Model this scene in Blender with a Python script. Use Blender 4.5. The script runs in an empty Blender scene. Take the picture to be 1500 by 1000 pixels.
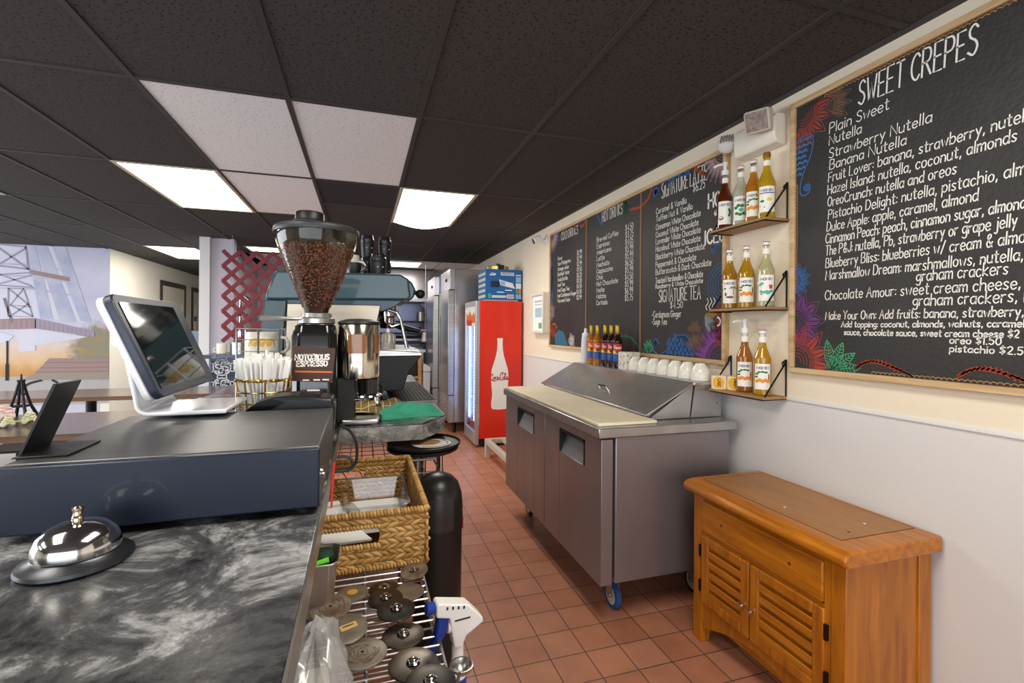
import bpy, bmesh, math, random
from mathutils import Vector, Matrix, Euler
random.seed(7)
C = bpy.context.scene.collection
SC = bpy.context.scene
PI = math.pi
# ------------------------------------------------------------------ camera, world, lights, exposure
cam_d = bpy.data.cameras.new('camera')
cam = bpy.data.objects.new('camera', cam_d); C.objects.link(cam)
yaw, roll, FPX = 0.305, 0.0075, 699.6
fw = Vector((math.sin(yaw), math.cos(yaw), 0)); r0 = Vector((math.cos(yaw), -math.sin(yaw), 0)); u0 = r0.cross(fw)
rt = r0*math.cos(roll)+u0*math.sin(roll); up = u0*math.cos(roll)-r0*math.sin(roll)
cam.matrix_world = Matrix(((rt.x, up.x, -fw.x, 0), (rt.y, up.y, -fw.y, 0), (rt.z, up.z, -fw.z, 1.38), (0, 0, 0, 1)))
cam_d.sensor_fit = 'HORIZONTAL'; cam_d.sensor_width = 36; cam_d.lens = FPX/1500*36
cam_d.shift_y = -19.2/1500; cam_d.clip_start = 0.02
SC.camera = cam
SC.view_settings.view_transform = 'Standard'; SC.view_settings.look = 'None'
SC.view_settings.gamma = 1; SC.view_settings.exposure = 0.62; SC.view_settings.use_curve_mapping = False
w = bpy.data.worlds.new('world'); SC.world = w; w.use_nodes = True
w.node_tree.nodes['Background'].inputs[0].default_value = (0.80, 0.88, 1.0, 1)
w.node_tree.nodes['Background'].inputs[1].default_value = 1.1
def area(name, loc, rot, sx, sy, power, col):
    l = bpy.data.lights.new(name, 'AREA'); l.shape = 'RECTANGLE'; l.size = sx; l.size_y = sy; l.energy = power; l.color = col
    o = bpy.data.objects.new(name, l); C.objects.link(o); o.location = loc; o.rotation_euler = rot
    return o
# area lamps added as daylight fill at unseen windows, behind the camera and left
area('daylight_fill_front', (-1.6, -2.75, 1.25), (math.radians(90), 0, 0), 5.6, 2.0, 62, (0.92, 0.96, 1.0))
area('daylight_fill_left', (-6.7, 4.2, 1.4), (math.radians(90), 0, math.radians(-90)), 6.0, 1.9, 120, (0.92, 0.96, 1.0))
LAMP = 9.0
CEIL = 2.442
# ------------------------------------------------------------------ materials
def lin(h):
    h = h.lstrip('#'); c = [int(h[i:i+2], 16)/255 for i in (0, 2, 4)]
    return tuple(x/12.92 if x <= 0.04045 else ((x+0.055)/1.055)**2.4 for x in c)+(1,)
MATS = {}
def P(name, col, rough=.5, metal=0, bump=None, vary=None, trans=0, ior=1.45, emit=None, coat=0, spec=.5, alpha=1, stretch=None, sss=0):
    """Principled material; bump=(scale,strength), vary=(scale, second colour, contrast)"""
    if name in MATS: return MATS[name]
    m = bpy.data.materials.new(name); m.use_nodes = True; nt = m.node_tree; b = nt.nodes['Principled BSDF']
    b.inputs['Base Color'].default_value = lin(col) if isinstance(col, str) else col
    b.inputs['Roughness'].default_value = rough; b.inputs['Metallic'].default_value = metal
    b.inputs['Transmission Weight'].default_value = trans; b.inputs['IOR'].default_value = ior
    b.inputs['Coat Weight'].default_value = coat; b.inputs['Specular IOR Level'].default_value = spec
    b.inputs['Alpha'].default_value = alpha
    if emit: b.inputs['Emission Color'].default_value = lin(emit[0]); b.inputs['Emission Strength'].default_value = emit[1]
    def coords():
        tc = nt.nodes.new('ShaderNodeTexCoord'); mp = nt.nodes.new('ShaderNodeMapping')
        nt.links.new(tc.outputs['Object'], mp.inputs[0])
        if stretch: mp.inputs['Scale'].default_value = stretch
        return mp.outputs[0]
    if vary:
        n = nt.nodes.new('ShaderNodeTexNoise'); n.inputs['Scale'].default_value = vary[0]; n.inputs['Detail'].default_value = 6
        nt.links.new(coords(), n.inputs['Vector'])
        r = nt.nodes.new('ShaderNodeValToRGB'); k = vary[2] if len(vary) > 2 else .25
        r.color_ramp.elements[0].position = .5-k; r.color_ramp.elements[1].position = .5+k
        r.color_ramp.elements[0].color = lin(col); r.color_ramp.elements[1].color = lin(vary[1])
        nt.links.new(n.outputs['Fac'], r.inputs[0]); nt.links.new(r.outputs[0], b.inputs['Base Color'])
    if bump:
        n = nt.nodes.new('ShaderNodeTexNoise'); n.inputs['Scale'].default_value = bump[0]; n.inputs['Detail'].default_value = 4
        nt.links.new(coords(), n.inputs['Vector'])
        bp = nt.nodes.new('ShaderNodeBump'); bp.inputs['Strength'].default_value = bump[1]; bp.inputs['Distance'].default_value = .01
        nt.links.new(n.outputs['Fac'], bp.inputs['Height']); nt.links.new(bp.outputs[0], b.inputs['Normal'])
    MATS[name] = m
    return m
def thin_glass(name, col, gloss=.12, rough=.03, edge=.5, haze=0):
    m = bpy.data.materials.new(name); m.use_nodes = True; nt = m.node_tree; nt.nodes.remove(nt.nodes['Principled BSDF'])
    t = nt.nodes.new('ShaderNodeBsdfTransparent'); t.inputs[0].default_value = lin(col)
    g = nt.nodes.new('ShaderNodeBsdfGlossy'); g.inputs['Roughness'].default_value = rough
    lw = nt.nodes.new('ShaderNodeLayerWeight'); lw.inputs[0].default_value = .35
    ma = nt.nodes.new('ShaderNodeMath'); ma.operation = 'MULTIPLY_ADD'; ma.inputs[1].default_value = edge; ma.inputs[2].default_value = gloss
    nt.links.new(lw.outputs['Facing'], ma.inputs[0])
    mx = nt.nodes.new('ShaderNodeMixShader'); nt.links.new(ma.outputs[0], mx.inputs[0])
    nt.links.new(t.outputs[0], mx.inputs[1]); nt.links.new(g.outputs[0], mx.inputs[2])
    if haze:
        d = nt.nodes.new('ShaderNodeBsdfDiffuse'); d.inputs[0].default_value = lin('#f2f2f2'); m2 = nt.nodes.new('ShaderNodeMixShader'); m2.inputs[0].default_value = haze
        nt.links.new(mx.outputs[0], m2.inputs[1]); nt.links.new(d.outputs[0], m2.inputs[2]); mx = m2
    nt.links.new(mx.outputs[0], nt.nodes['Material Output'].inputs[0])
    return m
def marble(name, dark, mid, light, scale=3.0, rough=.22):
    m = bpy.data.materials.new(name); m.use_nodes = True; nt = m.node_tree; b = nt.nodes['Principled BSDF']
    tc = nt.nodes.new('ShaderNodeTexCoord')
    mp = nt.nodes.new('ShaderNodeMapping'); mp.inputs['Rotation'].default_value = (0, 0, .7); mp.inputs['Scale'].default_value = (1, 1.15, 1.2)
    nt.links.new(tc.outputs['Object'], mp.inputs[0])
    n1 = nt.nodes.new('ShaderNodeTexNoise'); n1.inputs['Scale'].default_value = scale; n1.inputs['Detail'].default_value = 10; n1.inputs['Roughness'].default_value = .72; n1.inputs['Distortion'].default_value = .55
    nt.links.new(mp.outputs[0], n1.inputs['Vector'])
    r = nt.nodes.new('ShaderNodeValToRGB'); e = r.color_ramp.elements
    e[0].position = .38; e[0].color = lin(dark); e[1].position = .68; e[1].color = lin(light)
    q = e.new(.52); q.color = lin(mid)
    nt.links.new(n1.outputs['Fac'], r.inputs[0])
    n2 = nt.nodes.new('ShaderNodeTexNoise'); n2.inputs['Scale'].default_value = scale*1.7; n2.inputs['Detail'].default_value = 8; n2.inputs['Distortion'].default_value = 2.0
    nt.links.new(mp.outputs[0], n2.inputs['Vector'])
    s = nt.nodes.new('ShaderNodeMath'); s.operation = 'SUBTRACT'; s.inputs[1].default_value = .5; nt.links.new(n2.outputs['Fac'], s.inputs[0])
    a = nt.nodes.new('ShaderNodeMath'); a.operation = 'ABSOLUTE'; nt.links.new(s.outputs[0], a.inputs[0])
    r2 = nt.nodes.new('ShaderNodeValToRGB'); r2.color_ramp.elements[0].position = 0; r2.color_ramp.elements[0].color = (.3, .3, .3, 1); r2.color_ramp.elements[1].position = .05; r2.color_ramp.elements[1].color = (0, 0, 0, 1)
    nt.links.new(a.outputs[0], r2.inputs[0])
    mx = nt.nodes.new('ShaderNodeMixRGB'); nt.links.new(r2.outputs[0], mx.inputs[0]); nt.links.new(r.outputs[0], mx.inputs[1]); mx.inputs[2].default_value = lin(dark)
    nt.links.new(mx.outputs[0], b.inputs['Base Color']); b.inputs['Roughness'].default_value = rough
    return m
def quarry(name, a, bcol, mortar, ox, oy, s):
    m = bpy.data.materials.new(name); m.use_nodes = True; nt = m.node_tree; b = nt.nodes['Principled BSDF']
    tc = nt.nodes.new('ShaderNodeTexCoord'); mp = nt.nodes.new('ShaderNodeMapping'); mp.inputs['Location'].default_value = (-ox+10*s, -oy+40*s, 0)
    nt.links.new(tc.outputs['Object'], mp.inputs[0])
    br = nt.nodes.new('ShaderNodeTexBrick'); br.offset = 0; br.offset_frequency = 1; br.squash = 1
    br.inputs['Scale'].default_value = 1; br.inputs['Brick Width'].default_value = s; br.inputs['Row Height'].default_value = s
    br.inputs['Mortar Size'].default_value = .0028; br.inputs['Mortar Smooth'].default_value = .25; br.inputs['Bias'].default_value = 0
    br.inputs['Color1'].default_value = lin(a); br.inputs['Color2'].default_value = lin(bcol); br.inputs['Mortar'].default_value = lin(mortar)
    nt.links.new(mp.outputs[0], br.inputs['Vector'])
    n = nt.nodes.new('ShaderNodeTexNoise'); n.inputs['Scale'].default_value = 7; n.inputs['Detail'].default_value = 6; nt.links.new(tc.outputs['Object'], n.inputs['Vector'])
    r = nt.nodes.new('ShaderNodeValToRGB'); r.color_ramp.elements[0].position = .3; r.color_ramp.elements[0].color = (.72, .72, .72, 1); r.color_ramp.elements[1].position = .7; r.color_ramp.elements[1].color = (1, 1, 1, 1)
    nt.links.new(n.outputs['Fac'], r.inputs[0])
    mx = nt.nodes.new('ShaderNodeMixRGB'); mx.blend_type = 'MULTIPLY'; mx.inputs[0].default_value = .8
    nt.links.new(br.outputs['Color'], mx.inputs[1]); nt.links.new(r.outputs[0], mx.inputs[2]); nt.links.new(mx.outputs[0], b.inputs['Base Color'])
    bp = nt.nodes.new('ShaderNodeBump'); bp.inputs['Strength'].default_value = .5; bp.inputs['Distance'].default_value = .003; bp.invert = True
    nt.links.new(br.outputs['Fac'], bp.inputs['Height']); nt.links.new(bp.outputs[0], b.inputs['Normal'])
    b.inputs['Roughness'].default_value = .42
    return m
def wood(name, a, c, rough=.35, axis=1, scale=14, coat=0.0):
    m = bpy.data.materials.new(name); m.use_nodes = True; nt = m.node_tree; b = nt.nodes['Principled BSDF']
    tc = nt.nodes.new('ShaderNodeTexCoord'); mp = nt.nodes.new('ShaderNodeMapping'); sc = [4, 4, 4]; sc[axis] = .35
    mp.inputs['Scale'].default_value = sc; nt.links.new(tc.outputs['Object'], mp.inputs[0])
    n = nt.nodes.new('ShaderNodeTexNoise'); n.inputs['Scale'].default_value = scale; n.inputs['Detail'].default_value = 7; n.inputs['Roughness'].default_value = .6; n.inputs['Distortion'].default_value = .6
    nt.links.new(mp.outputs[0], n.inputs['Vector'])
    r = nt.nodes.new('ShaderNodeValToRGB'); r.color_ramp.elements[0].position = .28; r.color_ramp.elements[0].color = lin(a); r.color_ramp.elements[1].position = .72; r.color_ramp.elements[1].color = lin(c)
    nt.links.new(n.outputs['Fac'], r.inputs[0]); nt.links.new(r.outputs[0], b.inputs['Base Color'])
    b.inputs['Roughness'].default_value = rough; b.inputs['Coat Weight'].default_value = coat; b.inputs['Coat Roughness'].default_value = .15
    return m
def speckled(name, base, spot, scale=90, thr=.36, rough=.9):
    """acoustic tile: small dark pits"""
    m = bpy.data.materials.new(name); m.use_nodes = True; nt = m.node_tree; b = nt.nodes['Principled BSDF']
    tc = nt.nodes.new('ShaderNodeTexCoord'); n = nt.nodes.new('ShaderNodeTexNoise'); n.inputs['Scale'].default_value = scale; n.inputs['Detail'].default_value = 2
    nt.links.new(tc.outputs['Object'], n.inputs['Vector'])
    r = nt.nodes.new('ShaderNodeValToRGB'); r.color_ramp.elements[0].position = thr; r.color_ramp.elements[0].color = lin(spot); r.color_ramp.elements[1].position = thr+.03; r.color_ramp.elements[1].color = lin(base)
    nt.links.new(n.outputs['Fac'], r.inputs[0]); nt.links.new(r.outputs[0], b.inputs['Base Color'])
    b.inputs['Roughness'].default_value = rough; b.inputs['Specular IOR Level'].default_value = .2
    return m
M_white = P('white_plastic', '#e9e9e9', .35)
M_black = P('black_plastic', '#17181a', .42)
M_blackm = P('black_metal', '#141516', .38, .3)
M_steel = P('brushed_steel', '#c6c4c0', .3, 1, vary=(9, '#9d9a96', .3), bump=(60, .05), stretch=(1, 1, 14))
M_steelh = P('worn_steel', '#c2c0bf', .27, .82, vary=(7, '#a5a2a1', .3))
M_doorst = P('smudged_steel', '#a19c9f', .36, .75, vary=(2.6, '#8d888b', .35), stretch=(1, 1.5, .8))
M_chrome = P('chrome', '#dcdcdc', .1, 1)
M_wire = P('zinc_wire', '#c4c6c8', .28, 1)
M_paper = P('paper', '#f2f1ee', .8)
M_chalk = P('chalk_white', '#efece6', .9, emit=None)
M_rubber = P('rubber', '#101010', .7)
M_goldw = P('gold_wire', '#b08a3c', .28, 1)
# ------------------------------------------------------------------ mesh builder
WL = {}
class MB:
    def __init__(s): s.v = []; s.f = []; s.m = []
    def add(s, vs, fs, mi=0, M=None):
        o = len(s.v)
        s.v += [tuple(M @ Vector(p)) if M is not None else tuple(p) for p in vs]
        s.f += [tuple(i+o for i in f) for f in fs]; s.m += [mi]*len(fs)
        return s
    def box(s, x0, x1, y0, y1, z0, z1, mi=0, M=None):
        v = [(x0,y0,z0),(x1,y0,z0),(x1,y1,z0),(x0,y1,z0),(x0,y0,z1),(x1,y0,z1),(x1,y1,z1),(x0,y1,z1)]
        return s.add(v, [(0,3,2,1),(4,5,6,7),(0,1,5,4),(1,2,6,5),(2,3,7,6),(3,0,4,7)], mi, M)
    def cyl(s, p0, p1, r0, r1=None, n=16, mi=0, caps=True):
        p0 = Vector(p0); p1 = Vector(p1); r1 = r0 if r1 is None else r1
        d = (p1-p0).normalized(); a = d.orthogonal().normalized(); b = d.cross(a)
        vs = [p0+(a*math.cos(t)+b*math.sin(t))*r0 for t in [2*PI*i/n for i in range(n)]]
        vs += [p1+(a*math.cos(t)+b*math.sin(t))*r1 for t in [2*PI*i/n for i in range(n)]]
        fs = [(i, (i+1) % n, n+(i+1) % n, n+i) for i in range(n)]
        if caps: fs += [tuple(range(n))[::-1], tuple(range(n, 2*n))]
        return s.add(vs, fs, mi)
    def tube(s, pts, r, n=8, mi=0, closed=False):
        pts = [Vector(p) for p in pts]; k = len(pts); rs = r if isinstance(r, (list, tuple)) else [r]*k
        vs = []; prev = None
        for i, p in enumerate(pts):
            a = pts[(i-1) % k] if (closed or i > 0) else p; b = pts[(i+1) % k] if (closed or i < k-1) else p
            t = (b-a).normalized()
            if prev is None: nx = t.orthogonal().normalized()
            else:
                nx = prev-t*prev.dot(t)
                nx = nx.normalized() if nx.length > 1e-6 else t.orthogonal().normalized()
            prev = nx; bx = t.cross(nx)
            vs += [p+(nx*math.cos(2*PI*j/n)+bx*math.sin(2*PI*j/n))*rs[i] for j in range(n)]
        fs = []
        for i in range(k if closed else k-1):
            o = i*n; q = ((i+1) % k)*n
            fs += [(o+j, o+(j+1) % n, q+(j+1) % n, q+j) for j in range(n)]
        if not closed: fs += [tuple(range(n))[::-1], tuple(range((k-1)*n, k*n))]
        return s.add(vs, fs, mi)
    def lathe(s, prof, c=(0,0,0), n=28, mi=0, M=None, a0=0, a1=2*PI, mis=None):
        full = abs(a1-a0-2*PI) < 1e-6; cols = n if full else n+1
        vs = []
        for r, z in prof:
            for j in range(cols):
                t = a0+(a1-a0)*j/n; vs.append((c[0]+r*math.cos(t), c[1]+r*math.sin(t), c[2]+z))
        for i in range(len(prof)-1):
            fs = []
            for j in range(n):
                k = (j+1) % cols if full else j+1
                q = (i*cols+j, i*cols+k, (i+1)*cols+k, (i+1)*cols+j)
                fs.append(q)
            o = len(s.v) if i == 0 else o
            if i == 0: s.v += [tuple(M @ Vector(p)) if M is not None else tuple(p) for p in vs]
            s.f += [tuple(x+o for x in f) for f in fs]; s.m += [mis[i] if mis else mi]*len(fs)
        return s
    def prism(s, poly, lo, hi, axis='y', mi=0, M=None):
        """polygon in the two other axes (x,z for y; y,z for x; x,y for z) extruded from lo to hi"""
        n = len(poly)
        def q(a, b, t): return (a, t, b) if axis == 'y' else ((t, a, b) if axis == 'x' else (a, b, t))
        vs = [q(a, b, lo) for a, b in poly]+[q(a, b, hi) for a, b in poly]
        fs = [tuple(range(n))[::-1], tuple(range(n, 2*n))]+[(i, (i+1) % n, n+(i+1) % n, n+i) for i in range(n)]
        return s.add(vs, fs, mi, M)
    def ell(s, c, rad, R=None, nu=10, nv=6, mi=0):
        vs = []; R = R or Matrix.Identity(3)
        for i in range(nv+1):
            ph = PI*i/nv
            for j in range(nu):
                t = 2*PI*j/nu
                p = Vector((rad[0]*math.sin(ph)*math.cos(t), rad[1]*math.sin(ph)*math.sin(t), rad[2]*math.cos(ph)))
                vs.append(R @ p+Vector(c))
        fs = [(i*nu+j, i*nu+(j+1) % nu, (i+1)*nu+(j+1) % nu, (i+1)*nu+j) for i in range(nv) for j in range(nu)]
        return s.add(vs, fs, mi)
    def sheet(s, grid, mi=0):
        h = len(grid); wd = len(grid[0])
        return s.add([p for r in grid for p in r], [(i*wd+j, i*wd+j+1, (i+1)*wd+j+1, (i+1)*wd+j) for i in range(h-1) for j in range(wd-1)], mi)
    def strokes(s, lines, fn, wd, mi=0):
        """ribbons of width wd along 2-D polylines, fn maps (u,v) to space"""
        for ln in lines:
            L = [Vector((p[0], p[1])) for p in ln]; L = [p for i, p in enumerate(L) if i == 0 or (p-L[i-1]).length > 1e-5]
            if len(L) < 2: continue
            vs = []
            for i, p in enumerate(L):
                d = (L[min(i+1, len(L)-1)]-L[max(i-1, 0)])
                if d.length < 1e-7: d = Vector((1, 0))
                d.normalize(); q = Vector((-d.y, d.x))*wd/2
                e = d*wd*.3 if i == len(L)-1 else (-d*wd*.3 if i == 0 else Vector((0, 0)))
                vs += [fn(*(p+q+e)), fn(*(p-q+e))]
            s.add(vs, [(2*i, 2*i+1, 2*i+3, 2*i+2) for i in range(len(L)-1)], mi)
        return s
    def poly(s, pts, fn, mi=0):
        return s.add([fn(*p) for p in pts], [tuple(range(len(pts)))], mi)
    def polyc(s, pts, fn, mi=0, n=10):
        """convex outline laid on a curved surface, cut into narrow strips"""
        us = [p[0] for p in pts]; u0, u1 = min(us), max(us); gr = []
        for i in range(n+1):
            u = u0+(u1-u0)*min(max(i/n, .004), .996); vs = []
            for a, c in zip(pts, pts[1:]+pts[:1]):
                if (a[0]-u)*(c[0]-u) <= 0 and abs(c[0]-a[0]) > 1e-9: vs.append(a[1]+(c[1]-a[1])*(u-a[0])/(c[0]-a[0]))
            if vs: gr.append((u, min(vs), max(vs)))
        return s.sheet([[fn(u, lo) for u, lo, hi in gr], [fn(u, hi) for u, lo, hi in gr]], mi)
    def build(s, name, mats, parent=None, bevel=0, smooth=True, seg=2, ang=38, flat=False, solid=0):
        me = bpy.data.meshes.new(name)
        off = Vector(WL.get(parent.name, (0, 0, 0))) if parent is not None else Vector((0, 0, 0))
        me.from_pydata([tuple(Vector(p)-off) for p in s.v], [], s.f)
        for m in (mats if isinstance(mats, (list, tuple)) else [mats]): me.materials.append(m)
        me.polygons.foreach_set('material_index', s.m)
        bm = bmesh.new(); bm.from_mesh(me); bmesh.ops.recalc_face_normals(bm, faces=bm.faces); bm.to_mesh(me); bm.free()
        if smooth and not flat:
            me.shade_smooth(); me.set_sharp_from_angle(angle=math.radians(ang))
        o = bpy.data.objects.new(name, me); C.objects.link(o)
        if parent is not None: o.parent = parent; WL[o.name] = tuple(off)
        else: WL[o.name] = (0, 0, 0)
        if solid:
            d = o.modifiers.new('solid', 'SOLIDIFY'); d.thickness = solid; d.offset = 0
        if bevel:
            d = o.modifiers.new('bevel', 'BEVEL'); d.width = bevel; d.segments = seg; d.limit_method = 'ANGLE'; d.angle_limit = math.radians(35)
        return o
def thing(name, label, cat, loc=(0, 0, 0), group=None):
    o = bpy.data.objects.new(name, None); C.objects.link(o); o.location = loc; o.empty_display_size = .05
    WL[o.name] = tuple(loc)
    return tag(o, label, cat, group)
def tag(o, label, cat, group=None, kind=None):
    o['label'] = label; o['category'] = cat
    if group: o['group'] = group
    if kind: o['kind'] = kind
    return o
def struct(o): o['kind'] = 'structure'; return o
def dup(root, loc, rotz=0, label=None, group=None, rot=None):
    r = root.copy(); C.objects.link(r); r.location = loc; r.rotation_euler = rot if rot else (0, 0, rotz)
    if label: r['label'] = label
    if group: r['group'] = group
    WL[r.name] = tuple(loc)
    def rec(src, dst):
        for ch in [c for c in src.children]:
            c = ch.copy(); C.objects.link(c); c.parent = dst
            rec(ch, c)
    rec(root, r)
    return r
def smoothline(P_, k=5, closed=False):
    P_ = [Vector(p) for p in P_]; n = len(P_)
    if n < 3: return [tuple(p) for p in P_]
    out = []
    for i in range(n if closed else n-1):
        p1 = P_[i]; p2 = P_[(i+1) % n]; p0 = P_[(i-1) % n] if (closed or i > 0) else p1*2-p2; p3 = P_[(i+2) % n] if (closed or i < n-2) else p2*2-p1
        for j in range(k):
            t = j/k
            out.append(tuple(.5*((2*p1)+(p2-p0)*t+(2*p0-5*p1+4*p2-p3)*t*t+(3*p1-p0-3*p2+p3)*t**3)))
    if not closed: out.append(tuple(P_[-1]))
    return out
def rotpts(c, ax, ang): return Matrix.Translation(c) @ Matrix.Rotation(ang, 4, ax) @ Matrix.Translation(-Vector(c))
# ------------------------------------------------------------------ hand lettering (single strokes, ~ marks a curve)
GL = {
'A': (6, "0 0,3 10,6 0|1 4,5 4"), 'B': (5.5, "0 0,0 10|~0 10,4 9.5,4.6 7.5,3.6 5.5,0 5.2|~0 5.2,4.6 4.6,5.4 2.5,4.4 .4,0 0"), 'C': (5.5, "~5.5 8.4,3.6 10,1 8.4,0 5,1 1.6,3.6 0,5.6 1.6"),
'D': (5.8, "0 0,0 10|~0 10,4 9,5.8 5,4 1,0 0"), 'E': (4.6, "4.6 10,0 10,0 0,4.6 0|0 5.2,3.8 5.2"), 'F': (4.6, "4.6 10,0 10,0 0|0 5.2,3.8 5.2"),
'G': (6, "~5.6 8.4,3.6 10,1 8.4,0 5,1 1.6,3.6 0,6 2|6 2,6 4.6,3.6 4.6"), 'H': (5.6, "0 0,0 10|5.6 0,5.6 10|0 5,5.6 5"), 'I': (.6, ".3 0,.3 10"), 'J': (4.6, "~4.6 10,4.6 3,3 .2,.8 .4,0 2.2"),
'K': (5.4, "0 0,0 10|5 10,0 4.6,5.4 0"), 'L': (4.6, "0 10,0 0,4.6 0"), 'M': (7, "0 0,.6 10,3.5 3,6.4 10,7 0"), 'N': (6, "0 0,0 10,6 0,6 10"), 'O': (6, "~3 10,.7 8.2,0 5,.7 1.8,3 0,5.3 1.8,6 5,5.3 8.2,3 10"),
'P': (5.2, "0 0,0 10|~0 10,4 9.6,5.2 7.4,4 5.2,0 4.8"), 'Q': (6, "~3 10,.7 8.2,0 5,.7 1.8,3 0,5.3 1.8,6 5,5.3 8.2,3 10|3.6 2.4,6 -.6"), 'R': (5.6, "0 0,0 10|~0 10,4 9.6,5.2 7.4,4 5.2,0 4.8|2.2 4.9,5.6 0"),
'S': (5, "~5 8.6,3 10,.6 8.6,1 6.2,4 4.4,5 2.2,3 0,0 1.4"), 'T': (5.6, "0 10,5.6 10|2.8 10,2.8 0"), 'U': (5.8, "~0 10,0 3,1.6 .3,4.2 .3,5.8 3,5.8 10"), 'V': (5.6, "0 10,2.8 0,5.6 10"), 'W': (7.4, "0 10,1.9 0,3.7 7.4,5.5 0,7.4 10"),
'X': (5.4, "0 0,5.4 10|0 10,5.4 0"), 'Y': (5.4, "0 10,2.7 5,5.4 10|2.7 5,2.7 0"), 'Z': (5.2, "0 10,5.2 10,0 0,5.2 0"),
'a': (4.4, "~4.2 5.2,2.2 6,.2 4.6,0 2,1.4 .1,3.2 .8,4.3 3|4.4 6,4.4 0"), 'b': (4.5, "0 10,0 0|~0 4,2 6,4.2 5,4.5 2,2.6 .1,0 1.2"), 'c': (4, "~4 5,2.2 6,.4 4.8,0 2.6,1 .4,2.6 0,4 1.2"), 'd': (4.4, "~4.2 5,2.2 6,.2 4.6,0 2,1.4 .1,3.2 .8,4.3 3|4.4 10,4.4 0"),
'e': (4.2, "~0 3,4.2 3.4,3.6 5.5,1.9 6,.3 4.6,0 2.4,1.2 .2,2.8 0,4.2 1"), 'f': (3.2, "~3.6 9.4,2.4 10,1.5 8.4,1.4 0|0 6,3.2 6"), 'g': (4.4, "~4.2 5.2,2.2 6,.2 4.6,0 2.4,1.4 .7,3.2 1.2,4.3 3.4|~4.4 6,4.4 -1.6,2.6 -3.4,.2 -2.4"), 'h': (4.3, "0 10,0 0|~0 3.8,1.8 5.8,3.8 5.2,4.3 3.4,4.3 0"),
'i': (.6, ".3 6,.3 0|.3 8.2,.3 8.8"), 'j': (2, "~1.8 6,1.8 -1.6,.6 -3.2,-.8 -2.4|1.8 8.2,1.8 8.8"), 'k': (4, "0 10,0 0|3.8 6,0 2.6,4 0"), 'l': (.6, ".3 10,.3 0"), 'm': (6.6, "0 6,0 0|~0 4,1.6 6,3.1 5,3.3 0|~3.3 4,5 6,6.4 5,6.6 0"), 'n': (4.2, "0 6,0 0|~0 4,1.8 5.9,3.7 5.2,4.2 3.4,4.2 0"),
'o': (4.4, "~2.2 6,.4 4.8,0 3,.6 .9,2.2 0,3.8 .9,4.4 3,4 4.8,2.2 6"), 'p': (4.4, "0 6,0 -3.6|~0 4,2 6,4.1 5,4.4 2.2,2.6 .1,0 1.2"), 'q': (4.4, "~4.2 5.2,2.2 6,.2 4.6,0 2.4,1.4 .3,3.2 1,4.3 3|4.4 6,4.4 -3.6"), 'r': (3, "0 6,0 0|~0 3.6,1.2 5.6,3 5.8"), 's': (3.6, "~3.6 5.2,1.8 6,.3 4.8,1.6 3.2,3.4 1.8,2.2 .1,0 .9"),
't': (3.2, "~1.4 9,1.4 1.4,2.2 .1,3.4 .6|0 6.4,3.2 6.4"), 'u': (4.2, "~0 6,0 1.8,1.4 .1,3.2 .6,4.2 2.6|4.2 6,4.2 0"), 'v': (4, "0 6,2 0,4 6"), 'w': (5.6, "0 6,1.4 0,2.8 4.6,4.2 0,5.6 6"), 'x': (4, "0 6,4 0|0 0,4 6"), 'y': (4.2, "0 6,2.2 .6|4.2 6,1.2 -3.4"), 'z': (4, "0 6,4 6,0 0,4 0"),
'0': (4.6, "~2.3 10,.4 8,0 5,.4 2,2.3 0,4.2 2,4.6 5,4.2 8,2.3 10"), '1': (1.4, "0 8.4,1 10,1 0"), '2': (4.6, "~0 8,2.2 10,4.4 8,3.4 4.8,0 0|0 0,4.6 0"), '3': (4.4, "~0 8.8,2.4 10,4.2 8,1.8 5.4|~1.8 5.4,4.4 3.4,2.6 .1,0 1.2"), '4': (4.8, "3.6 0,3.6 10,0 3.2,4.8 3.2"), '5': (4.4, "4.2 10,.6 10,.3 5.6|~.3 5.6,2.6 6,4.4 3.4,2.6 .1,0 1.2"),
'6': (4.4, "~3.8 9.6,1.4 8,0 3.4,1.4 .2,3.6 .6,4.4 3,2.6 5.4,.2 3.6"), '7': (4.4, "0 10,4.4 10,1.6 0"), '8': (4.4, "~2.2 5.4,.4 7.4,2.2 10,4 7.4,2.2 5.4,0 2.6,2.2 0,4.4 2.6,2.2 5.4"), '9': (4.4, "~4.2 7,2.2 5,.2 7,1.8 9.8,4 9,4.2 6.6,3.4 0"),
'$': (4.6, "~4.4 8,2.4 9,.4 7.6,1.2 5.8,3.6 4.4,4.2 2.4,2.2 1,0 2|2.3 10.6,2.3 -.6"), '&': (5.4, "~5.2 0,1 7,2.2 10,3.8 8.2,.4 3.4,1.4 .2,3.4 .4,5.2 4"), ':': (.6, ".3 1,.3 1.6|.3 5,.3 5.6"), ',': (1, ".7 .8,.2 -1.4"), '.': (.6, ".3 0,.3 .6"), '-': (3, "0 4,3 4"), '/': (4, "0 -.5,4 10.5"), "'": (.6, ".3 10,.3 8"), '=': (3, "0 3,3 3|0 5,3 5"),
}
_gc = {}
def glyph(ch):
    if ch not in _gc:
        wd, src = GL[ch]; ls = []
        for part in src.split('|'):
            cur = part.startswith('~'); pts = [tuple(float(q) for q in p.split()) for p in part.lstrip('~').split(',')]
            ls.append([(p[0], p[1]) for p in smoothline([(a, b, 0) for a, b in pts], 4)] if cur else pts)
        _gc[ch] = (wd, ls)
    return _gc[ch]
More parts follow.
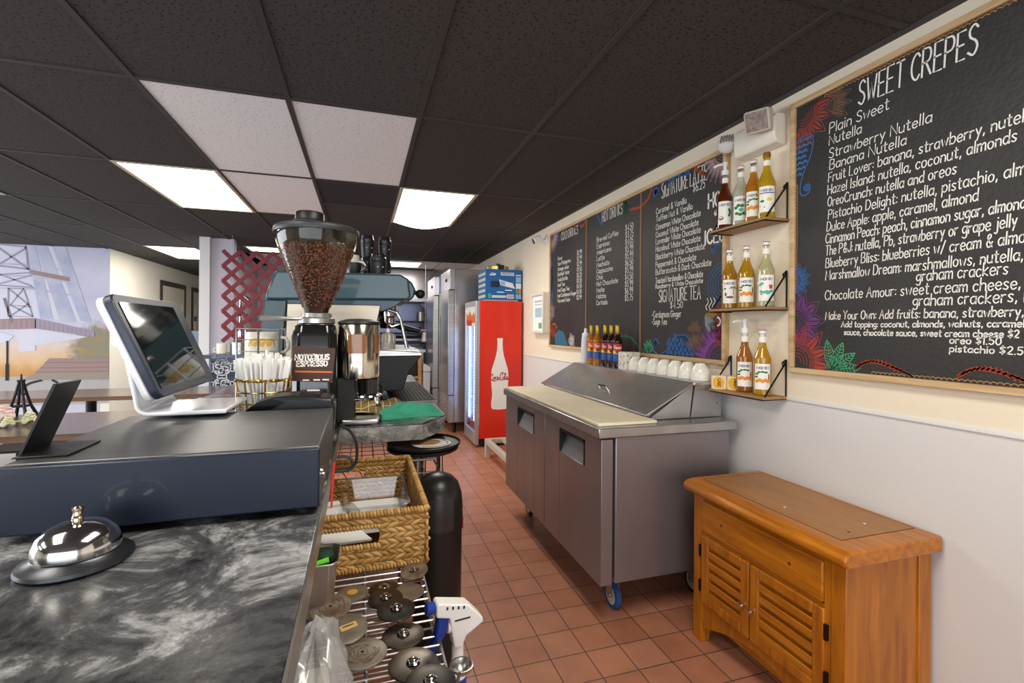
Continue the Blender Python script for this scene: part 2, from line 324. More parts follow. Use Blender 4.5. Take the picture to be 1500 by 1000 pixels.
def text_lines(txt, u, v, h, width=None, gap=1.9, slant=0, wob=.25, space=3.4, cond=None):
    """lettering as 2-D polylines from (u,v), cap height h; width squeezes the line to that length"""
    k = h/10; out = []; x = 0; rnd = random.Random(hash(len(txt))+len(txt)*7+ord(txt[0]))
    for ch in txt:
        if ch == ' ': x += space; continue
        wd, ls = glyph(ch); dy = rnd.uniform(-wob, wob); sc = 1+rnd.uniform(-.04, .04)
        for l in ls: out.append([(x+a*sc, b*sc+dy) for a, b in l])
        x += wd*sc+gap
    tot = max(x-gap, .1); sx = (width/tot) if width else (k*(cond or 1))
    return [[(u+a*sx+slant*b*k, v+b*k) for a, b in l] for l in out]
# ------------------------------------------------------------------ room shell
W = 1.84
M_tile = quarry('quarry_tile', '#c58669', '#b87759', '#604b40', .602, 2.330, .160)
M_dinfloor = P('dining_floor', '#b9b6b4', .35, vary=(2, '#a8a5a3', .2))
b = MB(); b.box(-1.0, 2.0, -2.9, 12.6, -.1, 0, 0); b.box(-7.0, -1.0, -2.9, 13.2, -.1, 0, 1)
struct(b.build('floor', [M_tile, M_dinfloor], smooth=False))
# ceiling: lay-in tiles in a T-bar grid
M_cd = speckled('dark_ceiling_tile', '#4a4645', '#2c2928', 85, .37)
M_cw = speckled('white_ceiling_tile', '#f4f1f4', '#c4c0c2', 85, .34)
M_grid = P('dark_grid', '#3d3a3a', .6)
M_cvent = P('dark_panel', '#2b2a2d', .6)
CX, CY, CA, CB = -.947, 2.4466, .6096, 1.2637
LIGHTS = [(-1, 1), (2, 1), (-4, 1), (-3, 4), (-1, -2), (2, -2), (-4, -2), (-7, -2), (-7, 1)]
WHITE = {(0, 0), (1, 0), (0, 1)}
b = MB(); g = .012
YB = 7.65
for i in range(-10, 5):
    for j in range(-5, 9):
        if (i, j) in LIGHTS: continue
        x0 = CX+CA*i; x1 = min(x0+CA, W); y0 = CY+CB*j; y1 = y0+CB
        if x0 >= W: continue
        if x0 > -1.9:
            y1 = min(y1, YB)
            if y0 >= YB: continue
        if y0 > 13: continue
        if (i, j) == (1, 1):
            b.box(x0+g, x1-g, y0+g, y0+CB*.55, CEIL+.006, CEIL+.03, 3); b.box(x0+g, x1-g, y0+CB*.58, y1-g, CEIL+.006, CEIL+.03, 0); continue
        b.box(x0+g, x1-g, y0+g, y1-g, CEIL+.006, CEIL+.03, 1 if (i, j) in WHITE else 0)
for i in range(-10, 5):
    x = CX+CA*i; b.box(x-.0125, x+.0125, -3.2, 13.2 if x < -1.9 else YB, CEIL, CEIL+.02, 2)
for j in range(-5, 9):
    y = CY+CB*j; b.box(-7, W if y < YB else -1.9, y-.0125, y+.0125, CEIL+.0008, CEIL+.02, 2)
b.box(CX+CA, CX+2*CA, CY+CB*1.56-.01, CY+CB*1.56+.01, CEIL, CEIL+.02, 2)
b.box(W-.025, W, -3.2, YB, CEIL-.004, CEIL+.02, 2)
# white kitchen ceiling beyond the dark one
x = -1.85
while x < W:
    y = YB
    while y < 9.3:
        if not (abs(x+1.85-2.2) < .05 and abs(y-YB-.2) < .01):
            b.box(x+.008, min(x+.61, W)-.008, y+.008, y+.7, CEIL+.006, CEIL+.03, 4)
        y += .708
    x += .618
b.box(-1.85, W, YB-.03, YB+.02, CEIL-.01, CEIL+.03, 2)
M_ckw = P('kitchen_ceiling_tile', '#dcdbe2', .85)
b.box(-7, 2, -3.2, 13.2, CEIL+.06, CEIL+.08, 2)
struct(b.build('ceiling', [M_cd, M_cw, M_grid, M_cvent, M_ckw], smooth=False))
# walls
M_wr = P('cream_wall', '#eaddc6', .75, bump=(55, .12))
M_wl = P('white_wainscot', '#dad7d5', .6, bump=(45, .1))
b = MB(); b.box(W, W+.1, -2.9, 9.4, 1.075, CEIL+.05, 0); b.box(W, W+.1, -2.9, 9.4, 0, 1.075, 1)
struct(b.build('wall_right', [M_wr, M_wl], smooth=False))
b = MB(); b.prism([(W, 1.066), (W-.008, 1.068), (W-.008, 1.078), (W-.004, 1.084), (W, 1.084)], -2.9, 5.35)
struct(b.build('trim_1', P('white_trim', '#dcd9d6', .5)))
M_wb = P('white_wall', '#eeeae2', .75)
b = MB(); b.box(-7, -3.45, 8.03, 8.13, 0, CEIL+.05)
struct(b.build('wall_mural', P('mural_base', '#c9c6d6', .8), smooth=False))
b = MB(); b.box(-3.45, -3.349, 8.031, 13.2, 0, CEIL+.05)
struct(b.build('wall_hallway', P('hall_wall', '#f0ebde', .75), smooth=False))
b = MB(); b.box(-3.45, -1.75, 13.1, 13.2, 0, CEIL+.05); struct(b.build('wall_hall_end', M_wb, smooth=False))
b = MB(); b.box(-7.1, -7, -3, 1.2, 0, 2.5); b.box(-7.1, -7, 1.2, 7.2, 0, .45); b.box(-7.1, -7, 7.2, 8.1, 0, 2.5); b.box(-7.1, -7, 1.2, 7.2, 2.3, 2.5)
struct(b.build('wall_left', M_wb, smooth=False))
b = MB(); b.box(-7.1, -4.4, -3, -2.9, 0, 2.5); b.box(1.2, 1.94, -3, -2.9, 0, 2.5); b.box(-4.4, 1.2, -3, -2.9, 0, .25); b.box(-4.4, 1.2, -3, -2.9, 2.25, 2.5)
struct(b.build('wall_shop_front', M_wb, smooth=False))
M_lav = P('pillar_paint', '#d3d0de', .7)
b = MB(); b.box(-1.855, -1.50, 6.62, 6.74, 0, CEIL+.05, 1); b.box(-1.855, -1.745, 6.56, 6.62, 0, CEIL+.05, 0); 
b.box(-1.855, -1.755, 6.74, 13.2, 0, CEIL+.05, 0)
struct(b.build('wall_middle', [P('pillar_white', '#e6e4e6', .7), M_lav], smooth=False))
b = MB(); b.box(-1.75, 1.84, 9.3, 9.4, 0, CEIL+.05); struct(b.build('wall_kitchen', P('kitchen_wall', '#d7d8de', .5), smooth=False))
# hall doors
def hall_door(n, y0, y1, label):
    d = MB()
    d.box(-3.35, -3.33, y0, y0+.09, 0, 2.18); d.box(-3.35, -3.33, y1-.09, y1, 0, 2.18); d.box(-3.35, -3.33, y0+.09, y1-.09, 2.09, 2.18)
    o = struct(d.build('door_%d' % n, P('door_frame_brown', '#4d4340', .5), bevel=.004))
    p = MB(); p.box(-3.349, -3.336, y0+.09, y1-.09, .01, 2.09)
    pts = [(y0+.2+(y1-y0-.4)*i/10, 1.78+.12*math.sin(PI*i/10)) for i in range(11)]
    p.tube([(-3.335, y, z) for y, z in pts]+[(-3.335, y1-.2, 1.1), (-3.335, y0+.2, 1.1)], .008, 6, closed=True)
    p.tube([(-3.335, y0+.2, .95), (-3.335, y1-.2, .95), (-3.335, y1-.2, .25), (-3.335, y0+.2, .25)], .008, 6, closed=True)
    p.build('door_panel', P('door_cream', '#e9e0cf', .5), o)
    h = MB(); h.box(-3.336, -3.325, y1-.2, y1-.12, .95, 1.05); h.cyl((-3.336, y1-.16, 1.0), (-3.28, y1-.16, 1.0), .02, .025, 12)
    h.build('door_knob', M_chrome, o)
    q = MB(); q.box(-3.336, -3.330, y0+.14, y0+.3, 1.48, 1.58); q.build('door_sign', M_black, o)
hall_door(1, 9.75, 11.0, ''); hall_door(2, 11.35, 12.5, '')
# ceiling lights
def ceiling_light(name, x0, x1, y0, y1, label, drop=.0):
    t = thing(name, label, 'ceiling light', ((x0+x1)/2, (y0+y1)/2, CEIL), 'lit ceiling light panels')
    m = MB(); f = .028
    m.box(x0, x1, y0, y0+f, CEIL-.004, CEIL+.05); m.box(x0, x1, y1-f, y1, CEIL-.004, CEIL+.05); m.box(x0, x0+f, y0+f, y1-f, CEIL-.004, CEIL+.05); m.box(x1-f, x1, y0+f, y1-f, CEIL-.004, CEIL+.05)
    m.build('frame', P('light_frame', '#c9bfa5', .4, .3), t, bevel=.003)
    n = 10; gr = [[(x0+f+(x1-x0-2*f)*i/n, y0+f+(y1-y0-2*f)*j/n, CEIL+.001-drop*math.sin(PI*i/n)*(j/n)**3) for i in range(n+1)] for j in range(n+1)]
    d = MB(); d.sheet(gr)
    d.build('diffuser', P('lit_diffuser', '#ffffff', .5, emit=('#fff8ea', LAMP)), t)
    return t
def cell(i, j): return CX+CA*i, CX+CA*(i+1), CY+CB*j, CY+CB*(j+1)
ceiling_light('ceiling_light', *cell(-1, 1), 'bright rectangular ceiling light directly beside the white ceiling tiles')
ceiling_light('ceiling_light', *cell(2, 1), 'bright ceiling light with a sagging warped diffuser above the espresso machine aisle', drop=.05)
ceiling_light('ceiling_light', *cell(-4, 1), 'ceiling light mostly cut off at the far left edge, over the dining tables')
ceiling_light('ceiling_light', *cell(-3, 4), 'distant ceiling light in front of the hallway with two doors')
for c in LIGHTS[4:]: ceiling_light('ceiling_light', *cell(*c), 'ceiling light over the shop floor out of view behind the camera')
ceiling_light('ceiling_light', .355, .955, YB+.25, YB+.9, 'lit panel in the white kitchen ceiling behind the stacked black mugs')
ceiling_light('ceiling_light', -1.5, -.9, YB-.55, YB-.1, 'lit ceiling panel seen through the top of the red lattice')
# ------------------------------------------------------------------ mural (painted on the far dining wall)
YM = 8.028
mu = MB()
def mural_ground():
    m = bpy.data.materials.new('mural_ground'); m.use_nodes = True; nt = m.node_tree; b = nt.nodes['Principled BSDF']; b.inputs['Roughness'].default_value = .8
    tc = nt.nodes.new('ShaderNodeTexCoord'); sx = nt.nodes.new('ShaderNodeSeparateXYZ'); nt.links.new(tc.outputs['Object'], sx.inputs[0])
    n = nt.nodes.new('ShaderNodeTexNoise'); n.inputs['Scale'].default_value = 3.2; n.inputs['Detail'].default_value = 7; n.inputs['Roughness'].default_value = .65; nt.links.new(tc.outputs['Object'], n.inputs['Vector'])
    ma = nt.nodes.new('ShaderNodeMath'); ma.operation = 'MULTIPLY_ADD'; ma.inputs[1].default_value = .42; nt.links.new(n.outputs['Fac'], ma.inputs[0]); nt.links.new(sx.outputs['Z'], ma.inputs[2])
    mr = nt.nodes.new('ShaderNodeMapRange'); mr.inputs[1].default_value = .8; mr.inputs[2].default_value = 2.7; nt.links.new(ma.outputs[0], mr.inputs[0])
    r = nt.nodes.new('ShaderNodeValToRGB'); e = r.color_ramp.elements
    e[0].position = .0; e[0].color = lin('#b5884c'); e[1].position = 1; e[1].color = lin('#b3b4cc')
    for p, c in ((.10, '#c7975a'), (.17, '#d9b48a'), (.26, '#d8c6bb'), (.36, '#c9c8dc'), (.6, '#bdbbd2'), (.8, '#c8c6da')): q = e.new(p); q.color = lin(c)
    nt.links.new(mr.outputs[0], r.inputs[0])
    # leafy bush at the right
    vm = nt.nodes.new('ShaderNodeVectorMath'); vm.operation = 'DISTANCE'; vm.inputs[1].default_value = (-3.42, YM, 1.02)
    mp = nt.nodes.new('ShaderNodeMapping'); nt.links.new(tc.outputs['Object'], mp.inputs[0]); nt.links.new(mp.outputs[0], vm.inputs[0])
    n2 = nt.nodes.new('ShaderNodeTexNoise'); n2.inputs['Scale'].default_value = 16; n2.inputs['Detail'].default_value = 8; nt.links.new(tc.outputs['Object'], n2.inputs['Vector'])
    a2 = nt.nodes.new('ShaderNodeMath'); a2.operation = 'MULTIPLY_ADD'; a2.inputs[1].default_value = .34; nt.links.new(n2.outputs['Fac'], a2.inputs[0]); nt.links.new(vm.outputs['Value'], a2.inputs[2])
    mk = nt.nodes.new('ShaderNodeMapRange'); mk.inputs[1].default_value = .62; mk.inputs[2].default_value = .46; nt.links.new(a2.outputs[0], mk.inputs[0])
    r3 = nt.nodes.new('ShaderNodeValToRGB'); r3.color_ramp.elements[0].position = .35; r3.color_ramp.elements[0].color = lin('#7f8b80'); r3.color_ramp.elements[1].position = .62; r3.color_ramp.elements[1].color = lin('#a5865e'); nt.links.new(n2.outputs['Fac'], r3.inputs[0])
    mx = nt.nodes.new('ShaderNodeMixRGB'); nt.links.new(mk.outputs[0], mx.inputs[0]); nt.links.new(r.outputs[0], mx.inputs[1]); nt.links.new(r3.outputs[0], mx.inputs[2])
    nt.links.new(mx.outputs[0], b.inputs['Base Color'])
    return m
MC = ['#b9b8d2', '#cfcbd8', '#9aa2c2', '#d9b98c', '#c99a5e', '#8c9184', '#9f8482', '#9a94a8', '#867478', '#cdd2e2', '#b0adab', '#2c2c30', '#9a8d84', '#d6d2da', '#9a7350']
mm = [P('mural_paint_%d' % k, c, .8, vary=(4, MC[1] if k in (2, 9, 13) else c, .3)) for k, c in enumerate(MC)]
mm[0] = mural_ground()
def rect(u0, u1, v0, v1, mi, dy=0): mu.poly([(u0, v0), (u1, v0), (u1, v1), (u0, v1)], lambda a, c: (a, YM-dy, c), mi)
def pl(pts, mi, dy): mu.poly(pts, lambda a, c: (a, YM-dy, c), mi)
def st(lines, wd, mi, dy): mu.strokes(lines, lambda a, c: (a, YM-dy, c), wd, mi)
rect(-7, -3.3495, .60, CEIL, 0)
rect(-7, -3.3495, .30, .69, 10, .0006)
# generic iron tower leg with bracing
pl([(-4.62, CEIL), (-3.95, CEIL), (-3.62, 1.42), (-4.05, 1.47), (-4.45, 1.30), (-5.5, 1.30), (-5.2, CEIL)], 9, .0008)
pl([(-4.18, CEIL), (-4.05, CEIL), (-3.72, 1.42), (-3.9, 1.42)], 2, .003); pl([(-4.0, CEIL), (-3.85, CEIL), (-3.55, 1.40), (-3.68, 1.44)], 2, .0032)
pl([(-4.27, CEIL), (-4.18, CEIL), (-3.98, 1.46), (-4.12, 1.46)], 2, .0034)
pl([(-4.24, 2.12), (-3.80, 2.03), (-3.80, 1.97), (-4.24, 2.06)], 6, .004)
for v in (2.18, 2.03, 1.86): st([[(-4.7, v), (-4.2, v), (-3.78, v-.07)]], .022, 2, .0044)
pl([(-7, 1.33), (-4.17, 1.47), (-4.17, 1.33), (-7, 1.2)], 6, .005); pl([(-4.17, 1.47), (-3.52, 1.30), (-3.52, 1.22), (-4.17, 1.33)], 7, .005)
st([[(-4.17+.05*i, 1.45-.013*i), (-4.17+.05*i, 1.34-.009*i)] for i in range(13)], .012, 6, .0054)
st([[(-4.17-.06*i, 1.45-.003*i), (-4.17-.06*i, 1.34-.003*i)] for i in range(30)], .014, 7, .0054)
pl([(-4.17, 1.33), (-3.60, 1.22), (-3.72, 1.19), (-3.9, 1.15), (-4.17, 1.10)], 9, .0052)
pl([(-4.4, 1.31), (-4.17, 1.32), (-4.17, 1.03), (-4.34, 1.02), (-4.35, 1.16)], 13, .0056)
pl([(-7, 1.1), (-4.62, 1.1), (-4.45, 1.16), (-4.4, 1.23), (-4.55, 1.29), (-7, 1.25)], 9, .0057)
tl = [(-4.46, 1.86), (-4.46, 1.49), (-4.2, 1.49), (-4.3, 1.86), (-4.46, 1.86)]
st([tl, [(-4.46, 1.86), (-4.24, 1.64)], [(-4.3, 1.86), (-4.44, 1.64), (-4.22, 1.62)], [(-4.44, 1.64), (-4.2, 1.49)], [(-4.25, 1.66), (-4.44, 1.49)]], .015, 7, .006)
st([[(-4.62, 2.16), (-4.24, 2.12)], [(-4.62, 2.44), (-4.28, 2.42)], [(-4.6, 2.14), (-4.28, 2.4)], [(-4.6, 2.42), (-4.26, 2.13)], [(-4.28, 2.42), (-4.25, 2.12)]], .02, 7, .006)
st([[(-4.62, 2.03), (-4.2, 2.08)], [(-4.6, 1.9), (-4.22, 2.04)], [(-4.6, 2.06), (-4.22, 1.9)], [(-4.62, 1.9), (-4.2, 1.88)]], .016, 7, .006)
st([[(-4.58, 1.7), (-4.58, 1.34)], [(-4.5, 1.72), (-4.42, 1.42)]], .03, 8, .006)
# painted lamp post and bench
st([[(-4.465, .65), (-4.465, 1.16)]], .02, 11, .007); st([[(-4.465, .65), (-4.465, .85)]], .036, 11, .0072)
pl([(-4.02, .93), (-3.352, .92), (-3.352, .74), (-4.16, .745)], 6, .007); pl([(-4.15, .745), (-3.352, .74), (-3.352, .63), (-4.32, .645)], 12, .0072)
st([[(-4.06, .875), (-3.352, .865)], [(-4.1, .80), (-3.352, .80)], [(-4.16, .745), (-3.352, .742)]], .012, 8, .0075)
L_ = [(p[0], p[1]) for p in smoothline([(-4.33, .47, 0), (-4.31, .53, 0), (-4.22, .6, 0), (-4.1, .635, 0)], 4)]
st([L_, [(-3.98, .635), (-3.93, .6), (-3.91, .55)]], .026, 11, .008)
mural = mu.build('mural_painting', mm, flat=True)
tag(mural, 'wall mural of an iron tower base, orange grass and a painted park bench', 'mural')
# ------------------------------------------------------------------ chalk boards on the right wall
XB = 1.822
M_board = P('chalkboard_black', '#262423', .55, bump=(70, .25), vary=(3, '#353231', .25))
M_bframe = wood('pine_frame', '#b28c5c', '#d9bd92', .5, 1, 8)
def fb(u, v): return (XB-.0012, -u, v)       # u runs towards the camera along the wall
CH = {'red': '#b84a3a', 'rust': '#a3442a', 'blue': '#3f7cc4', 'purple': '#8d4a9c', 'green': '#4fae7c', 'brown': '#8a6a50', 'tan': '#b7864f', 'dkblue': '#2d5a94', 'pink': '#b89a9c', 'dkgreen': '#2f5a44', 'wht': '#e9e6df'}
def chm(k): return P('chalk_'+k, CH[k], .9)
def arc(u, v, r, a0, a1, n=14): return [(u+r*math.cos(a0+(a1-a0)*i/n), v+r*math.sin(a0+(a1-a0)*i/n)) for i in range(n+1)]
def spiral(u, v, r, turns, s=1, a0=0, n=26): return [(u+r*(1-i/n)*math.cos(a0+s*turns*2*PI*i/n), v+r*(1-i/n)*math.sin(a0+s*turns*2*PI*i/n)) for i in range(n+1)]
def flower(u, v, r, npet, a0, a1, hatch=5):
    hatch = max(3, hatch-1)
    out = [arc(u, v, r*q, a0, a1, 20) for q in (.12, .2, .28, .36, .44)]
    for k in range(npet):
        a = a0+(a1-a0)*(k+.5)/npet; da = (a1-a0)/npet*.5
        tip = (u+r*math.cos(a), v+r*math.sin(a))
        for s in (-1, 1):
            out.append([(u+r*.46*math.cos(a+s*da), v+r*.46*math.sin(a+s*da)), (u+r*.72*math.cos(a+s*da*.85), v+r*.72*math.sin(a+s*da*.85)), tip])
            for h in range(1, hatch):
                t = h/hatch
                out.append([(u+r*.47*math.cos(a+s*da*t), v+r*.47*math.sin(a+s*da*t)), (u+r*(.88-.22*t)*math.cos(a+s*da*t*.55), v+r*(.88-.22*t)*math.sin(a+s*da*t*.55))])
    nb = int(npet*4)
    for k in range(nb):
        a = a0+(a1-a0)*(k+.5)/nb; out.append([(u+r*.37*math.cos(a), v+r*.37*math.sin(a)), (u+r*.43*math.cos(a), v+r*.43*math.sin(a))])
    return out
def leaf(u, v, a, L, wd, ribs=7):
    ca, sa = math.cos(a), math.sin(a)
    def q(x, y): return (u+x*ca-y*sa, v+x*sa+y*ca)
    up_ = [q(L*t, wd*math.sin(PI*t)**.8*(1-.25*t)) for t in [i/8 for i in range(9)]]; dn = [q(L*t, -wd*math.sin(PI*t)**.8*(1-.25*t)) for t in [i/8 for i in range(9)]]
    out = [up_, dn, [q(0, 0), q(L, 0)]]
    for i in range(1, ribs):
        t = i/ribs
        for s in (-1, 1): out.append([q(L*t*.9, 0), q(min(L*t*.9+wd*.5, L*.97), s*wd*math.sin(PI*min(t*.9+.08, 1))*.75)])
    return out
def scallop(u0, u1, v, r, vert=False):
    out = []; n = int(abs(u1-u0)/(2*r))
    for i in range(n):
        c = u0+(u1-u0)*(i+.5)/n
        out.append(arc(c, v, r, 0, PI, 6) if not vert else arc(v, c, r, -PI/2, PI/2, 6))
    return out
def clip(lines, u0, u1, v0, v1):
    out = []
    for l in lines:
        cur = []
        for p in l:
            if u0 <= p[0] <= u1 and v0 <= p[1] <= v1: cur.append(p)
            else:
                if len(cur) > 1: out.append(cur)
                cur = []
        if len(cur) > 1: out.append(cur)
    return out
def dense(l, k=4):
    o = []
    for a, c in zip(l, l[1:]): o += [(a[0]+(c[0]-a[0])*i/k, a[1]+(c[1]-a[1])*i/k) for i in range(k)]
    return o+[l[-1]]
def chalk(parent, name, lines, wd, key, rect_=None, off=.0):
    if rect_: lines = clip([dense(l) for l in lines], *rect_)
    m = MB(); m.strokes(lines, lambda u, v: (XB-.0012-off, -u, v), wd)
    return m.build(name, chm(key), parent, flat=True)
def chalk_each(parent, name, lines, *a):
    for l in lines: chalk(parent, name, [l], *a)
def board(name, label, y0, y1, z0, z1, posts):
    t = thing(name, label, 'menu board', (W, (y0+y1)/2, z0))
    m = MB(); m.box(XB, W-.0005, y0+.01, y1-.01, z0+.01, z1-.01); m.build('board_panel', M_board, t, smooth=False)
    f = MB(); d = .024; xf = XB-.012
    f.box(xf, W-.0005, y0, y1, z0, z0+d); f.box(xf, W-.0005, y0, y1, z1-d, z1); f.box(xf, W-.0005, y0, y0+d, z0+d, z1-d); f.box(xf, W-.0005, y1-d, y1, z0+d, z1-d)
    f.build('frame', M_bframe, t, bevel=.003)
    for y in posts:
        p = MB(); p.box(XB-.004, XB, y-.008, y+.008, z0+d, z1-d); p.build('divider', P('divider_wood', '#8a6344', .6), t)
    return t
RB = board('chalk_menu_board', 'large black crepe menu board nearest the camera with sweet crepes list', -.30, 1.657, 1.194, 2.383, [])
R_ = [("Plain Sweet", 1.477, 2.186, .0209), ("Nutella", 1.478, 2.139, .0188), ("Strawberry Nutella", 1.478, 2.085, .0205), ("Banana Nutella", 1.475, 2.037, .0205),
("Fruit Lover: banana, strawberry, nutella", 1.480, 1.988, .0158), ("Hazel Island: nutella, coconut, almonds", 1.483, 1.938, .0152), ("OreoCrunch: nutella and oreos", 1.482, 1.889, .0153), ("Pistachio Delight: nutella, pistachio, almonds", 1.479, 1.837, .0148),
("Dulce Apple: apple, caramel, almond", 1.485, 1.787, .0144), ("Cinnamon Peach: peach, cinnamon sugar, almonds", 1.490, 1.738, .0138), ("The P&J: nutella, Pb, strawberry or grape jelly", 1.490, 1.690, .0128), ("Blueberry Bliss: blueberries w/ cream & almonds", 1.489, 1.639, .0142),
("Marshmallow Dream: marshmallows, nutella,", 1.489, 1.589, .0150), ("graham crackers", 1.151, 1.552, .0162), ("Chocolate Amour: sweet cream cheese,", 1.491, 1.507, .0170), ("graham crackers, berries", 1.161, 1.468, .0165),
("Make Your Own: Add fruits: banana, strawberry,", 1.488, 1.426, .0134), ("Add topping: coconut, almonds, walnuts, caramel", 1.420, 1.395, .0117), ("sauce, chocolate sauce, sweet cream cheese $2", 1.408, 1.364, .0117), ("oreo $1.50", 1.052, 1.342, .0130), ("pistachio $2.50", 1.052, 1.315, .0131)]
ls = []
for k, (t_, y, z, cw) in enumerate(R_):
    hh = .042 if k < 1 else (.0385 if k < 16 else (.032 if k == 16 else .022))
    ls += text_lines(t_, -y, z, hh, width=len(t_)*cw, slant=.06)
chalk(RB, 'menu_lettering', ls, .0036, 'wht')
chalk(RB, 'heading_lettering', text_lines('SWEET CREPES', -1.358, 2.248, .092, width=.372, slant=.05, wob=.1), .006, 'wht')
rr = (-1.632, .27, 1.22, 2.357)
chalk(RB, 'painted_flower', flower(-1.60, 2.31, .15, 5, -PI*.62, PI*.12), .0019, 'red', rr)
chalk(RB, 'painted_flower', flower(-1.50, 2.30, .12, 5, -PI*.25, PI*.4), .0015, 'brown', rr)
pk = []
for i in range(7):
    for j in range(3):
        u, v = -1.615+j*.026-(.006 if i % 2 else 0), 2.20-i*.024
        if u < -1.625+.075*(1-i/9): pk += [arc(u, v, q, 0, PI, 8) for q in (.006, .011)]
pk += [[(p[0], p[1]) for p in smoothline([(-1.632, 2.21, 0), (-1.58, 2.225, 0), (-1.55, 2.20, 0), (-1.56, 2.13, 0), (-1.60, 2.05, 0), (-1.612, 1.99, 0), (-1.60, 1.965, 0), (-1.57, 1.97, 0), (-1.56, 2.0, 0)], 4)], spiral(-1.578, 1.993, .018, 2.2)]
chalk(RB, 'painted_swirl', pk, .0034, 'blue', rr)
chalk(RB, 'painted_flower', flower(-1.63, 1.60, .075, 6, -PI*.5, PI*.5, 4), .0016, 'blue', rr)
chalk(RB, 'painted_flower', flower(-1.628, 1.42, .14, 5, -PI*.5, PI*.5, 6)+[[(p[0], p[1]) for p in smoothline([(-1.63, 1.55, 0), (-1.6, 1.52, 0), (-1.575, 1.46, 0)], 4)]], .0017, 'purple', rr)
chalk(RB, 'painted_flower', flower(-1.622, 1.245, .18, 5, -PI*.1, PI*.62, 7), .0020, 'red', rr)
gl = []
for a in (1.75, 1.15, .62, .12): gl += leaf(-1.46, 1.225, a, .12, .024, 9)
chalk(RB, 'painted_leaf', gl+[arc(-1.46, 1.225, q, 0, PI, 8) for q in (.012, .02, .028)], .0026, 'green', rr)
for u in (-1.36, -1.03, -.7):
    sw = []
    for q in range(3): sw.append([(p[0], p[1]) for p in smoothline([(u, 1.232+q*.004, 0), (u+.05, 1.262+q*.004, 0), (u+.13, 1.25+q*.003, 0), (u+.2, 1.224, 0)], 4)])
    for q in range(12): sw.append([(u+.01+q*.013, 1.236+.028*math.sin(PI*min(1, .1+q/11.5))), (u+.02+q*.013, 1.246+.028*math.sin(PI*min(1, .1+q/11.5)))])
    chalk(RB, 'painted_scroll', sw, .005, 'rust', rr)
for sc_ in (scallop(-1.30, .26, 1.221, .008), scallop(-1.50, .26, 2.346, .008), scallop(1.55, 2.02, -1.631, .007, True)): chalk(RB, 'painted_border', sc_, .0024, 'tan')
LB = board('chalk_menu_board', 'three panel black drinks menu board above the steel prep table', 2.048, 4.515, 1.196, 2.34, [3.69, 2.857])
it1 = ['Fever', 'San Pellegrino', 'Orange Juice', 'Bottled Water', 'Soda Bottle', 'Iced Tea', 'Iced Sage Tea', 'Iced Cardamom Ginger', 'Flavored Water']
pr1 = ['$2.99', '$2.99', '$2.99', '$1.50', '$2.25', '$3.50', '$4.50', '$4.50', '$2.99']
it2 = ['Brewed Coffee', 'Espresso', 'Americano', 'Latte', 'Machiato', 'Cappuccino', 'Chai', 'Hot Chocolate', 'Mocha', 'Matcha', 'Cortado']
pr2 = ['$4.50', '$3.75', '$4.05', '$5.99', '$5.99', '$6.50', '$5.99', '$4.50', '$5.99', '$6.99', '$5.75']
it3 = ['Caramel & Vanilla', 'Toffee Nut & Vanilla', 'Cinnamon White Chocolate', 'Coconut White Chocolate', 'Lavender White Chocolate', 'Hazelnut White Chocolate', 'Blackberry White Chocolate', 'Peppermint & Chocolate', 'Butterscotch & Dark Chocolate', 'Toasted Marshmallow & Chocolate', 'Raspberry & White Chocolate']
z3 = [2.127, 2.078, 2.025, 1.976, 1.931, 1.883, 1.832, 1.781, 1.734, 1.678, 1.645]
ls = []
for k in range(9):
    ls += text_lines(it1[k], -4.31, 2.044-.0512*k, .034, width=.021*len(it1[k])); ls += text_lines(pr1[k], -3.877, 2.035-.0493*k, .038, width=.098)
for k in range(11):
    ls += text_lines(it2[k], -3.502, 2.084-.0509*k, .038, width=.026*len(it2[k])); ls += text_lines(pr2[k], -3.06, 2.091-.0506*k, .044, width=.105)
    ls += text_lines(it3[k], -2.682, z3[k], .036 if k < 10 else .026, width=.0178*len(it3[k]) if k < 9 else .45)
ls += text_lines('$6.25', -2.32, 2.174, .05, width=.1)+text_lines('$4.50', -2.526, 1.511, .04, width=.12)
ls += text_lines('-Cardamom Ginger', -2.72, 1.458, .04, width=.30)+text_lines('-Sage Tea', -2.72, 1.412, .04, width=.16)
chalk(LB, 'menu_lettering', ls, .0042, 'wht')
for ht in (('COLD DRINKS', -4.235, 2.225, .075, .37), ('HOT DRINKS', -3.415, 2.229, .08, .31), ('SIGNATURE LATTE', -2.624, 2.215, .092, .42), ('SIGNATURE TEA', -2.645, 1.555, .076, .395)):
    chalk(LB, 'heading_lettering', text_lines(ht[0], ht[1], ht[2], ht[3], width=ht[4], wob=.1), .0058, 'wht')
chalk(LB, 'bold_lettering', text_lines('HOT', -2.19, 2.05, .075, width=.14)+text_lines('or', -2.14, 2.003, .032, width=.03)+text_lines('ICED', -2.216, 1.853, .075, width=.155), .012, 'wht')
lr = (-4.488, -2.074, 1.222, 2.314)
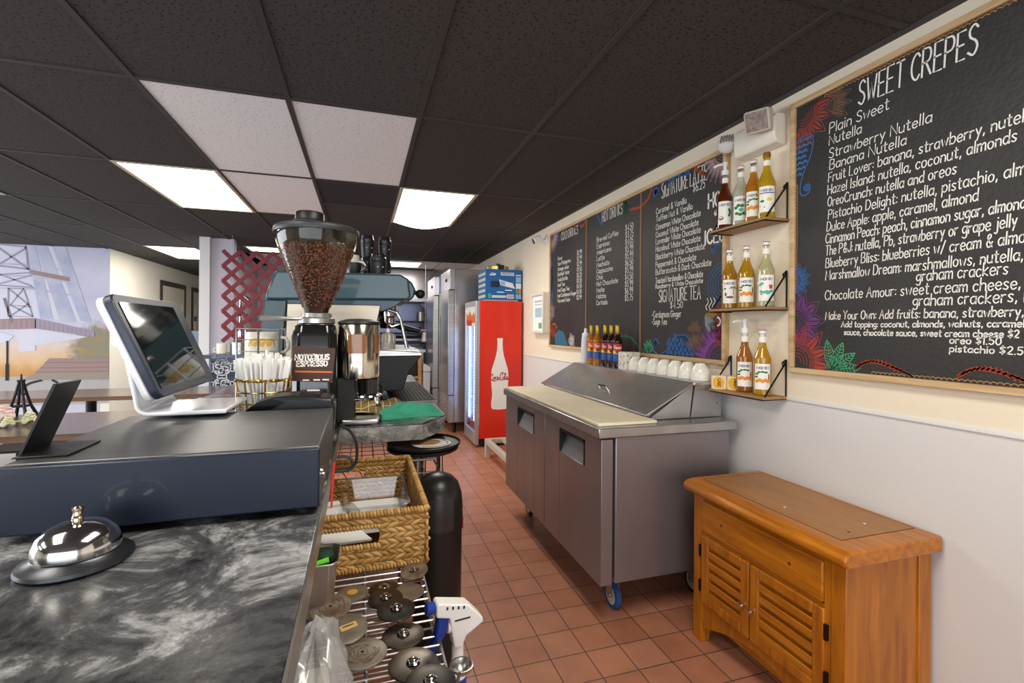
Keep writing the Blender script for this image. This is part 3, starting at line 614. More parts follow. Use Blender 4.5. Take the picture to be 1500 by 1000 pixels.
# coffee cup drawing
cu = MB(); uc, vc = -2.165, 1.43
cu.poly([(uc-.05, vc+.03), (uc-.044, vc-.03), (uc-.02, vc-.06), (uc+.02, vc-.06), (uc+.04, vc-.03), (uc+.05, vc+.03)], fb, 0)
cu.poly([(uc+.047*math.cos(2*PI*i/16), vc+.032+.014*math.sin(2*PI*i/16)) for i in range(16)], lambda u, v: (XB-.0016, -u, v), 1)
cu.strokes([arc(uc+.052, vc-.005, .022, -PI/2, PI/2, 8)], lambda u, v: (XB-.0014, -u, v), .009, 2)
for k in range(3): cu.strokes([[(p[0], p[1]) for p in smoothline([(uc-.03+k*.026, vc+.06, 0), (uc-.04+k*.026, vc+.08, 0), (uc-.02+k*.026, vc+.10, 0), (uc-.03+k*.026, vc+.125, 0)], 4)]], lambda u, v: (XB-.0014, -u, v), .005, 2)
cu.build('painted_cup', [P('cup_paint', '#85888e', .9), P('coffee_paint', '#8f6a3d', .9), chm('wht')], LB, flat=True)
# flower and swirl drawings
chalk(LB, 'painted_flower', flower(-2.08, 1.20, .27, 9, PI*.48, PI*1.02, 8), .0015, 'purple', lr)
chalk(LB, 'painted_flower', flower(-2.05, 1.42, .14, 7, PI*.4, PI*1.2, 5)+flower(-2.05, 1.34, .1, 6, PI*.4, PI*1.2, 5), .0025, 'rust', lr)
chalk(LB, 'painted_flower', flower(-2.28, 1.25, .13, 6, PI*.15, PI*.9, 5)+flower(-2.3, 1.37, .07, 4, 0, PI, 4), .0021, 'brown', lr)
fm_ = MB(); pts = [(-2.62, 1.222), (-2.56, 1.25), (-2.51, 1.30), (-2.45, 1.345), (-2.38, 1.35), (-2.32, 1.31), (-2.30, 1.26), (-2.31, 1.222)]
fm_.poly(pts, lambda u, v: (XB-.0006, -u, v)); fm_.build('painted_swirl', P('chalk_navy', '#1f3550', .9), LB, flat=True)
sp = [pts]
rs = random.Random(3)
for i in range(7):
    for j in range(5):
        u, v = -2.55+i*.038+(.019 if j % 2 else 0), 1.238+j*.027
        if v < 1.222+.125*math.sin(PI*max(0, min(1, (u+2.66)/.38))): sp.append(spiral(u, v, .015, 1.8, 1 if j % 2 else -1, rs.random()*6, 18))
chalk(LB, 'painted_swirl', sp, .0034, 'blue', lr)
chalk(LB, 'painted_swirl', [spiral(-2.68, 1.29, .035, 2)]+[spiral(-2.68, 1.29, .03, 2, 1, .5)]+[[(-2.715, 1.29), (-2.70, 1.24), (-2.66, 1.224)]], .007, 'blue', lr)
gl = []
for a in (2.4, 1.9, 1.45, .95): gl += leaf(-2.75, 1.225, a, .09, .02, 6)
chalk(LB, 'painted_leaf', gl, .0036, 'green', lr)
chalk(LB, 'painted_stem', [[(p[0], p[1]) for p in smoothline([(-3.1, 1.33, 0), (-2.98, 1.32, 0), (-2.87, 1.26, 0), (-2.8, 1.225, 0)], 5)]], .02, 'dkgreen', lr)
chalk(LB, 'painted_flower', flower(-2.08, 2.33, .17, 7, PI*.95, PI*1.5, 6), .0019, 'pink', lr)
chalk_each(LB, 'painted_scroll', [[(p[0], p[1]) for p in smoothline([(-3.0, 2.235, 0), (-2.88, 2.22, 0), (-2.78, 2.25, 0), (-2.73, 2.31, 0)], 5)], [(-2.3, 2.31), (-2.26, 2.27), (-2.22, 2.25)]], .02, 'rust', lr)
chalk_each(LB, 'painted_swirl', [spiral(-2.69, 2.272, .028, 1.8), [(-2.6, 2.3), (-2.45, 2.31), (-2.35, 2.30)], [(-3.5, 2.31), (-3.45, 2.24), (-3.42, 2.21)], [(-3.8, 2.31), (-3.86, 2.24)], [(-4.3, 2.31), (-4.28, 2.23)]], .022, 'dkblue', lr)
gl = []
for a in (4.4, 4.9, 5.5): gl += leaf(-3.06, 2.31, a, .1, .022, 6)
chalk(LB, 'painted_leaf', gl, .005, 'dkgreen', lr)
chalk_each(LB, 'painted_scroll', [[(p[0], p[1]) for p in smoothline([(-3.95, 2.30, 0), (-3.85, 2.27, 0), (-3.75, 2.28, 0), (-3.7, 2.31, 0)], 5)], [(-4.46, 2.0), (-4.45, 1.75)], [(-4.45, 1.42), (-4.38, 1.43), (-4.32, 1.39)]], .02, 'rust', lr)
chalk(LB, 'painted_swirl', [[(-4.47, 2.05), (-4.455, 1.95), (-4.46, 1.85)], [(-4.455, 1.85), (-4.44, 1.75), (-4.46, 1.65)]], .03, 'dkblue', lr)
chalk(LB, 'painted_flower', flower(-4.48, 2.33, .2, 8, -PI*.5, 0, 5), .0025, 'pink', lr)
chalk(LB, 'painted_flower', flower(-4.46, 1.55, .09, 6, 0, 2*PI, 3), .0025, 'pink', lr)
chalk(LB, 'painted_flower', flower(-4.46, 1.30, .13, 6, 0, PI*.8, 5), .0037, 'rust', lr)
fm_ = MB(); fm_.poly([(-4.36, 1.225), (-4.38, 1.32), (-4.28, 1.37), (-4.16, 1.35), (-4.06, 1.225)], lambda u, v: (XB-.0006, -u, v)); fm_.build('painted_swirl', P('chalk_teal', '#33607a', .9), LB, flat=True)
chalk(LB, 'painted_flower', flower(-3.98, 1.27, .075, 5, 0, 2*PI, 2), .0025, 'wht', lr)
chalk(LB, 'painted_swirl', [[(-2.09, 1.83), (-2.13, 1.85), (-2.16, 1.83), (-2.15, 1.80)], spiral(-2.14, 1.815, .03, 2)]+[arc(-2.07, 1.62, q, PI*.55, PI*1.5, 12) for q in (.04, .06, .08, .1, .12)], .003, 'blue', lr)
# ------------------------------------------------------------------ steel prep table
t = thing('prep_table', 'stainless refrigerated sandwich prep table on casters along the right wall', 'prep table', (1.42, 2.7, 0))
YA, YZ = 1.95, 3.46
m = MB(); m.box(1.12, 1.765, YA+.005, YZ-.01, .205, .882); m.build('body', M_doorst, t, bevel=.006)
m = MB(); m.box(1.105, 1.122, YA+.03, YZ-.03, .22, .88); m.build('gasket', M_rubber, t)
ym = 2.655
def fridge_door(y0, y1, h0, h1):
    m = MB(); x0, x1 = 1.045, 1.105; z0, z1 = .205, .875; ha, hb = .71, .835
    m.box(x0, x1, y0, h0, z0, z1); m.box(x0, x1, h1, y1, z0, z1); m.box(x0, x1, h0, h1, z0, ha); m.box(x0, x1, h0, h1, hb, z1)
    o = m.build('door', M_doorst, t, bevel=.003)
    q = MB(); q.box(x0+.05, x0+.055, h0, h1, ha, hb); q.box(x0-.002, x0+.05, h0, h0+.01, ha, hb); q.box(x0-.002, x0+.05, h1-.01, h1, ha, hb); q.box(x0-.002, x0+.05, h0, h1, hb-.012, hb)
    q.build('handle_recess', P('recess_black', '#161616', .5), o)
    q = MB(); q.prism([(x0+.002, ha), (x0+.048, ha), (x0+.048, hb-.02)], h0+.012, h1-.012, 'y'); q.build('pull', P('pull_grey', '#8f9094', .45, .4), o)
fridge_door(ym+.004, YZ-.01, 2.84, 3.17); fridge_door(YA, ym-.004, 2.12, 2.43)
m = MB(); m.box(1.025, 1.80, YA-.012, YZ, .882, .928); m.build('countertop', M_steelh, t, bevel=.005)
m = MB(); m.box(1.045, 1.36, YA+.03, YZ-.035, .9285, .944); m.build('cutting_board', P('cutting_board_cream', '#f0e8d4', .6, vary=(4, '#e3d3b0', .35)), t, bevel=.004)
hy0, hy1 = 2.05, 3.50
m = MB(); m.prism([(1.37, .9285), (1.80, .9285), (1.80, 1.095), (1.625, 1.095), (1.37, .955)], hy0+.02, hy1-.02, 'y'); m.build('rail_housing', M_steelh, t, bevel=.003)
m = MB(); m.prism([(1.345, .948), (1.345, .958), (1.622, 1.112), (1.628, 1.100)], hy0, hy1, 'y'); lid = m.build('lid', M_steelh, t, bevel=.002)
for ya_ in (hy0+.004, hy1-.012): m = MB(); m.prism([(1.36, .932), (1.60, .932), (1.622, 1.10)], ya_, ya_+.008, 'y'); m.build('lid_side', M_steelh, lid)
h = MB(); h.tube([(1.44, 2.60, 1.006), (1.425, 2.60, 1.03), (1.425, 2.70, 1.03), (1.44, 2.70, 1.006)], .006); h.build('lid_handle', M_chrome, lid)
m = MB(); m.prism([(1.605, .932), (1.79, .932), (1.79, 1.10), (1.63, 1.10)], hy0-.002, hy0+.004, 'y')
for p in ((1.65, .96), (1.65, 1.08), (1.77, 1.0)): m.cyl((p[0], hy0-.003, p[1]), (p[0], hy0-.006, p[1]), .006, n=8)
m.build('rail_end_cap', M_steelh, t)
m = MB(); m.box(1.62, 1.80, hy0-.01, hy1, 1.0955, 1.112); m.build('rail_top', P('pale_steel', '#cfd0d6', .3, .9), t, bevel=.003)
def caster(x, y, col):
    o = None
    m = MB(); m.cyl((x, y, .19), (x, y, .205), .045, n=14); m.box(x-.022, x-.018, y-.02, y+.02, .06, .19); m.box(x+.018, x+.022, y-.02, y+.02, .06, .19); m.cyl((x-.026, y, .064), (x+.026, y, .064), .01, n=10)
    o = m.build('caster', M_steelh, t)
    k = MB(); k.lathe([(.045, -.014), (.055, -.016), (.0635, -.012), (.0635, .012), (.055, .016), (.045, .014)], (0, 0, 0), 24, 0, Matrix.Translation((x, y, .0635)) @ Matrix.Rotation(PI/2, 4, 'Y'))
    k.build('tire', P('tire_'+col[1:], col, .5), o)
    k = MB(); k.cyl((x-.013, y, .0635), (x+.013, y, .0635), .046, n=20); k.build('wheel', P('wheel_cream', '#c9c2b2', .5), o)
caster(1.20, 2.11, '#27508a'); caster(1.20, 3.34, '#1d1d1d'); caster(1.68, 2.11, '#1d1d1d'); caster(1.68, 3.34, '#1d1d1d')
# ------------------------------------------------------------------ wooden cabinet
Mw = wood('honey_wood', '#8f4c08', '#c27616', .36, 2, 9, .1); Mwy = wood('honey_wood_long', '#944f09', '#cb7d18', .33, 1, 9, .15); Mtop = wood('worn_table_top', '#98632f', '#ad7a44', .42, 1, 9)
Mdk = P('dark_brown_wood', '#5a3614', .6)  # plain darker brown for seams, screw holes and spots
t = thing('wooden_cabinet', 'honey coloured low wooden cabinet with two louvered doors by the right wall', 'cabinet', (1.63, 1.45, 0))
x0, x1, y0, y1 = 1.44, 1.825, 1.10, 1.812
m = MB(); m.box(x0+.03, x1-.005, y0+.012, y1-.012, .10, .655); body = m.build('carcass', Mw, t)
def leg(x, y, sy):
    m = MB(); m.prism([(x, .0), (x+.045, 0), (x+.052, .05), (x+.052, .655), (x, .655)], y, y+.052*sy, 'y'); m.build('leg', Mw, t, bevel=.003)
leg(x0, y0, 1); leg(x0, y1, -1)
for y, s in ((y0, 1), (y1, -1)):
    m = MB(); m.box(x1-.06, x1, min(y, y+.045*s), max(y, y+.045*s), 0, .655); m.build('leg', Mw, t, bevel=.003)
for ya_ in (y0+.006, y1-.02): m = MB(); m.box(x0+.052, x1-.06, ya_, ya_+.014, .1, .655); m.build('side_panel', Mw, t)
# apron with an arched lower edge
n = 16; arcp = [(y1-.052-(y1-y0-.104)*i/n, .06+.085*math.sin(PI*i/n)) for i in range(n+1)]
m = MB(); m.prism([(y0+.052, .175), (y1-.052, .175)]+arcp, x0+.006, x0+.028, 'x'); m.build('apron', Mw, t, bevel=.002)
m = MB(); m.box(x0+.004, x0+.03, y0+.052, y1-.052, .62, .655); m.box(x0+.004, x0+.03, y0+.052, y1-.052, .478, .492); m.build('rail', Mwy, t)
m = MB(); m.box(x0-.008, x0+.012, y0+.075, y1-.06, .497, .63)
d = m.build('drawer_front', Mwy, t, bevel=.005)
for ya_, yb_ in ((y0+.052, y0+.0735), (y1-.0585, y1-.052)): m = MB(); m.box(x0+.001, x0+.03, ya_, yb_, .10, .655); m.build('stile', Mw, t)
m = MB(); 
for yy in (y0+.20, y1-.18): m.cyl((x0-.0085, yy, .565), (x0-.0078, yy, .565), .006, n=10)
m.build('screw_hole', Mdk, d)
def louver_door(ya, yb, za, zb, kn, hg):
    m = MB(); f = .042; xa, xb = x0-.008, x0+.014
    m.box(xa, xb, ya, ya+f, za, zb); m.box(xa, xb, yb-f, yb, za, zb); m.box(xa, xb, ya+f, yb-f, za, za+f*.9); m.box(xa, xb, ya+f, yb-f, zb-f*.9, zb)
    dr = m.build('door', Mw, t, bevel=.004)
    k = 5; zz = za+f*.9; hh = (zb-za-1.8*f)/k
    for i in range(k):
        q = MB(); q.prism([(xa+.002, zz+hh*i+.002), (xa+.009, zz+hh*i+.002), (xb-.002, zz+hh*(i+.62)), (xb-.009, zz+hh*(i+.62))], ya+f, yb-f, 'y') if False else q.prism([(xa+.001, zz+hh*i), (xa+.006, zz+hh*i), (xa+.006, zz+hh*(i+.66)), (xa+.001, zz+hh*(i+.62))], ya+f, yb-f, 'y')
        q.build('louver', Mwy, dr, bevel=.002)
    q = MB(); q.box(xb-.006, xb-.002, ya+f, yb-f, za+f*.9, zb-f*.9); q.build('back_panel', Mwy, dr)
    q = MB(); q.lathe([(.0, .026), (.010, .024), (.012, .018), (.008, .012), (.005, .008), (.005, 0)], (0, 0, 0), 14, 0, Matrix.Translation((xa, kn, (za+zb)/2-.02)) @ Matrix.Rotation(-PI/2, 4, 'Y')); q.build('knob', M_chrome, dr)
    for z in (zb-.07, za+.07):
        q = MB(); q.box(xa-.003, xa+.01, hg-.005, hg+.005, z-.025, z+.025); q.build('hinge', P('hinge_dark', '#2d2017', .4, .6), dr)
mid = 1.482
louver_door(mid+.003, y1-.058, .185, .478, mid+.022, y1-.052); louver_door(y0+.07, mid-.003, .185, .478, mid-.022, y0+.062)
# top with a rounded front edge and an inset panel
def rounded(hw, r, n=5): pass
prof = [(x0-.042, .665), (x0-.046, .678), (x0-.040, .692), (x0-.022, .703), (x0+.006, .707), (x1+.005, .707), (x1+.005, .655), (x0-.03, .655)]
m = MB(); m.prism(prof, y0-.03, y1+.022, 'y'); m.build('top', Mwy, t, bevel=.012, seg=3)
m = MB(); m.box(x0+.035, x1-.018, y0+.045, y1-.02, .7068, .7078); ti = m.build('top_inset', Mtop, t)
m = MB()
for a in ((x0+.033, x0+.035, y0+.043, y1-.018), (x1-.018, x1-.016, y0+.043, y1-.018), (x0+.033, x1-.016, y0+.043, y0+.045), (x0+.033, x1-.016, y1-.020, y1-.018)): m.box(*a, .7066, .7081)
m.build('inset_seam', Mdk, t)
m = MB()
for p in ((x0+.12, y0+.085, 0), (x0+.24, y0+.12, 1), (x0+.1, y0+.32, 1)): m.cyl((p[0], p[1], .7078), (p[0], p[1], .7083), .005, n=10, mi=p[2])
m.build('screw_spot', [Mdk, M_paper], ti)
# ------------------------------------------------------------------ wall shelves
Msh = wood('shelf_wood', '#8f6b42', '#b08a5c', .55, 1, 10)
def shelf(z, label, pale=False):
    t = thing('wall_shelf', label, 'shelf', (W, 1.86, z), 'wall shelves with bottles')
    m = MB(); m.box(1.70, W-.002, 1.682, 2.035, z-.012, z); m.build('plank', Msh, t, bevel=.002)
    for y in (1.69, 2.027):
        q = MB(); a = (1.703, y, z-.014); bq = (W-.006, y, z-.014); c = (W-.006, y, z+.165)
        q.tube([a, bq, c, (1.715, y-.0, z+.002)] if False else [a, bq, c], .004, 6)
        q.tube([(1.703, y, z-.014), (W-.006, y, z+.155)], .004, 6)
        q.tube([(W-.006, y, z+.15), (W-.012, y+.012, z+.135), (W-.006, y+.02, z+.15), (W-.006, y, z+.165)], .0035, 6)
        q.build('bracket', M_blackm, t)
    q = MB(); q.tube([(1.703, 1.69, z-.014), (1.703, 2.027, z-.014)], .004, 6); q.build('front_rod', M_blackm, t)
    return t
shelf(1.885, 'highest wooden wall shelf with black wire brackets between the menu boards')
shelf(1.485, 'middle wooden wall shelf with black wire brackets between the menu boards')
shelf(1.082, 'lowest wooden wall shelf with black wire brackets and label rolls')
# ------------------------------------------------------------------ syrup bottles
G_clear = thin_glass('clear_glass', '#f4f6f2', .10)
def cylmap(c, r, ang): return lambda u, v: (c[0]+r*math.cos(ang+u/r), c[1]+r*math.sin(ang+u/r), c[2]+v)
def cpatch(m, c, r, ang, u0, u1, v0, v1, mi=0, n=10):
    f = cylmap(c, r, ang); m.sheet([[f(u0+(u1-u0)*i/n, v) for i in range(n+1)] for v in (v0, v1)], mi)
LABC = {'white': '#f1efe8', 'green': '#2f7a3c', 'orange': '#e8912a', 'brown': '#8a5428', 'teal': '#58b59a', 'red': '#c8402f', 'yellow': '#f0c62e', 'navy': '#23306a'}
def lm(k): return P('label_'+k, LABC[k], .6)
LKEYS = ['white', 'green', 'orange', 'brown', 'teal', 'red', 'yellow', 'navy']
def syrup(x, y, z, liquid, art, label, pump=False, cap='red', h=1.0):
    t = thing('syrup_bottle', label, 'bottle', (x, y, z), 'syrup bottles on the wall shelves')
    ang = math.atan2(-y-.15, -x)
    R = .037
    body = P('syrup_'+liquid[1:], liquid, .06, trans=.55, ior=1.38, coat=.6)
    m = MB(); m.lathe([(0, .001), (R-.004, .001), (R, .006), (R, .165), (R-.001, .172)], (x, y, z), 28)
    m.lathe([(R-.001, .172), (R-.006, .185), (.024, .203), (.0175, .222), (.0155, .24)], (x, y, z), 28); m.build('bottle_body', body, t)
    m = MB(); m.lathe([(.0155, .24), (.0145, .262), (.014, .280), (.0155, .281), (.0155, .286), (.013, .287)], (x, y, z), 20); m.build('neck', G_clear if cap != 'cork' else body, t)
    m = MB(); cpatch(m, (x, y, z), .0160, ang, -.018, .018, .243, .268, 0, 6); m.build('neck_label', lm('white'), t)
    q = MB()
    if pump:
        q.cyl((x, y, z+.284), (x, y, z+.308), .017, n=16); q.cyl((x, y, z+.308), (x, y, z+.335), .008, n=12); q.cyl((x, y, z+.335), (x, y, z+.35), .014, .012, n=14)
        q.tube([(x, y, z+.343), (x-.02, y+.03, z+.343), (x-.03, y+.045, z+.335)], .006, 8); q.build('pump', M_white, t)
    elif cap == 'cork':
        q.lathe([(0, .306), (.014, .306), (.0165, .30), (.0165, .285), (0, .284)], (x, y, z), 18); q.build('cork_cap', P('cork_brown', '#8a5a2b', .6), t)
    else:
        q.lathe([(0, .300), (.0150, .300), (.016, .298), (.016, .292)], (x, y, z), 18, 0); q.lathe([(.016, .292), (.016, .284)], (x, y, z), 18, 1); q.lathe([(.0163, .296), (.0163, .292)], (x, y, z), 18, 1); q.build('cap', [P('cap_red', '#c23b4b', .4), M_white], t)
    m = MB(); c = (x, y, z); r1 = R+.0006; f = cylmap(c, r1+.0006, ang)
    cpatch(m, c, r1, ang, -.036, .036, .028, .145, 0, 14)
    m.build('label', [lm('white')], t)
    a = MB(); g = lambda pts, mi: a.polyc(pts, f, LKEYS.index(mi), 6)
    a.strokes(text_lines('MONIN', -.026, .121, .011, width=.052, wob=0), f, .0028, LKEYS.index('navy'))
    for k in range(3): a.strokes([[(-.02, .046-.004*k), (.02, .046-.004*k)]], f, .0012, LKEYS.index('brown'))
    def blob(u, v, ru, rv, mi, n=10): g([(u+ru*math.cos(2*PI*i/n), v+rv*math.sin(2*PI*i/n)) for i in range(n)], mi)
    if art == 'fruit':
        for k in range(5): blob(-.024+.012*k, .066+.004*(k % 2), .009, .009, 'orange')
        for u, v, a_ in ((-.026, .098, .5), (-.016, .106, .2), (.0, .108, 0), (.014, .106, -.2), (-.028, .085, 1.2)): blob(u, v, .009, .0045, 'green')
        blob(.028, .085, .004, .016, 'brown')
        for k in range(2): a.strokes([[(-.012, .09-.007*k), (.012, .09-.007*k)]], f, .0018, LKEYS.index('orange'))
    elif art == 'palm':
        a.strokes([[(.016, .07), (.018, .09), (.014, .104)]], f, .003, LKEYS.index('brown'))
        for u in (-.01, -.004, .006, .012): a.strokes([[(.014, .104), (.014+u*.8, .11), (.014+u*1.6, .1)]], f, .004, LKEYS.index('green'))
        blob(-.024, .1, .008, .004, 'green'); blob(-.02, .072, .006, .01, 'green'); blob(0, .058, .02, .006, 'brown')
        a.strokes([[(-.01, .083), (.008, .083)]], f, .004, LKEYS.index('yellow'))
    elif art == 'mint':
        for u, v in ((-.026, .1), (-.018, .106), (-.022, .07), (-.01, .066), (.002, .07), (.014, .068), (.022, .072), (.006, .062)): blob(u, v, .009, .006, 'teal')
        g([(.012, .082), (.026, .082), (.028, .10), (.010, .10)], 'red'); a.strokes([[(-.022, .088), (.004, .088)]], f, .003, LKEYS.index('red')); blob(-.02, .058, .005, .004, 'red')
    elif art == 'green':
        for u, v in ((-.024, .09), (-.012, .1), (.004, .098), (-.02, .062), (-.004, .056), (.012, .06), (.022, .066)): blob(u, v, .01, .008, 'green')
        blob(0, .078, .012, .01, 'teal')
    elif art == 'coco':
        blob(-.02, .06, .014, .01, 'brown'); blob(-.022, .063, .01, .005, 'white')
        for u, v in ((.02, .1), (.024, .088), (.02, .074)): blob(u, v, .007, .009, 'green')
        a.strokes([[(-.012, .086), (.008, .086)]], f, .003, LKEYS.index('teal'))
    elif art == 'vanilla':
        a.strokes([[(-.03, .056), (-.01, .05), (.02, .062)]], f, .006, LKEYS.index('brown')); a.polyc([(-.034, .112), (.034, .112), (.034, .116), (-.034, .116)], f, LKEYS.index('navy')); blob(-.02, .078, .01, .006, 'green'); blob(.01, .085, .012, .008, 'yellow')
    a.build('label_print', [lm(k) for k in LKEYS], t, flat=True)
    return t
syrup(1.768, 2.005, 1.8855, '#6e2c10', 'coco', 'dark amber syrup bottle with white pump top on the highest shelf', pump=True)
syrup(1.775, 1.905, 1.8855, '#dfe2c8', 'green', 'clear syrup bottle with green art and red cap next to the pump bottle')
syrup(1.770, 1.820, 1.8855, '#d9932a', 'fruit', 'orange syrup bottle with red cap beside the corked bottle, highest shelf')
syrup(1.762, 1.735, 1.8855, '#d8b428', 'vanilla', 'yellow syrup bottle with brown cork cap on the highest shelf', cap='cork')
syrup(1.770, 1.970, 1.4855, '#c8962a', 'palm', 'amber syrup bottle with palm tree label on the middle shelf')
syrup(1.770, 1.860, 1.4855, '#d0a01f', 'fruit', 'golden syrup bottle with orange fruit label, in the centre of the middle shelf')
syrup(1.765, 1.738, 1.4855, '#d6d4a4', 'mint', 'pale clear syrup bottle with mint green label on the middle shelf')
syrup(1.772, 1.870, 1.0825, '#b8741a', 'fruit', 'dark gold syrup bottle with white pump beside label rolls on the lowest shelf', pump=True)
syrup(1.765, 1.755, 1.0825, '#d2a41e', 'fruit', 'golden syrup bottle with red cap on the lowest shelf near the bracket')
# rolls of round stickers
def roll(x, y, z, txt, label):
    t = thing('sticker_roll', label, 'sticker roll', (x, y, z), 'sticker rolls on the lowest shelf')
    R = .037
    ang = math.atan2(-y, -x); c = (x, y, z)
    m = MB(); m.lathe([(.019, 0), (R, 0), (R, .066), (.019, .066), (.019, 0)], c, 28); m.build('roll', P('sticker_backing', '#f3e3c0', .6), t)
    s = MB(); f = cylmap(c, R+.0006, ang); f2 = cylmap(c, R+.0012, ang)
    s.polyc([(-.004+.029*math.cos(2*PI*i/20), .033+.03*math.sin(2*PI*i/20)) for i in range(20)], f, 0, 14)
    L = text_lines(txt, -.020, -.004, .012, width=.040, wob=0)
    s.strokes([[(-.001+v, .033-u) for u, v in l] for l in [[(p[0], p[1]) for p in l] for l in L]], f2, .0034, 1)
    s.build('sticker_print', [P('sticker_yellow', '#f2b01c', .5), M_black], t, flat=True)
roll(1.785, 1.9445, 1.0825, 'FIRST', 'roll of yellow first stickers touching the pump bottle on the lowest shelf')
roll(1.737, 2.0015, 1.0825, 'USE', 'roll of yellow use stickers at the far end of the lowest shelf')
# ------------------------------------------------------------------ coloured syrup bottles standing on the prep table rail
def bar_bottle(x, y, z, amber, label):
    t = thing('flavour_syrup_bottle', label, 'bottle', (x, y, z), 'flavour syrup bottles on the prep table')
    R = .0355; ang = math.atan2(-y, -x)+.05
    body = P('flavour_amber' if amber else 'flavour_dark', '#c77f12' if amber else '#2a0d0a', .07, trans=.45 if amber else .1, ior=1.38, coat=.6)
    m = MB(); m.lathe([(0, .001), (R-.003, .001), (R, .006), (R, .175), (R-.003, .188), (.022, .212), (.015, .228), (.0135, .24)], (x, y, z), 24); m.build('bottle_body', body, t)
    q = MB(); q.lathe([(.0140, .238), (.0150, .24), (.0150, .292), (.013, .295), (0, .295)], (x, y, z), 16); q.build('foil_cap', P('gold_foil', '#c9a63a', .3, .5), t)
    c = (x, y, z); r = R+.0006; m = MB(); u = .034
    cpatch(m, c, r, ang, -u, u, .118, .166, 0); cpatch(m, c, r, ang, -u, u, .098, .118, 1); cpatch(m, c, r, ang, -u, u, .045, .098, 2)
    m.build('label', [P('label_red' + ('b' if amber else 'a'), '#e2571f' if amber else '#c92a22', .5), lm('yellow'), P('label_blue', '#2157a6', .5)], t)
    f = cylmap(c, r+.0007, ang); a = MB()
    a.strokes(text_lines('Torani', -.028, .132, .02, width=.054, slant=.25, wob=0), f, .0034, 0)
    a.polyc([(.016*math.cos(2*PI*i/12), .112+.011*math.sin(2*PI*i/12)) for i in range(12)], f, 1)
    a.strokes([[(-.022, .082), (.022, .082)], [(-.016, .072), (.016, .072)]], f, .004, 0)
    a.build('label_print', [lm('white'), P('print_brown', '#7a4a2a', .6)], t, flat=True)
zt = 1.1125
bar_bottle(1.700, 3.345, zt, True, 'amber flavour syrup bottle with gold cap beside the white squeeze bottle')
bar_bottle(1.700, 3.245, zt, True, 'amber flavour syrup bottle with gold cap next to the dark bottles')
bar_bottle(1.700, 3.125, zt, False, 'dark flavour syrup bottle with gold cap right beside the amber ones')
bar_bottle(1.700, 3.035, zt, False, 'dark flavour syrup bottle in the centre of the three dark ones')
bar_bottle(1.690, 2.935, zt, False, 'dark flavour syrup bottle closest to the patterned white box')
t = thing('squeeze_bottle', 'tall white plastic squeeze bottle at the far end of the prep table', 'bottle', (1.70, 3.445, zt))
m = MB(); m.lathe([(0, .001), (.035, .001), (.038, .008), (.037, .12), (.034, .19), (.028, .215)], (1.70, 3.445, zt), 22); m.build('bottle_body', P('frosted_white', '#dfe3ee', .4, trans=.2), t)
m = MB(); m.lathe([(.029, .213), (.030, .23), (.018, .238), (.013, .245), (.011, .272), (0, .273)], (1.70, 3.445, zt), 18); m.build('cap', M_white, t)
t = thing('napkin_box', 'small white box with black speckles between bottles and bowls', 'box', (1.715, 2.83, zt))
m = MB(); m.box(1.66, 1.77, 2.775, 2.87, zt, zt+.115); m.build('box_body', P('box_white', '#e4ddd0', .7), t, bevel=.003)
q = MB(); rs = random.Random(5)
for i in range(26):
    u, v = rs.uniform(2.782, 2.863), rs.uniform(zt+.01, zt+.105); q.strokes([[(u, v), (u+rs.uniform(-.006, .006), v+rs.uniform(-.012, .012))]], lambda a, c: (1.6594, a, c), .004)
    u = rs.uniform(1.667, 1.763); q.strokes([[(u, v), (u+rs.uniform(-.006, .006), v+rs.uniform(-.012, .012))]], lambda a, c: (a, 2.7744, c), .004)
q.build('speckles', M_black, t, flat=True)
M_china = P('white_china', '#e9e5d8', .25, coat=.3)
NB = ['white bowl upside down nearest the shelf bracket in the row on the rail', 'white bowl upside down, second from the shelf bracket in the row', 'white bowl upside down, third from the shelf bracket in the row', 'white bowl upside down, fourth from the shelf bracket, mid row', 'white bowl upside down, third from the speckled box in the row', 'white bowl upside down, second from the speckled box in the row', 'white bowl upside down directly beside the speckled white box']
for k in range(7):
    y = 2.112+k*.1035; x = 1.712
    m = MB(); m.lathe([(.049, .001), (.0505, .004), (.050, .035), (.043, .062), (.027, .082), (.025, .09), (.019, .09), (.018, .083), (0, .083)], (x, y, zt), 26)
    m.lathe([(.049, .001), (.046, .004), (.045, .034), (.038, .058), (0, .076)], (x, y, zt), 26)
    o = m.build('bowl', M_china); tag(o, NB[k], 'bowl', 'white bowls on the prep table rail')
# ------------------------------------------------------------------ emergency light, camera, framed permit
t = thing('emergency_light', 'white wall emergency light with two lamp heads above the shelves', 'emergency light', (W, 1.83, 2.27))
m = MB(); m.prism([(W-.001, 2.225), (W-.06, 2.235), (W-.072, 2.26), (W-.072, 2.345), (W-.055, 2.37), (W-.001, 2.372)], 1.70, 1.95, 'y'); m.build('housing', P('lamp_housing', '#e7e0d2', .45), t, bevel=.008, seg=3)
hd = MB(); Rm = Matrix.Translation((W-.115, 1.745, 2.335)) @ Euler((0, math.radians(-18), math.radians(28))).to_matrix().to_4x4()
hd.box(-.035, .035, -.055, .055, -.05, .05, 0, Rm); h = hd.build('lamp_head', P('lamp_housing2', '#cfc7bb', .45), t, bevel=.012, seg=3)
q = MB(); q.box(-.0375, -.0352, -.046, .046, -.041, .041, 0, Rm); q.build('lens', P('prism_lens', '#b7a79c', .25, bump=(220, .9), vary=(60, '#8a7b74', .2)), h)
q = MB(); q.cyl((W-.075, 1.745, 2.335), (W-.06, 1.745, 2.32), .018, n=12); q.build('lamp_neck', M_white, h)
Rm2 = Matrix.Translation((W-.06, 2.005, 2.33)) @ Euler((0, math.radians(-50), math.radians(40))).to_matrix().to_4x4()
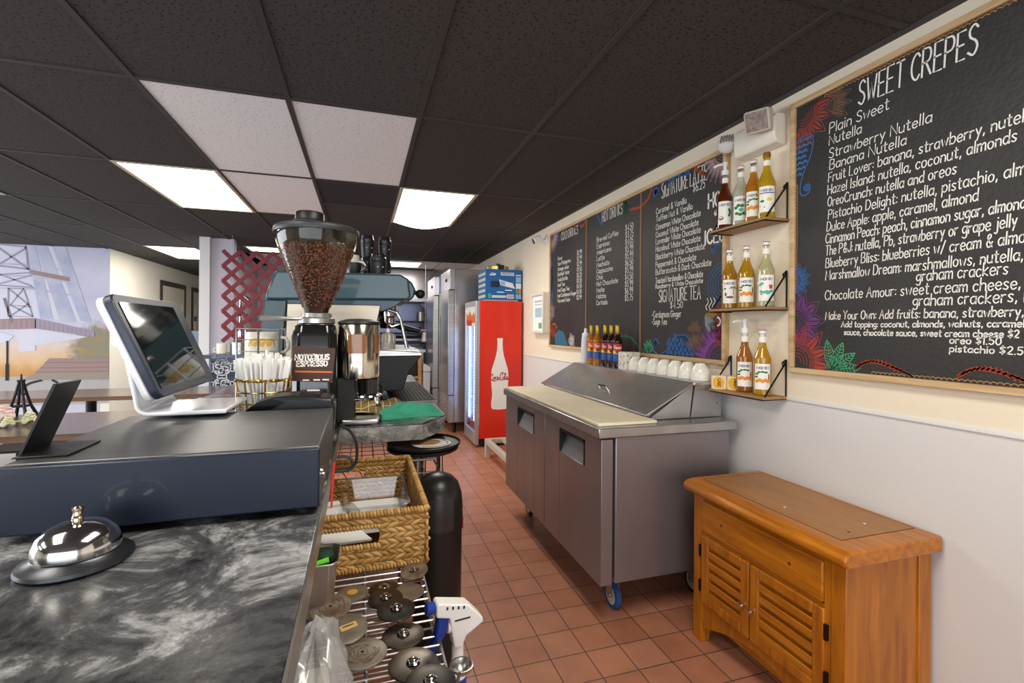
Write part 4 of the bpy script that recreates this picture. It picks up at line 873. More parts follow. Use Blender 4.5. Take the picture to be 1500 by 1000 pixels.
hd = MB(); hd.lathe([(0, .035), (.03, .033), (.046, .02), (.05, 0), (.046, -.02), (.03, -.035), (0, -.04)], (0, 0, 0), 22, 0, Rm2); h = hd.build('lamp_head', P('lamp_white', '#ded9d4', .4), t)
q = MB(); 
for k in range(5): q.box(-.03, .03, -.03+.013*k, -.024+.013*k, .030, .037, 0, Rm2)
q.build('grille', P('grille_grey', '#8f8a86', .5), h)
q = MB(); q.cyl((W-.04, 1.99, 2.31), (W-.03, 1.948, 2.30), .014, n=12); q.build('lamp_neck', M_white, h)
t = thing('security_camera', 'small white security camera with dark lens high on the wall past the board', 'camera', (W, 4.66, 2.31))
m = MB(); m.cyl((W-.001, 4.64, 2.30), (W-.02, 4.64, 2.30), .04, n=16); m.tube([(W-.02, 4.64, 2.30), (W-.05, 4.66, 2.30), (W-.08, 4.69, 2.31)], .012, 8); m.build('mount', M_white, t)
m = MB(); a = Vector((W-.06, 4.66, 2.325)); d = Vector((-.75, .1, -.35)).normalized(); m.cyl(a, a+d*.09, .036, n=18); m.build('camera_body', M_white, t, bevel=.008)
m = MB(); m.cyl(a+d*.0905, a+d*.096, .030, n=18); m.build('lens', P('lens_black', '#111214', .12), t)
t = thing('framed_permit', 'small white framed permit hanging on the wall left of the drinks board', 'frame', (W, 4.77, 1.54))
m = MB(); 
for a in ((4.58, 4.61, 1.33, 1.76), (4.93, 4.96, 1.33, 1.76), (4.61, 4.93, 1.33, 1.36), (4.61, 4.93, 1.73, 1.76)): m.box(W-.07, W-.001, *a)
m.build('frame', P('frame_white', '#dedbd0', .5), t, bevel=.006)
m = MB(); m.box(W-.045, W-.042, 4.61, 4.93, 1.36, 1.73, 0); m.box(W-.0455, W-.045, 4.67, 4.87, 1.5, 1.6, 1); m.box(W-.0455, W-.045, 4.64, 4.76, 1.38, 1.44, 2); m.box(W-.0455, W-.045, 4.66, 4.89, 1.66, 1.68, 3); m.box(W-.0455, W-.045, 4.66, 4.89, 1.63, 1.64, 3)
m.build('permit_sheet', [M_paper, P('print_blue', '#a9c4d6', .7), P('print_green', '#5fae7c', .7), P('print_grey', '#b8b4b0', .7)], t, smooth=False)
# ------------------------------------------------------------------ front counter and what stands on it
M_marb = marble('dark_marble_laminate', '#1b1b1d', '#4c4c4e', '#b4b4b6', 8.0)
M_marb2 = marble('grey_marble_laminate', '#4a4744', '#8c8883', '#cbc6bf', 7)
ZC = 1.07
t = thing('serving_counter', 'black marble patterned front counter with a metal edge strip', 'counter', (-.38, 1.0, 0))
m = MB(); m.box(-.70, -.064, -.35, 1.90, ZC-.035, ZC); m.build('countertop', M_marb, t, bevel=.002)
m = MB(); m.box(-.064, -.0605, -.35, 1.90, ZC-.037, ZC+.0006); m.build('edge_strip', P('edge_aluminium', '#a39d96', .3, .9), t)
m = MB(); m.box(-.68, -.30, -.30, 1.88, 0, ZC-.036); m.build('counter_base', P('counter_base_dark', '#3c3836', .6), t)
# cash drawer
t = thing('cash_drawer', 'wide black metal cash drawer on the marble counter', 'cash drawer', (-.275, 1.05, ZC))
X0, X1, Y0, Y1 = -.487, -.066, .848, 1.262
M_drawtop = P('drawer_top_metal', '#5a5a5d', .40, .8, vary=(6, '#656567', .2), stretch=(1, 14, 1))
M_drawf = P('drawer_front_enamel', '#141d30', .42, .15, coat=.12)
m = MB(); m.box(X0, X1, Y0+.018, Y1, ZC+.006, ZC+.110); m.build('drawer_body', M_drawtop, t, bevel=.003)
m = MB(); m.box(X0-.001, X1+.001, Y0, Y0+.017, ZC+.012, ZC+.109); m.build('drawer_front', M_drawf, t, bevel=.003)
m = MB(); m.cyl((X1, Y0+.05, ZC+.055), (X1+.006, Y0+.05, ZC+.055), .010, n=14); m.build('lock', M_chrome, t)
m = MB()
for x in (X0+.03, X1-.03):
    for y in (Y0+.04, Y1-.03): m.cyl((x, y, ZC), (x, y, ZC+.007), .012, n=10)
m.build('foot', M_rubber, t)
# service bell
bx, by = -.352, .765
t = thing('service_bell', 'chrome service bell with black rim on the marble counter', 'bell', (bx, by, ZC))
m = MB(); m.lathe([(0, .001), (.058, .001), (.0605, .004), (.059, .008), (.046, .013), (.044, .016), (0, .016)], (bx, by, ZC), 40); m.build('base', P('bell_base_black', '#4c4d52', .33, .85), t)
m = MB(); m.lathe([(.0455, .017), (.0458, .021), (.0445, .030), (.040, .040), (.031, .048), (.019, .053), (.006, .055), (0, .055)], (bx, by, ZC), 40); m.build('dome', M_chrome, t)
m = MB(); m.lathe([(.006, .054), (.0065, .060), (.005, .062), (.005, .068), (.0062, .069), (.0062, .072), (.004, .074), (0, .074)], (bx, by, ZC), 18); m.build('plunger', P('brass_nickel', '#d9c9b0', .15, 1), t)
# black tablet stand
zt = ZC+.1105
t = thing('tablet_stand', 'thin black angled tablet stand on the cash drawer at left', 'stand', (-.46, .95, zt))
Rz = rotpts((-.47, .94, 0), 'Z', math.radians(1))
m = MB(); m.prism([(-.495, zt), (-.425, zt), (-.425, zt+.003), (-.4915, zt+.003)], .895, .995, 'y', 0, Rz); m.build('foot_plate', M_blackm, t, bevel=.001)
m = MB(); m.prism([(-.495, zt+.001), (-.490, zt+.001), (-.448, zt+.108), (-.453, zt+.109)], .912, .985, 'y', 0, Rz); m.build('back_plate', M_blackm, t, bevel=.001)
# register display
t = thing('register_display', 'white point of sale register with tilted black touchscreen', 'register', (-.38, 1.3, zt))
M_pos = P('glossy_white', '#e8e9ee', .16, coat=.5)
z0 = zt+.006
m = MB(); cs = []
for i in range(9):
    a = PI*1.5-PI*.5*i/8; cs.append((-.432+.026*math.cos(a), z0+.026+.026*math.sin(a)))
outer = [(-.285, z0)]+cs+[(-.472, z0+.10), (-.486, z0+.19)]
inner = [(-.478, z0+.19), (-.463, z0+.10)]+[(-.432+.018*math.cos(PI*1.5-PI*.5*i/8), z0+.026+.018*math.sin(PI*1.5-PI*.5*i/8)) for i in range(8, -1, -1)]+[(-.285, z0+.010)]
m.prism(outer+inner, 1.20, 1.40, 'y'); m.build('stand', M_pos, t, bevel=.003)
m = MB(); m.cyl((-.36, 1.30, zt), (-.36, 1.30, zt+.006), .07, n=28); m.build('stand_foot', M_black, t)
# screen plane: bottom edge and top edge
A = Vector((-.379, 1.115, 1.236)); Bv = Vector((-.467, 1.115, 1.443)); dv = (Bv-A); ul = dv.normalized(); wl = Vector((0, 1, 0)); nl = wl.cross(ul)  # wl x ul
if nl.x < 0: nl = -nl
hgt = dv.length; wid = .365
def sp(a, b_, c): return tuple(A+wl*a+ul*b_+nl*c)
def slab(m, a0, a1, b0, b1, c0, c1, r=.012, mi=0):
    pts = []
    for cx_, cy_, s0 in ((a1-r, b1-r, 0), (a0+r, b1-r, 1), (a0+r, b0+r, 2), (a1-r, b0+r, 3)):
        pts += [(cx_+r*math.cos(PI/2*(s0+k/4)), cy_+r*math.sin(PI/2*(s0+k/4))) for k in range(5)]
    n = len(pts); m.add([sp(a, b_, c0) for a, b_ in pts]+[sp(a, b_, c1) for a, b_ in pts], [tuple(range(n))[::-1], tuple(range(n, 2*n))]+[(i, (i+1) % n, n+(i+1) % n, n+i) for i in range(n)], mi)
m = MB(); slab(m, 0, wid, 0, hgt, -.030, -.016, .02); dsp = m.build('display_back', M_pos, t, bevel=.006, seg=3)
m = MB(); slab(m, 0, wid, 0, hgt, -.016, .0, .02); m.build('bezel', P('bezel_navy', '#2a3242', .35), dsp, bevel=.003)
m = MB(); slab(m, .02, wid-.06, .018, hgt-.018, .0002, .0016, .006); m.build('screen', P('screen_glass', '#060b0e', .06, spec=.6), dsp)
m = MB(); m.tube([sp(.02, hgt*.6, -.03), (-.474, 1.22, z0+.16), (-.474, 1.30, z0+.16)], .012, 8); m.cyl(sp(wid/2, hgt*.62, -.031), (-.476, 1.30, z0+.15), .02, n=12); m.build('hinge_arm', M_pos, t)
# card terminal behind the drawer
t = thing('card_terminal', 'black card payment terminal lying behind the cash drawer', 'card terminal', (-.17, 1.36, ZC))
zc = ZC+.0005
pr = [(-.292, zc), (-.290, zc+.07), (-.275, zc+.10), (-.245, zc+.122), (-.21, zc+.134), (-.165, zc+.138), (-.068, zc+.128), (-.064, zc+.10), (-.070, zc)]
m = MB(); m.prism(pr, 1.30, 1.40, 'y'); m.build('terminal_body', P('terminal_black', '#1d1e20', .32), t, bevel=.010, seg=3)
m = MB(); m.prism([(-.272, zc+.1), (-.245, zc+.121), (-.212, zc+.132), (-.178, zc+.122), (-.215, zc+.104)], 1.2985, 1.2995, 'y'); m.build('side_cover', P('terminal_gloss', '#0b0b0c', .15), t)
m = MB(); m.box(-.150, -.100, 1.315, 1.385, zc+.1325, zc+.1375); m.build('reader_window', P('screen_glass2', '#0a0c0d', .1), t); m = MB(); m.box(-.139, -.108, 1.392, 1.4005, zc+.131, zc+.139); m.build('paper_slot', M_paper, t)
# gold wire basket with wrapped straws
sx, sy, sr = -.258, 1.478, .064
t = thing('straw_basket', 'gold wire basket packed with wrapped straws beside the grinder', 'basket', (sx, sy, ZC))
def ringpts(x, y, z, r, n=36): return [(x+r*math.cos(2*PI*i/n), y+r*math.sin(2*PI*i/n), z) for i in range(n)]
m = MB(); zz = ZC+.012
for k, (dz, rr_) in enumerate(((0, .05), (.03, .055), (.06, .058), (.09, .062), (.12, .066))): m.tube(ringpts(sx, sy, zz+dz, rr_), .0022, 6, closed=True)
m.build('wire_ring', M_goldw, t)
m = MB()
for k in range(8):
    a = 2*PI*k/8+.2; m.tube([(sx, sy, zz), (sx+.05*math.cos(a), sy+.05*math.sin(a), zz), (sx+.068*math.cos(a), sy+.068*math.sin(a), zz+.150)], .0022, 6)
m.build('wire_upright', M_goldw, t)
m = MB()
for s_ in (0, PI): m.tube([(sx+(.069+.0025*math.cos(20*2*PI*i/120+s_))*math.cos(2*PI*i/120), sy+(.069+.0025*math.cos(20*2*PI*i/120+s_))*math.sin(2*PI*i/120), zz+.152+.0025*math.sin(20*2*PI*i/120+s_)) for i in range(120)], .0023, 5, closed=True)
m.build('twisted_rim', M_goldw, t)
M_wrap = P('straw_wrapper', '#f1f0ee', .75)
rs = random.Random(11)
SL = 'white paper wrapped straw standing in the gold wire basket'
sp0 = MB(); k = 6; L = .198
gr = [[(w_*.5*(1 if j else -1)*1.0, .0012*math.sin(i), L*i/k) for j in (0, 1)] for i, w_ in enumerate((.012, .013, .014, .015, .016, .016, .016))]
sp0.sheet(gr); s0 = None
for i in range(64):
    a = 2*PI*i*.381966*1.0+rs.uniform(-.2, .2); q = math.sqrt((i+.5)/64); rb = .034*q; lean = .19*q+rs.uniform(-.03, .02)*q
    lo = (sx+rb*math.cos(a), sy+rb*math.sin(a), zz+.012+rs.uniform(0, .028)*(1-q))
    R = Matrix.Rotation(a, 4, 'Z') @ Matrix.Rotation(lean, 4, 'Y') @ Matrix.Rotation(rs.uniform(0, PI), 4, 'Z')
    if s0 is None:
        s0 = sp0.build('wrapped_straw', M_wrap, None, flat=True, solid=.004); tag(s0, SL, 'straw', 'wrapped straws in the gold basket'); o = s0
    else:
        o = s0.copy(); C.objects.link(o)
    o.location = lo; o.rotation_euler = R.to_euler()
# wire mug rack with stacked mugs
rx, ry = -.297, 1.66
t = thing('mug_rack', 'chrome wire rack holding stacked white mugs behind the straws', 'mug rack', (rx, ry, ZC))
m = MB(); hw = .058
cor = [(rx-hw, ry-hw), (rx+hw, ry-hw), (rx+hw, ry+hw), (rx-hw, ry+hw)]
for c in cor: m.tube([(c[0], c[1], ZC+.002), (c[0], c[1], ZC+.302)], .003, 6)
m.tube([(rx, ry-hw, ZC+.002), (rx, ry-hw, ZC+.302)], .003, 6)
for z in (.004, .10, .20, .302): m.tube([(c[0], c[1], ZC+z) for c in cor], .0026, 6, closed=True)
for z in (.03, .065, .135, .17, .235, .27): m.tube([(cor[0][0], cor[0][1], ZC+z), (cor[1][0], cor[1][1], ZC+z)], .0013, 5)
m.build('wire_frame', M_wire, t)
def mug(x, y, z, label, art=None, hdir=0, r=.045, h=.088, group='white mugs in the wire rack', rz=0):
    t = thing('coffee_mug', label, 'mug', (x, y, z), group)
    m = MB(); m.lathe([(0, .002), (r*.8, .002), (r*.95, .008), (r, .02), (r, h), (r-.004, h), (r-.005, .012), (0, .010)], (x, y, z), 28); m.build('mug_body', M_china, t)
    q = MB(); ca, sa = math.cos(hdir), math.sin(hdir)
    q.tube([(x+ca*p, y+sa*p, z+v) for p, v in ((r-.003, .022), (r+.018, .024), (r+.03, .036), (r+.031, .055), (r+.02, .070), (r-.003, .072))], .0055, 8); q.build('handle', M_china, t)
    if art:
        a = MB(); f = cylmap((x, y, z), r+.0008, math.atan2(-y, -x))
        if art == 'yellow':
            for u in (-.022, 0, .022):
                a.strokes([spiral(u, .055, .014, 1.5), arc(u, .045, .02, 0, PI, 8)], f, .005)
            a.build('mug_print', P('mug_yellow', '#e0b23c', .5), t, flat=True)
        else:
            a.strokes([[(.022, .02), (.022, .075)], [(.012, .022), (.032, .022)]], f, .008); a.strokes([[(.022, .07), (.022, .085)]], f, .004)
            a.build('mug_print', P('mug_black', '#26262a', .5), t, flat=True)
mug(rx, ry, ZC+.008, 'white mug on the bottom level of the chrome wire rack', None, .1)
mug(rx, ry, ZC+.104, 'white mug with dark tower print in the middle of the wire rack', 'dark', .05)
mug(rx, ry, ZC+.205, 'white mug with yellow pattern on top of the wire rack', 'yellow', .15)
# low bowl
m = MB(); m.lathe([(0, .002), (.04, .002), (.062, .02), (.066, .042), (.063, .042), (.058, .022), (0, .010)], (-.47, 1.62, ZC), 28, 0); o = m.build('serving_bowl', P('bowl_cream', '#d9d3c4', .4)); tag(o, 'low cream bowl on the counter just right of the register base', 'bowl')
t = thing('scoop', 'black scoop lying across the low cream bowl', 'scoop', (-.45, 1.62, ZC+.03))
m = MB(); m.tube([(-.455, 1.62, ZC+.05), (-.42, 1.64, ZC+.058), (-.395, 1.66, ZC+.085)], [.012, .008, .007], 8); m.build('scoop_handle', M_black, t)
m = MB(); m.ell((-.475, 1.615, ZC+.047), (.048, .04, .006)); m.build('scoop_head', M_black, t)
# ------------------------------------------------------------------ coffee grinder
gx, gy = -.135, 1.615
t = thing('coffee_grinder', 'black coffee grinder with a large cone hopper full of coffee beans', 'coffee grinder', (gx, gy, ZC))
def octo(x, y, a, b_, c=.025): return [(x-a+c, y-b_), (x+a-c, y-b_), (x+a, y-b_+c), (x+a, y+b_-c), (x+a-c, y+b_), (x-a+c, y+b_), (x-a, y+b_-c), (x-a, y-b_+c)]
M_gr = P('grinder_black', '#131211', .16, coat=.6)
m = MB(); a_, b_ = .066, .075
for k, (z, s_) in enumerate(((.0, 1.06), (.03, 1.0), (.275, 1.0), (.305, .86))):
    pass
lv = [(.0, 1.05), (.02, 1.0), (.282, 1.0), (.318, .86)]
vs = []; 
for z, s_ in lv: vs += [(p[0], p[1], ZC+z) for p in octo(gx, gy, a_*s_, b_*s_, .022)]
fs = [(k*8+i, k*8+(i+1) % 8, (k+1)*8+(i+1) % 8, (k+1)*8+i) for k in range(3) for i in range(8)]+[tuple(range(8))[::-1], tuple(range(24, 32))]
m.add(vs, fs); m.build('grinder_body', M_gr, t, bevel=.006, seg=3)
m = MB(); m.lathe([(0, .318), (.05, .318), (.055, .322), (.055, .335), (.046, .340), (.044, .352), (0, .352)], (gx, gy, ZC), 28); m.tube([(gx-.05, gy-.02, ZC+.334), (gx-.10, gy-.03, ZC+.335), (gx-.155, gy-.035, ZC+.336)], [.005, .0075, .008], 8); m.build('adjusting_collar', M_steelh, t)
zh = ZC+.352
hop = [(.036, 0), (.038, .012), (.115, .205), (.121, .232), (.121, .252)]
m = MB(); m.lathe(hop, (gx, gy, zh), 40); m.build('hopper', thin_glass('hopper_plastic', '#f6ecd9', .04, .03, .22), t)
m = MB(); m.lathe([(0, .262), (.114, .268), (.125, .262), (.127, .252), (.125, .246), (0, .248)], (gx, gy, zh), 40); m.build('hopper_lid', P('lid_grey', '#303133', .4), t)
m = MB(); m.lathe([(.050, .262), (.050, .285), (.047, .288), (.043, .288), (.042, .310), (.039, .314), (0, .314)], (gx-.022, gy, zh), 30); m.build('hopper_cap', M_black, t)
m = MB(); m.lathe([(.034, .002), (.0355, .012), (.098, .172), (.104, .195), (.06, .208), (0, .212)], (gx, gy, zh), 32); core = m.build('coffee_bean_core', P('bean_core', '#2a150d', .6), t)
bm_ = MB(); rs = random.Random(4)
for i in range(3000):
    if i < 2600:
        z = .014+.185*math.sqrt(rs.random()); rad = .0345+(z-.012)*.0775/.193*1.0+.0005 if z > .012 else .036
        rad = min(.0355+(z-.012)*(.098-.0355)/.160, .108)
    else: z = .205+rs.uniform(-.006, .004); rad = .10*math.sqrt(rs.random())
    a = rs.random()*2*PI
    E = Euler((rs.random()*6, rs.random()*6, rs.random()*6)).to_matrix()
    bm_.ell((gx+rad*math.cos(a), gy+rad*math.sin(a), zh+z), (.0056, .0039, .0031), E, 6, 4, rs.randrange(3))
be = bm_.build('coffee_beans', [P('bean_a', '#532c19', .32), P('bean_b', '#40200f', .32), P('bean_c', '#653a22', .32)], t, ang=80); be['kind'] = 'stuff'
# round emblem label and lettering
m = MB(); yl = gy-b_-.0012
m.prism([(gx-.062, ZC+.150), (gx+.052, ZC+.142), (gx+.060, ZC+.246), (gx-.058, ZC+.254)], yl-.0008, yl, 'y'); lb = m.build('label', P('label_maroon', '#43291f', .5), t)
fl = lambda u, v: (gx+u, yl-.0014, ZC+v)
m = MB(); m.strokes(text_lines('NOTORIOUS', -.052, .212, .0155, width=.094, wob=0), fl, .0042, 0); m.strokes(text_lines('ESPRESSO', -.047, .193, .0155, width=.084, wob=0), fl, .0042, 0)
m.strokes([[(-.05, .178), (.05, .174)]], fl, .005, 1)
for u in (-.02, .01, .035): m.strokes([[(u-.01, .152), (u+.006, .1515)]], fl, .004, 0)
m.build('label_print', [lm('white'), P('print_orange', '#d9702a', .5)], lb, flat=True)
# doser: polished cylinder with windows, fork and tray, toward the aisle
dx, dy = gx+.128, gy+.0
m = MB(); m.lathe([(.062, .150), (.063, .155), (.063, .318), (.060, .322)], (dx, dy, ZC), 36); m.build('doser', P('doser_polish', '#d4cbb9', .14, 1), t)
m = MB(); m.lathe([(0, .338), (.04, .336), (.064, .328), (.066, .322), (.064, .318), (0, .318)], (dx, dy, ZC), 36); m.build('doser_lid', M_black, t)
angd = math.atan2(-dy, -dx); f = cylmap((dx, dy, ZC), .0640, angd)
for u0, u1 in ((-.036, .022), (.050, .098)):
    m = MB(); m.sheet([[f(u0+(u1-u0)*i/8, .228+.004*(i in (0, 8))+(.060-.008*(i in (0, 8)))*v) for i in range(9)] for v in (0, 1)]); m.build('doser_window', P('amber_window', '#80502a', .12, coat=.5), t)
m = MB(); m.box(dx-.06, dx+.04, dy-.045, dy+.05, ZC+.0, ZC+.012); m.box(dx-.09, dx-.01, dy-.04, dy+.04, ZC+.012, ZC+.150); m.build('doser_support', P('support_black', '#131313', .6), t, bevel=.004)
m = MB(); m.lathe([(.03, .10), (.034, .145), (.03, .150), (0, .150)], (dx+.028, dy-.02, ZC), 20); m.build('doser_spout', M_gr, t)
m = MB(); m.lathe([(.03, .10), (.044, .096), (.046, .092), (.028, .092)], (dx+.028, dy-.02, ZC), 22); m.tube([(dx+.02, dy-.05, ZC+.085), (dx-.02, dy-.03, ZC+.08), (dx-.05, dy, ZC+.08)], .005, 8); m.build('portafilter_fork', M_chrome, t)
m = MB(); m.prism([(dx-.05, dy-.075), (dx+.06, dy-.085), (dx+.065, dy-.02), (dx-.05, dy+.0)], ZC+.012, ZC+.028, 'z'); m.build('grounds_tray', M_steel, t, bevel=.006)
m = MB(); m.box(gx-.03, gx+.012, yl-.004, yl, ZC+.018, ZC+.034); m.build('switch', M_paper, t)
# ------------------------------------------------------------------ rear counter, espresso machine
ZR = 1.0
t = thing('espresso_counter', 'grey marble patterned counter that carries the espresso machine', 'counter', (-.2, 2.9, 0))
out = [(-.80, 1.925), (.235, 1.925), (.352, 2.085), (.385, 3.9), (-.80, 3.9)]
m = MB(); m.prism(out, ZR-.006, ZR, 'z'); m.build('countertop', M_marb, t, bevel=.001)
m = MB(); e_ = [(-.80, 1.925), (.235, 1.925), (.352, 2.085), (.385, 3.9)]
for a, c in zip(e_, e_[1:]):
    A_, B_ = Vector((*a, 0)), Vector((*c, 0)); d_ = (B_-A_).normalized(); n_ = Vector((-d_.y, d_.x, 0))*.018
    m.add([(A_.x, A_.y, ZR-.066), (B_.x, B_.y, ZR-.066), (B_.x+n_.x, B_.y+n_.y, ZR-.066), (A_.x+n_.x, A_.y+n_.y, ZR-.066), (A_.x, A_.y, ZR-.0065), (B_.x, B_.y, ZR-.0065), (B_.x+n_.x, B_.y+n_.y, ZR-.0065), (A_.x+n_.x, A_.y+n_.y, ZR-.0065)], [(0,3,2,1),(4,5,6,7),(0,1,5,4),(1,2,6,5),(2,3,7,6),(3,0,4,7)])
m.build('apron', M_marb2, t)
m = MB(); m.box(-.78, -.30, 2.0, 3.88, 0, ZR-.008); m.build('counter_base', P('counter_base_brown', '#4b382c', .6), t)
for p in ((.30, 2.7), (.33, 3.8)):
    m = MB(); m.cyl((p[0], p[1], 0), (p[0], p[1], ZR-.007), .025, n=14); m.build('leg', M_steel, t)
YE = 2.45; YF = 3.20
t = thing('espresso_machine', 'teal and steel espresso machine with drip tray facing the aisle', 'espresso machine', (-.1, 2.8, ZR))
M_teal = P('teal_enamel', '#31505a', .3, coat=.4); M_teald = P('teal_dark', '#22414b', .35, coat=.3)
M_em = P('machine_steel', '#b6a994', .34, 1, vary=(3, '#9a8f80', .3), stretch=(1, 1, 8))
hood = [(-.425, 1.505), (-.425, 1.535), (-.385, 1.642), (.185, 1.648), (.225, 1.625), (.236, 1.535), (.222, 1.518)]
m = MB(); m.prism(hood, YE, YF, 'y'); m.build('top_cover', M_teal, t, bevel=.012, seg=3)
m = MB(); m.prism([(.215, 1.635), (.245, 1.61), (.262, 1.575), (.258, 1.54), (.235, 1.515), (.20, 1.52)], YE+.03, YF-.03, 'y'); m.build('front_roll', P('teal_blue', '#27475c', .3, coat=.4), t, bevel=.01)
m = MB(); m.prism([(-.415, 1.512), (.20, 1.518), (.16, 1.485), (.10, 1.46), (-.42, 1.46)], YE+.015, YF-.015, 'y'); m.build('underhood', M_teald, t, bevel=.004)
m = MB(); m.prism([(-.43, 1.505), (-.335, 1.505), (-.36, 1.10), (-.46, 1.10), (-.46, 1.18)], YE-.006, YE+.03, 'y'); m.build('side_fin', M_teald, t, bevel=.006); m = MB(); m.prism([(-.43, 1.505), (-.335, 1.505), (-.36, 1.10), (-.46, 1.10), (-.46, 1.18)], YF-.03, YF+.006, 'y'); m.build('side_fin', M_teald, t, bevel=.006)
m = MB(); m.prism([(-.40, 1.09), (.05, 1.09), (.05, 1.27), (.09, 1.49), (-.40, 1.49)], YE+.006, YF-.006, 'y'); m.build('machine_body', P('machine_dark', '#121516', .5), t)
m = MB(); m.prism([(-.345, 1.12), (.035, 1.12), (.045, 1.275), (.088, 1.488), (-.333, 1.488)], YE-.002, YE+.005, 'y'); m.build('end_panel', M_em, t, bevel=.002)
m = MB(); m.prism([(.04, 1.272), (.292, 1.255), (.292, 1.238), (.04, 1.236)], YE-.01, YF+.01, 'y'); dt = m.build('drip_tray', M_steel, t, bevel=.003)
m = MB(); m.prism([(.02, 1.236), (.289, 1.238), (.225, 1.15), (.20, 1.065), (-.40, 1.065), (-.40, 1.12), (.02, 1.12)], YE-.006, YF+.006, 'y'); m.build('drip_base', P('drip_base_dark', '#0e1112', .5), t, bevel=.004)
m = MB(); 
for k in range(26): m.box(.06, .28, YE+.02+k*.027, YE+.03+k*.027, 1.262, 1.268)
m.build('drip_grate', M_steel, dt)
for x in (-.36, .08):
    for y in (YE+.06, YF-.06):
        m = MB(); m.cyl((x, y, ZR), (x, y, ZR+.068), .022, .026, 14); m.build('leg', M_blackm, t)
for y in (2.62, 2.98):
    m = MB(); m.lathe([(0, 1.50), (.045, 1.50), (.045, 1.44), (.036, 1.43), (.036, 1.40), (0, 1.40)], (.135, y, 0), 22); g_ = m.build('group_head', M_chrome, t)
    m = MB(); m.cyl((.135, y, 1.40), (.135, y, 1.375), .034, .028, 18); m.tube([(.16, y, 1.39), (.20, y-.01, 1.388), (.235, y-.02, 1.375), (.30, y-.04, 1.36)], [.010, .012, .015, .012], 10); m.build('portafilter', M_blackm, g_)
m = MB(); m.tube([(.13, 2.50, 1.47), (.17, 2.49, 1.455), (.19, 2.485, 1.42), (.20, 2.48, 1.37), (.215, 2.478, 1.30), (.222, 2.476, 1.275)], [.009, .009, .008, .008, .009, .011], 10); m.tube([(.11, 2.49, 1.48), (.115, 2.485, 1.41), (.145, 2.485, 1.385), (.19, 2.49, 1.40)], .007, 8); m.build('steam_wand', M_chrome, t)
m = MB(); m.cyl((.245, 2.50, 1.565), (.268, 2.49, 1.558), .012, n=12); m.ell((.287, 2.485, 1.553), (.024, .024, .024), None, 16, 10); m.build('steam_knob', M_blackm, t)
# mugs and cups on top of the machine
ZT = 1.6485
def tumbler(x, y, n, label, r=.038, z=ZT-.003, big=1.0):
    t = thing('travel_mug', label, 'travel mug', (x, y, z), 'black travel mugs on the espresso machine')
    m = MB(); r_ = r*big
    m.lathe([(0, .0), (r_*.86, .0), (r_*.9, .006), (r_, .062), (r_, .075), (0, .075)], (x, y, z), 26); m.build('mug_body', P('mug_matte_black', '#1b1c1e', .38), t)
    m = MB(); m.lathe([(r_*.99, .075), (r_*1.04, .078), (r_*1.04, .098), (r_*.9, .104), (r_*.88, .118), (r_*.82, .122), (0, .122)], (x, y, z), 26); m.build('lid', P('mug_lid_black', '#202225', .3), t)
    q = MB(); f = cylmap((x, y, z), r_*1.005+.0008, math.atan2(-y, -x)); q.strokes([[(-.004, .05), (.026, .05)]], f, .006); q.build('mark', P('mug_mark', '#d5d5d5', .5), t, flat=True)
    return z+.122
def stacked(x, y, n, lab, **k):
    z = ZT-.003
    for i in range(n): z = tumbler(x, y, 1, lab[i], z=z+.0004, **k)
stacked(.028, 2.78, 2, ['black travel mug at the bottom of the far left tall stack', 'black travel mug topping the far left tall stack'], big=.92)
stacked(.082, 2.62, 1, ['black travel mug standing in front of the two tall stacks'], big=1.06)
stacked(.122, 2.80, 2, ['black travel mug at the bottom of the far right tall stack', 'black travel mug topping the far right tall stack'], big=.92)
stacked(-.118, 2.70, 2, ['black travel mug under another, behind the right side of the bean hopper', 'black travel mug peeking over the right edge of the hopper lid'], big=1.3)
mug(-.055, 2.62, ZT-.001, 'cream mug with a big handle between hopper and black travel mugs', None, -.3, r=.042, h=.105, group='mugs on the espresso machine')
t = thing('espresso_cup', 'small black cup beside the cream mug on the espresso machine', 'cup', (-.035, 2.50, ZT-.003))
m = MB(); m.lathe([(0, 0), (.022, 0), (.032, .03), (.033, .055), (.030, .055), (.028, .03), (0, .005)], (-.035, 2.51, ZT-.003), 22); m.build('cup_body', M_black, t)
m = MB(); m.tube([(-.005, 2.5, ZT+.01), (.012, 2.495, ZT+.016), (.015, 2.495, ZT+.034), (-.004, 2.5, ZT+.042)], .004, 6); m.build('handle', M_black, t)
# pitcher on the drip tray
t = thing('glass_pitcher', 'ribbed glass and steel pitcher standing on the drip tray', 'pitcher', (.128, 2.51, 1.2695))
m = MB(); m.lathe([(0, .001), (.037, .001), (.038, .03), (.035, .035), (.034, .075), (.029, .082)], (.128, 2.51, 1.2695), 24); m.build('pitcher_body', P('frosted_glass', '#c9c4b6', .2, trans=.5), t)
m = MB()
for k in range(10):
    a = 2*PI*k/10; m.cyl((.128+.0345*math.cos(a), 2.51+.0345*math.sin(a), 1.305), (.128+.0345*math.cos(a), 2.51+.0345*math.sin(a), 1.343), .0045, n=8)
m.build('rib', M_steel, t)
t = thing('red_brush', 'brush with a red handle standing in the pitcher', 'brush', (.12, 2.535, 1.29))
m = MB(); m.tube([(.120, 2.51, 1.28), (.128, 2.51, 1.43)], .005, 8); m.build('brush_handle', P('brush_red', '#9c3a40', .5), t)
m = MB(); m.ell((.128, 2.51, 1.362), (.012, .012, .016)); m.build('brush_head', M_paper, t)
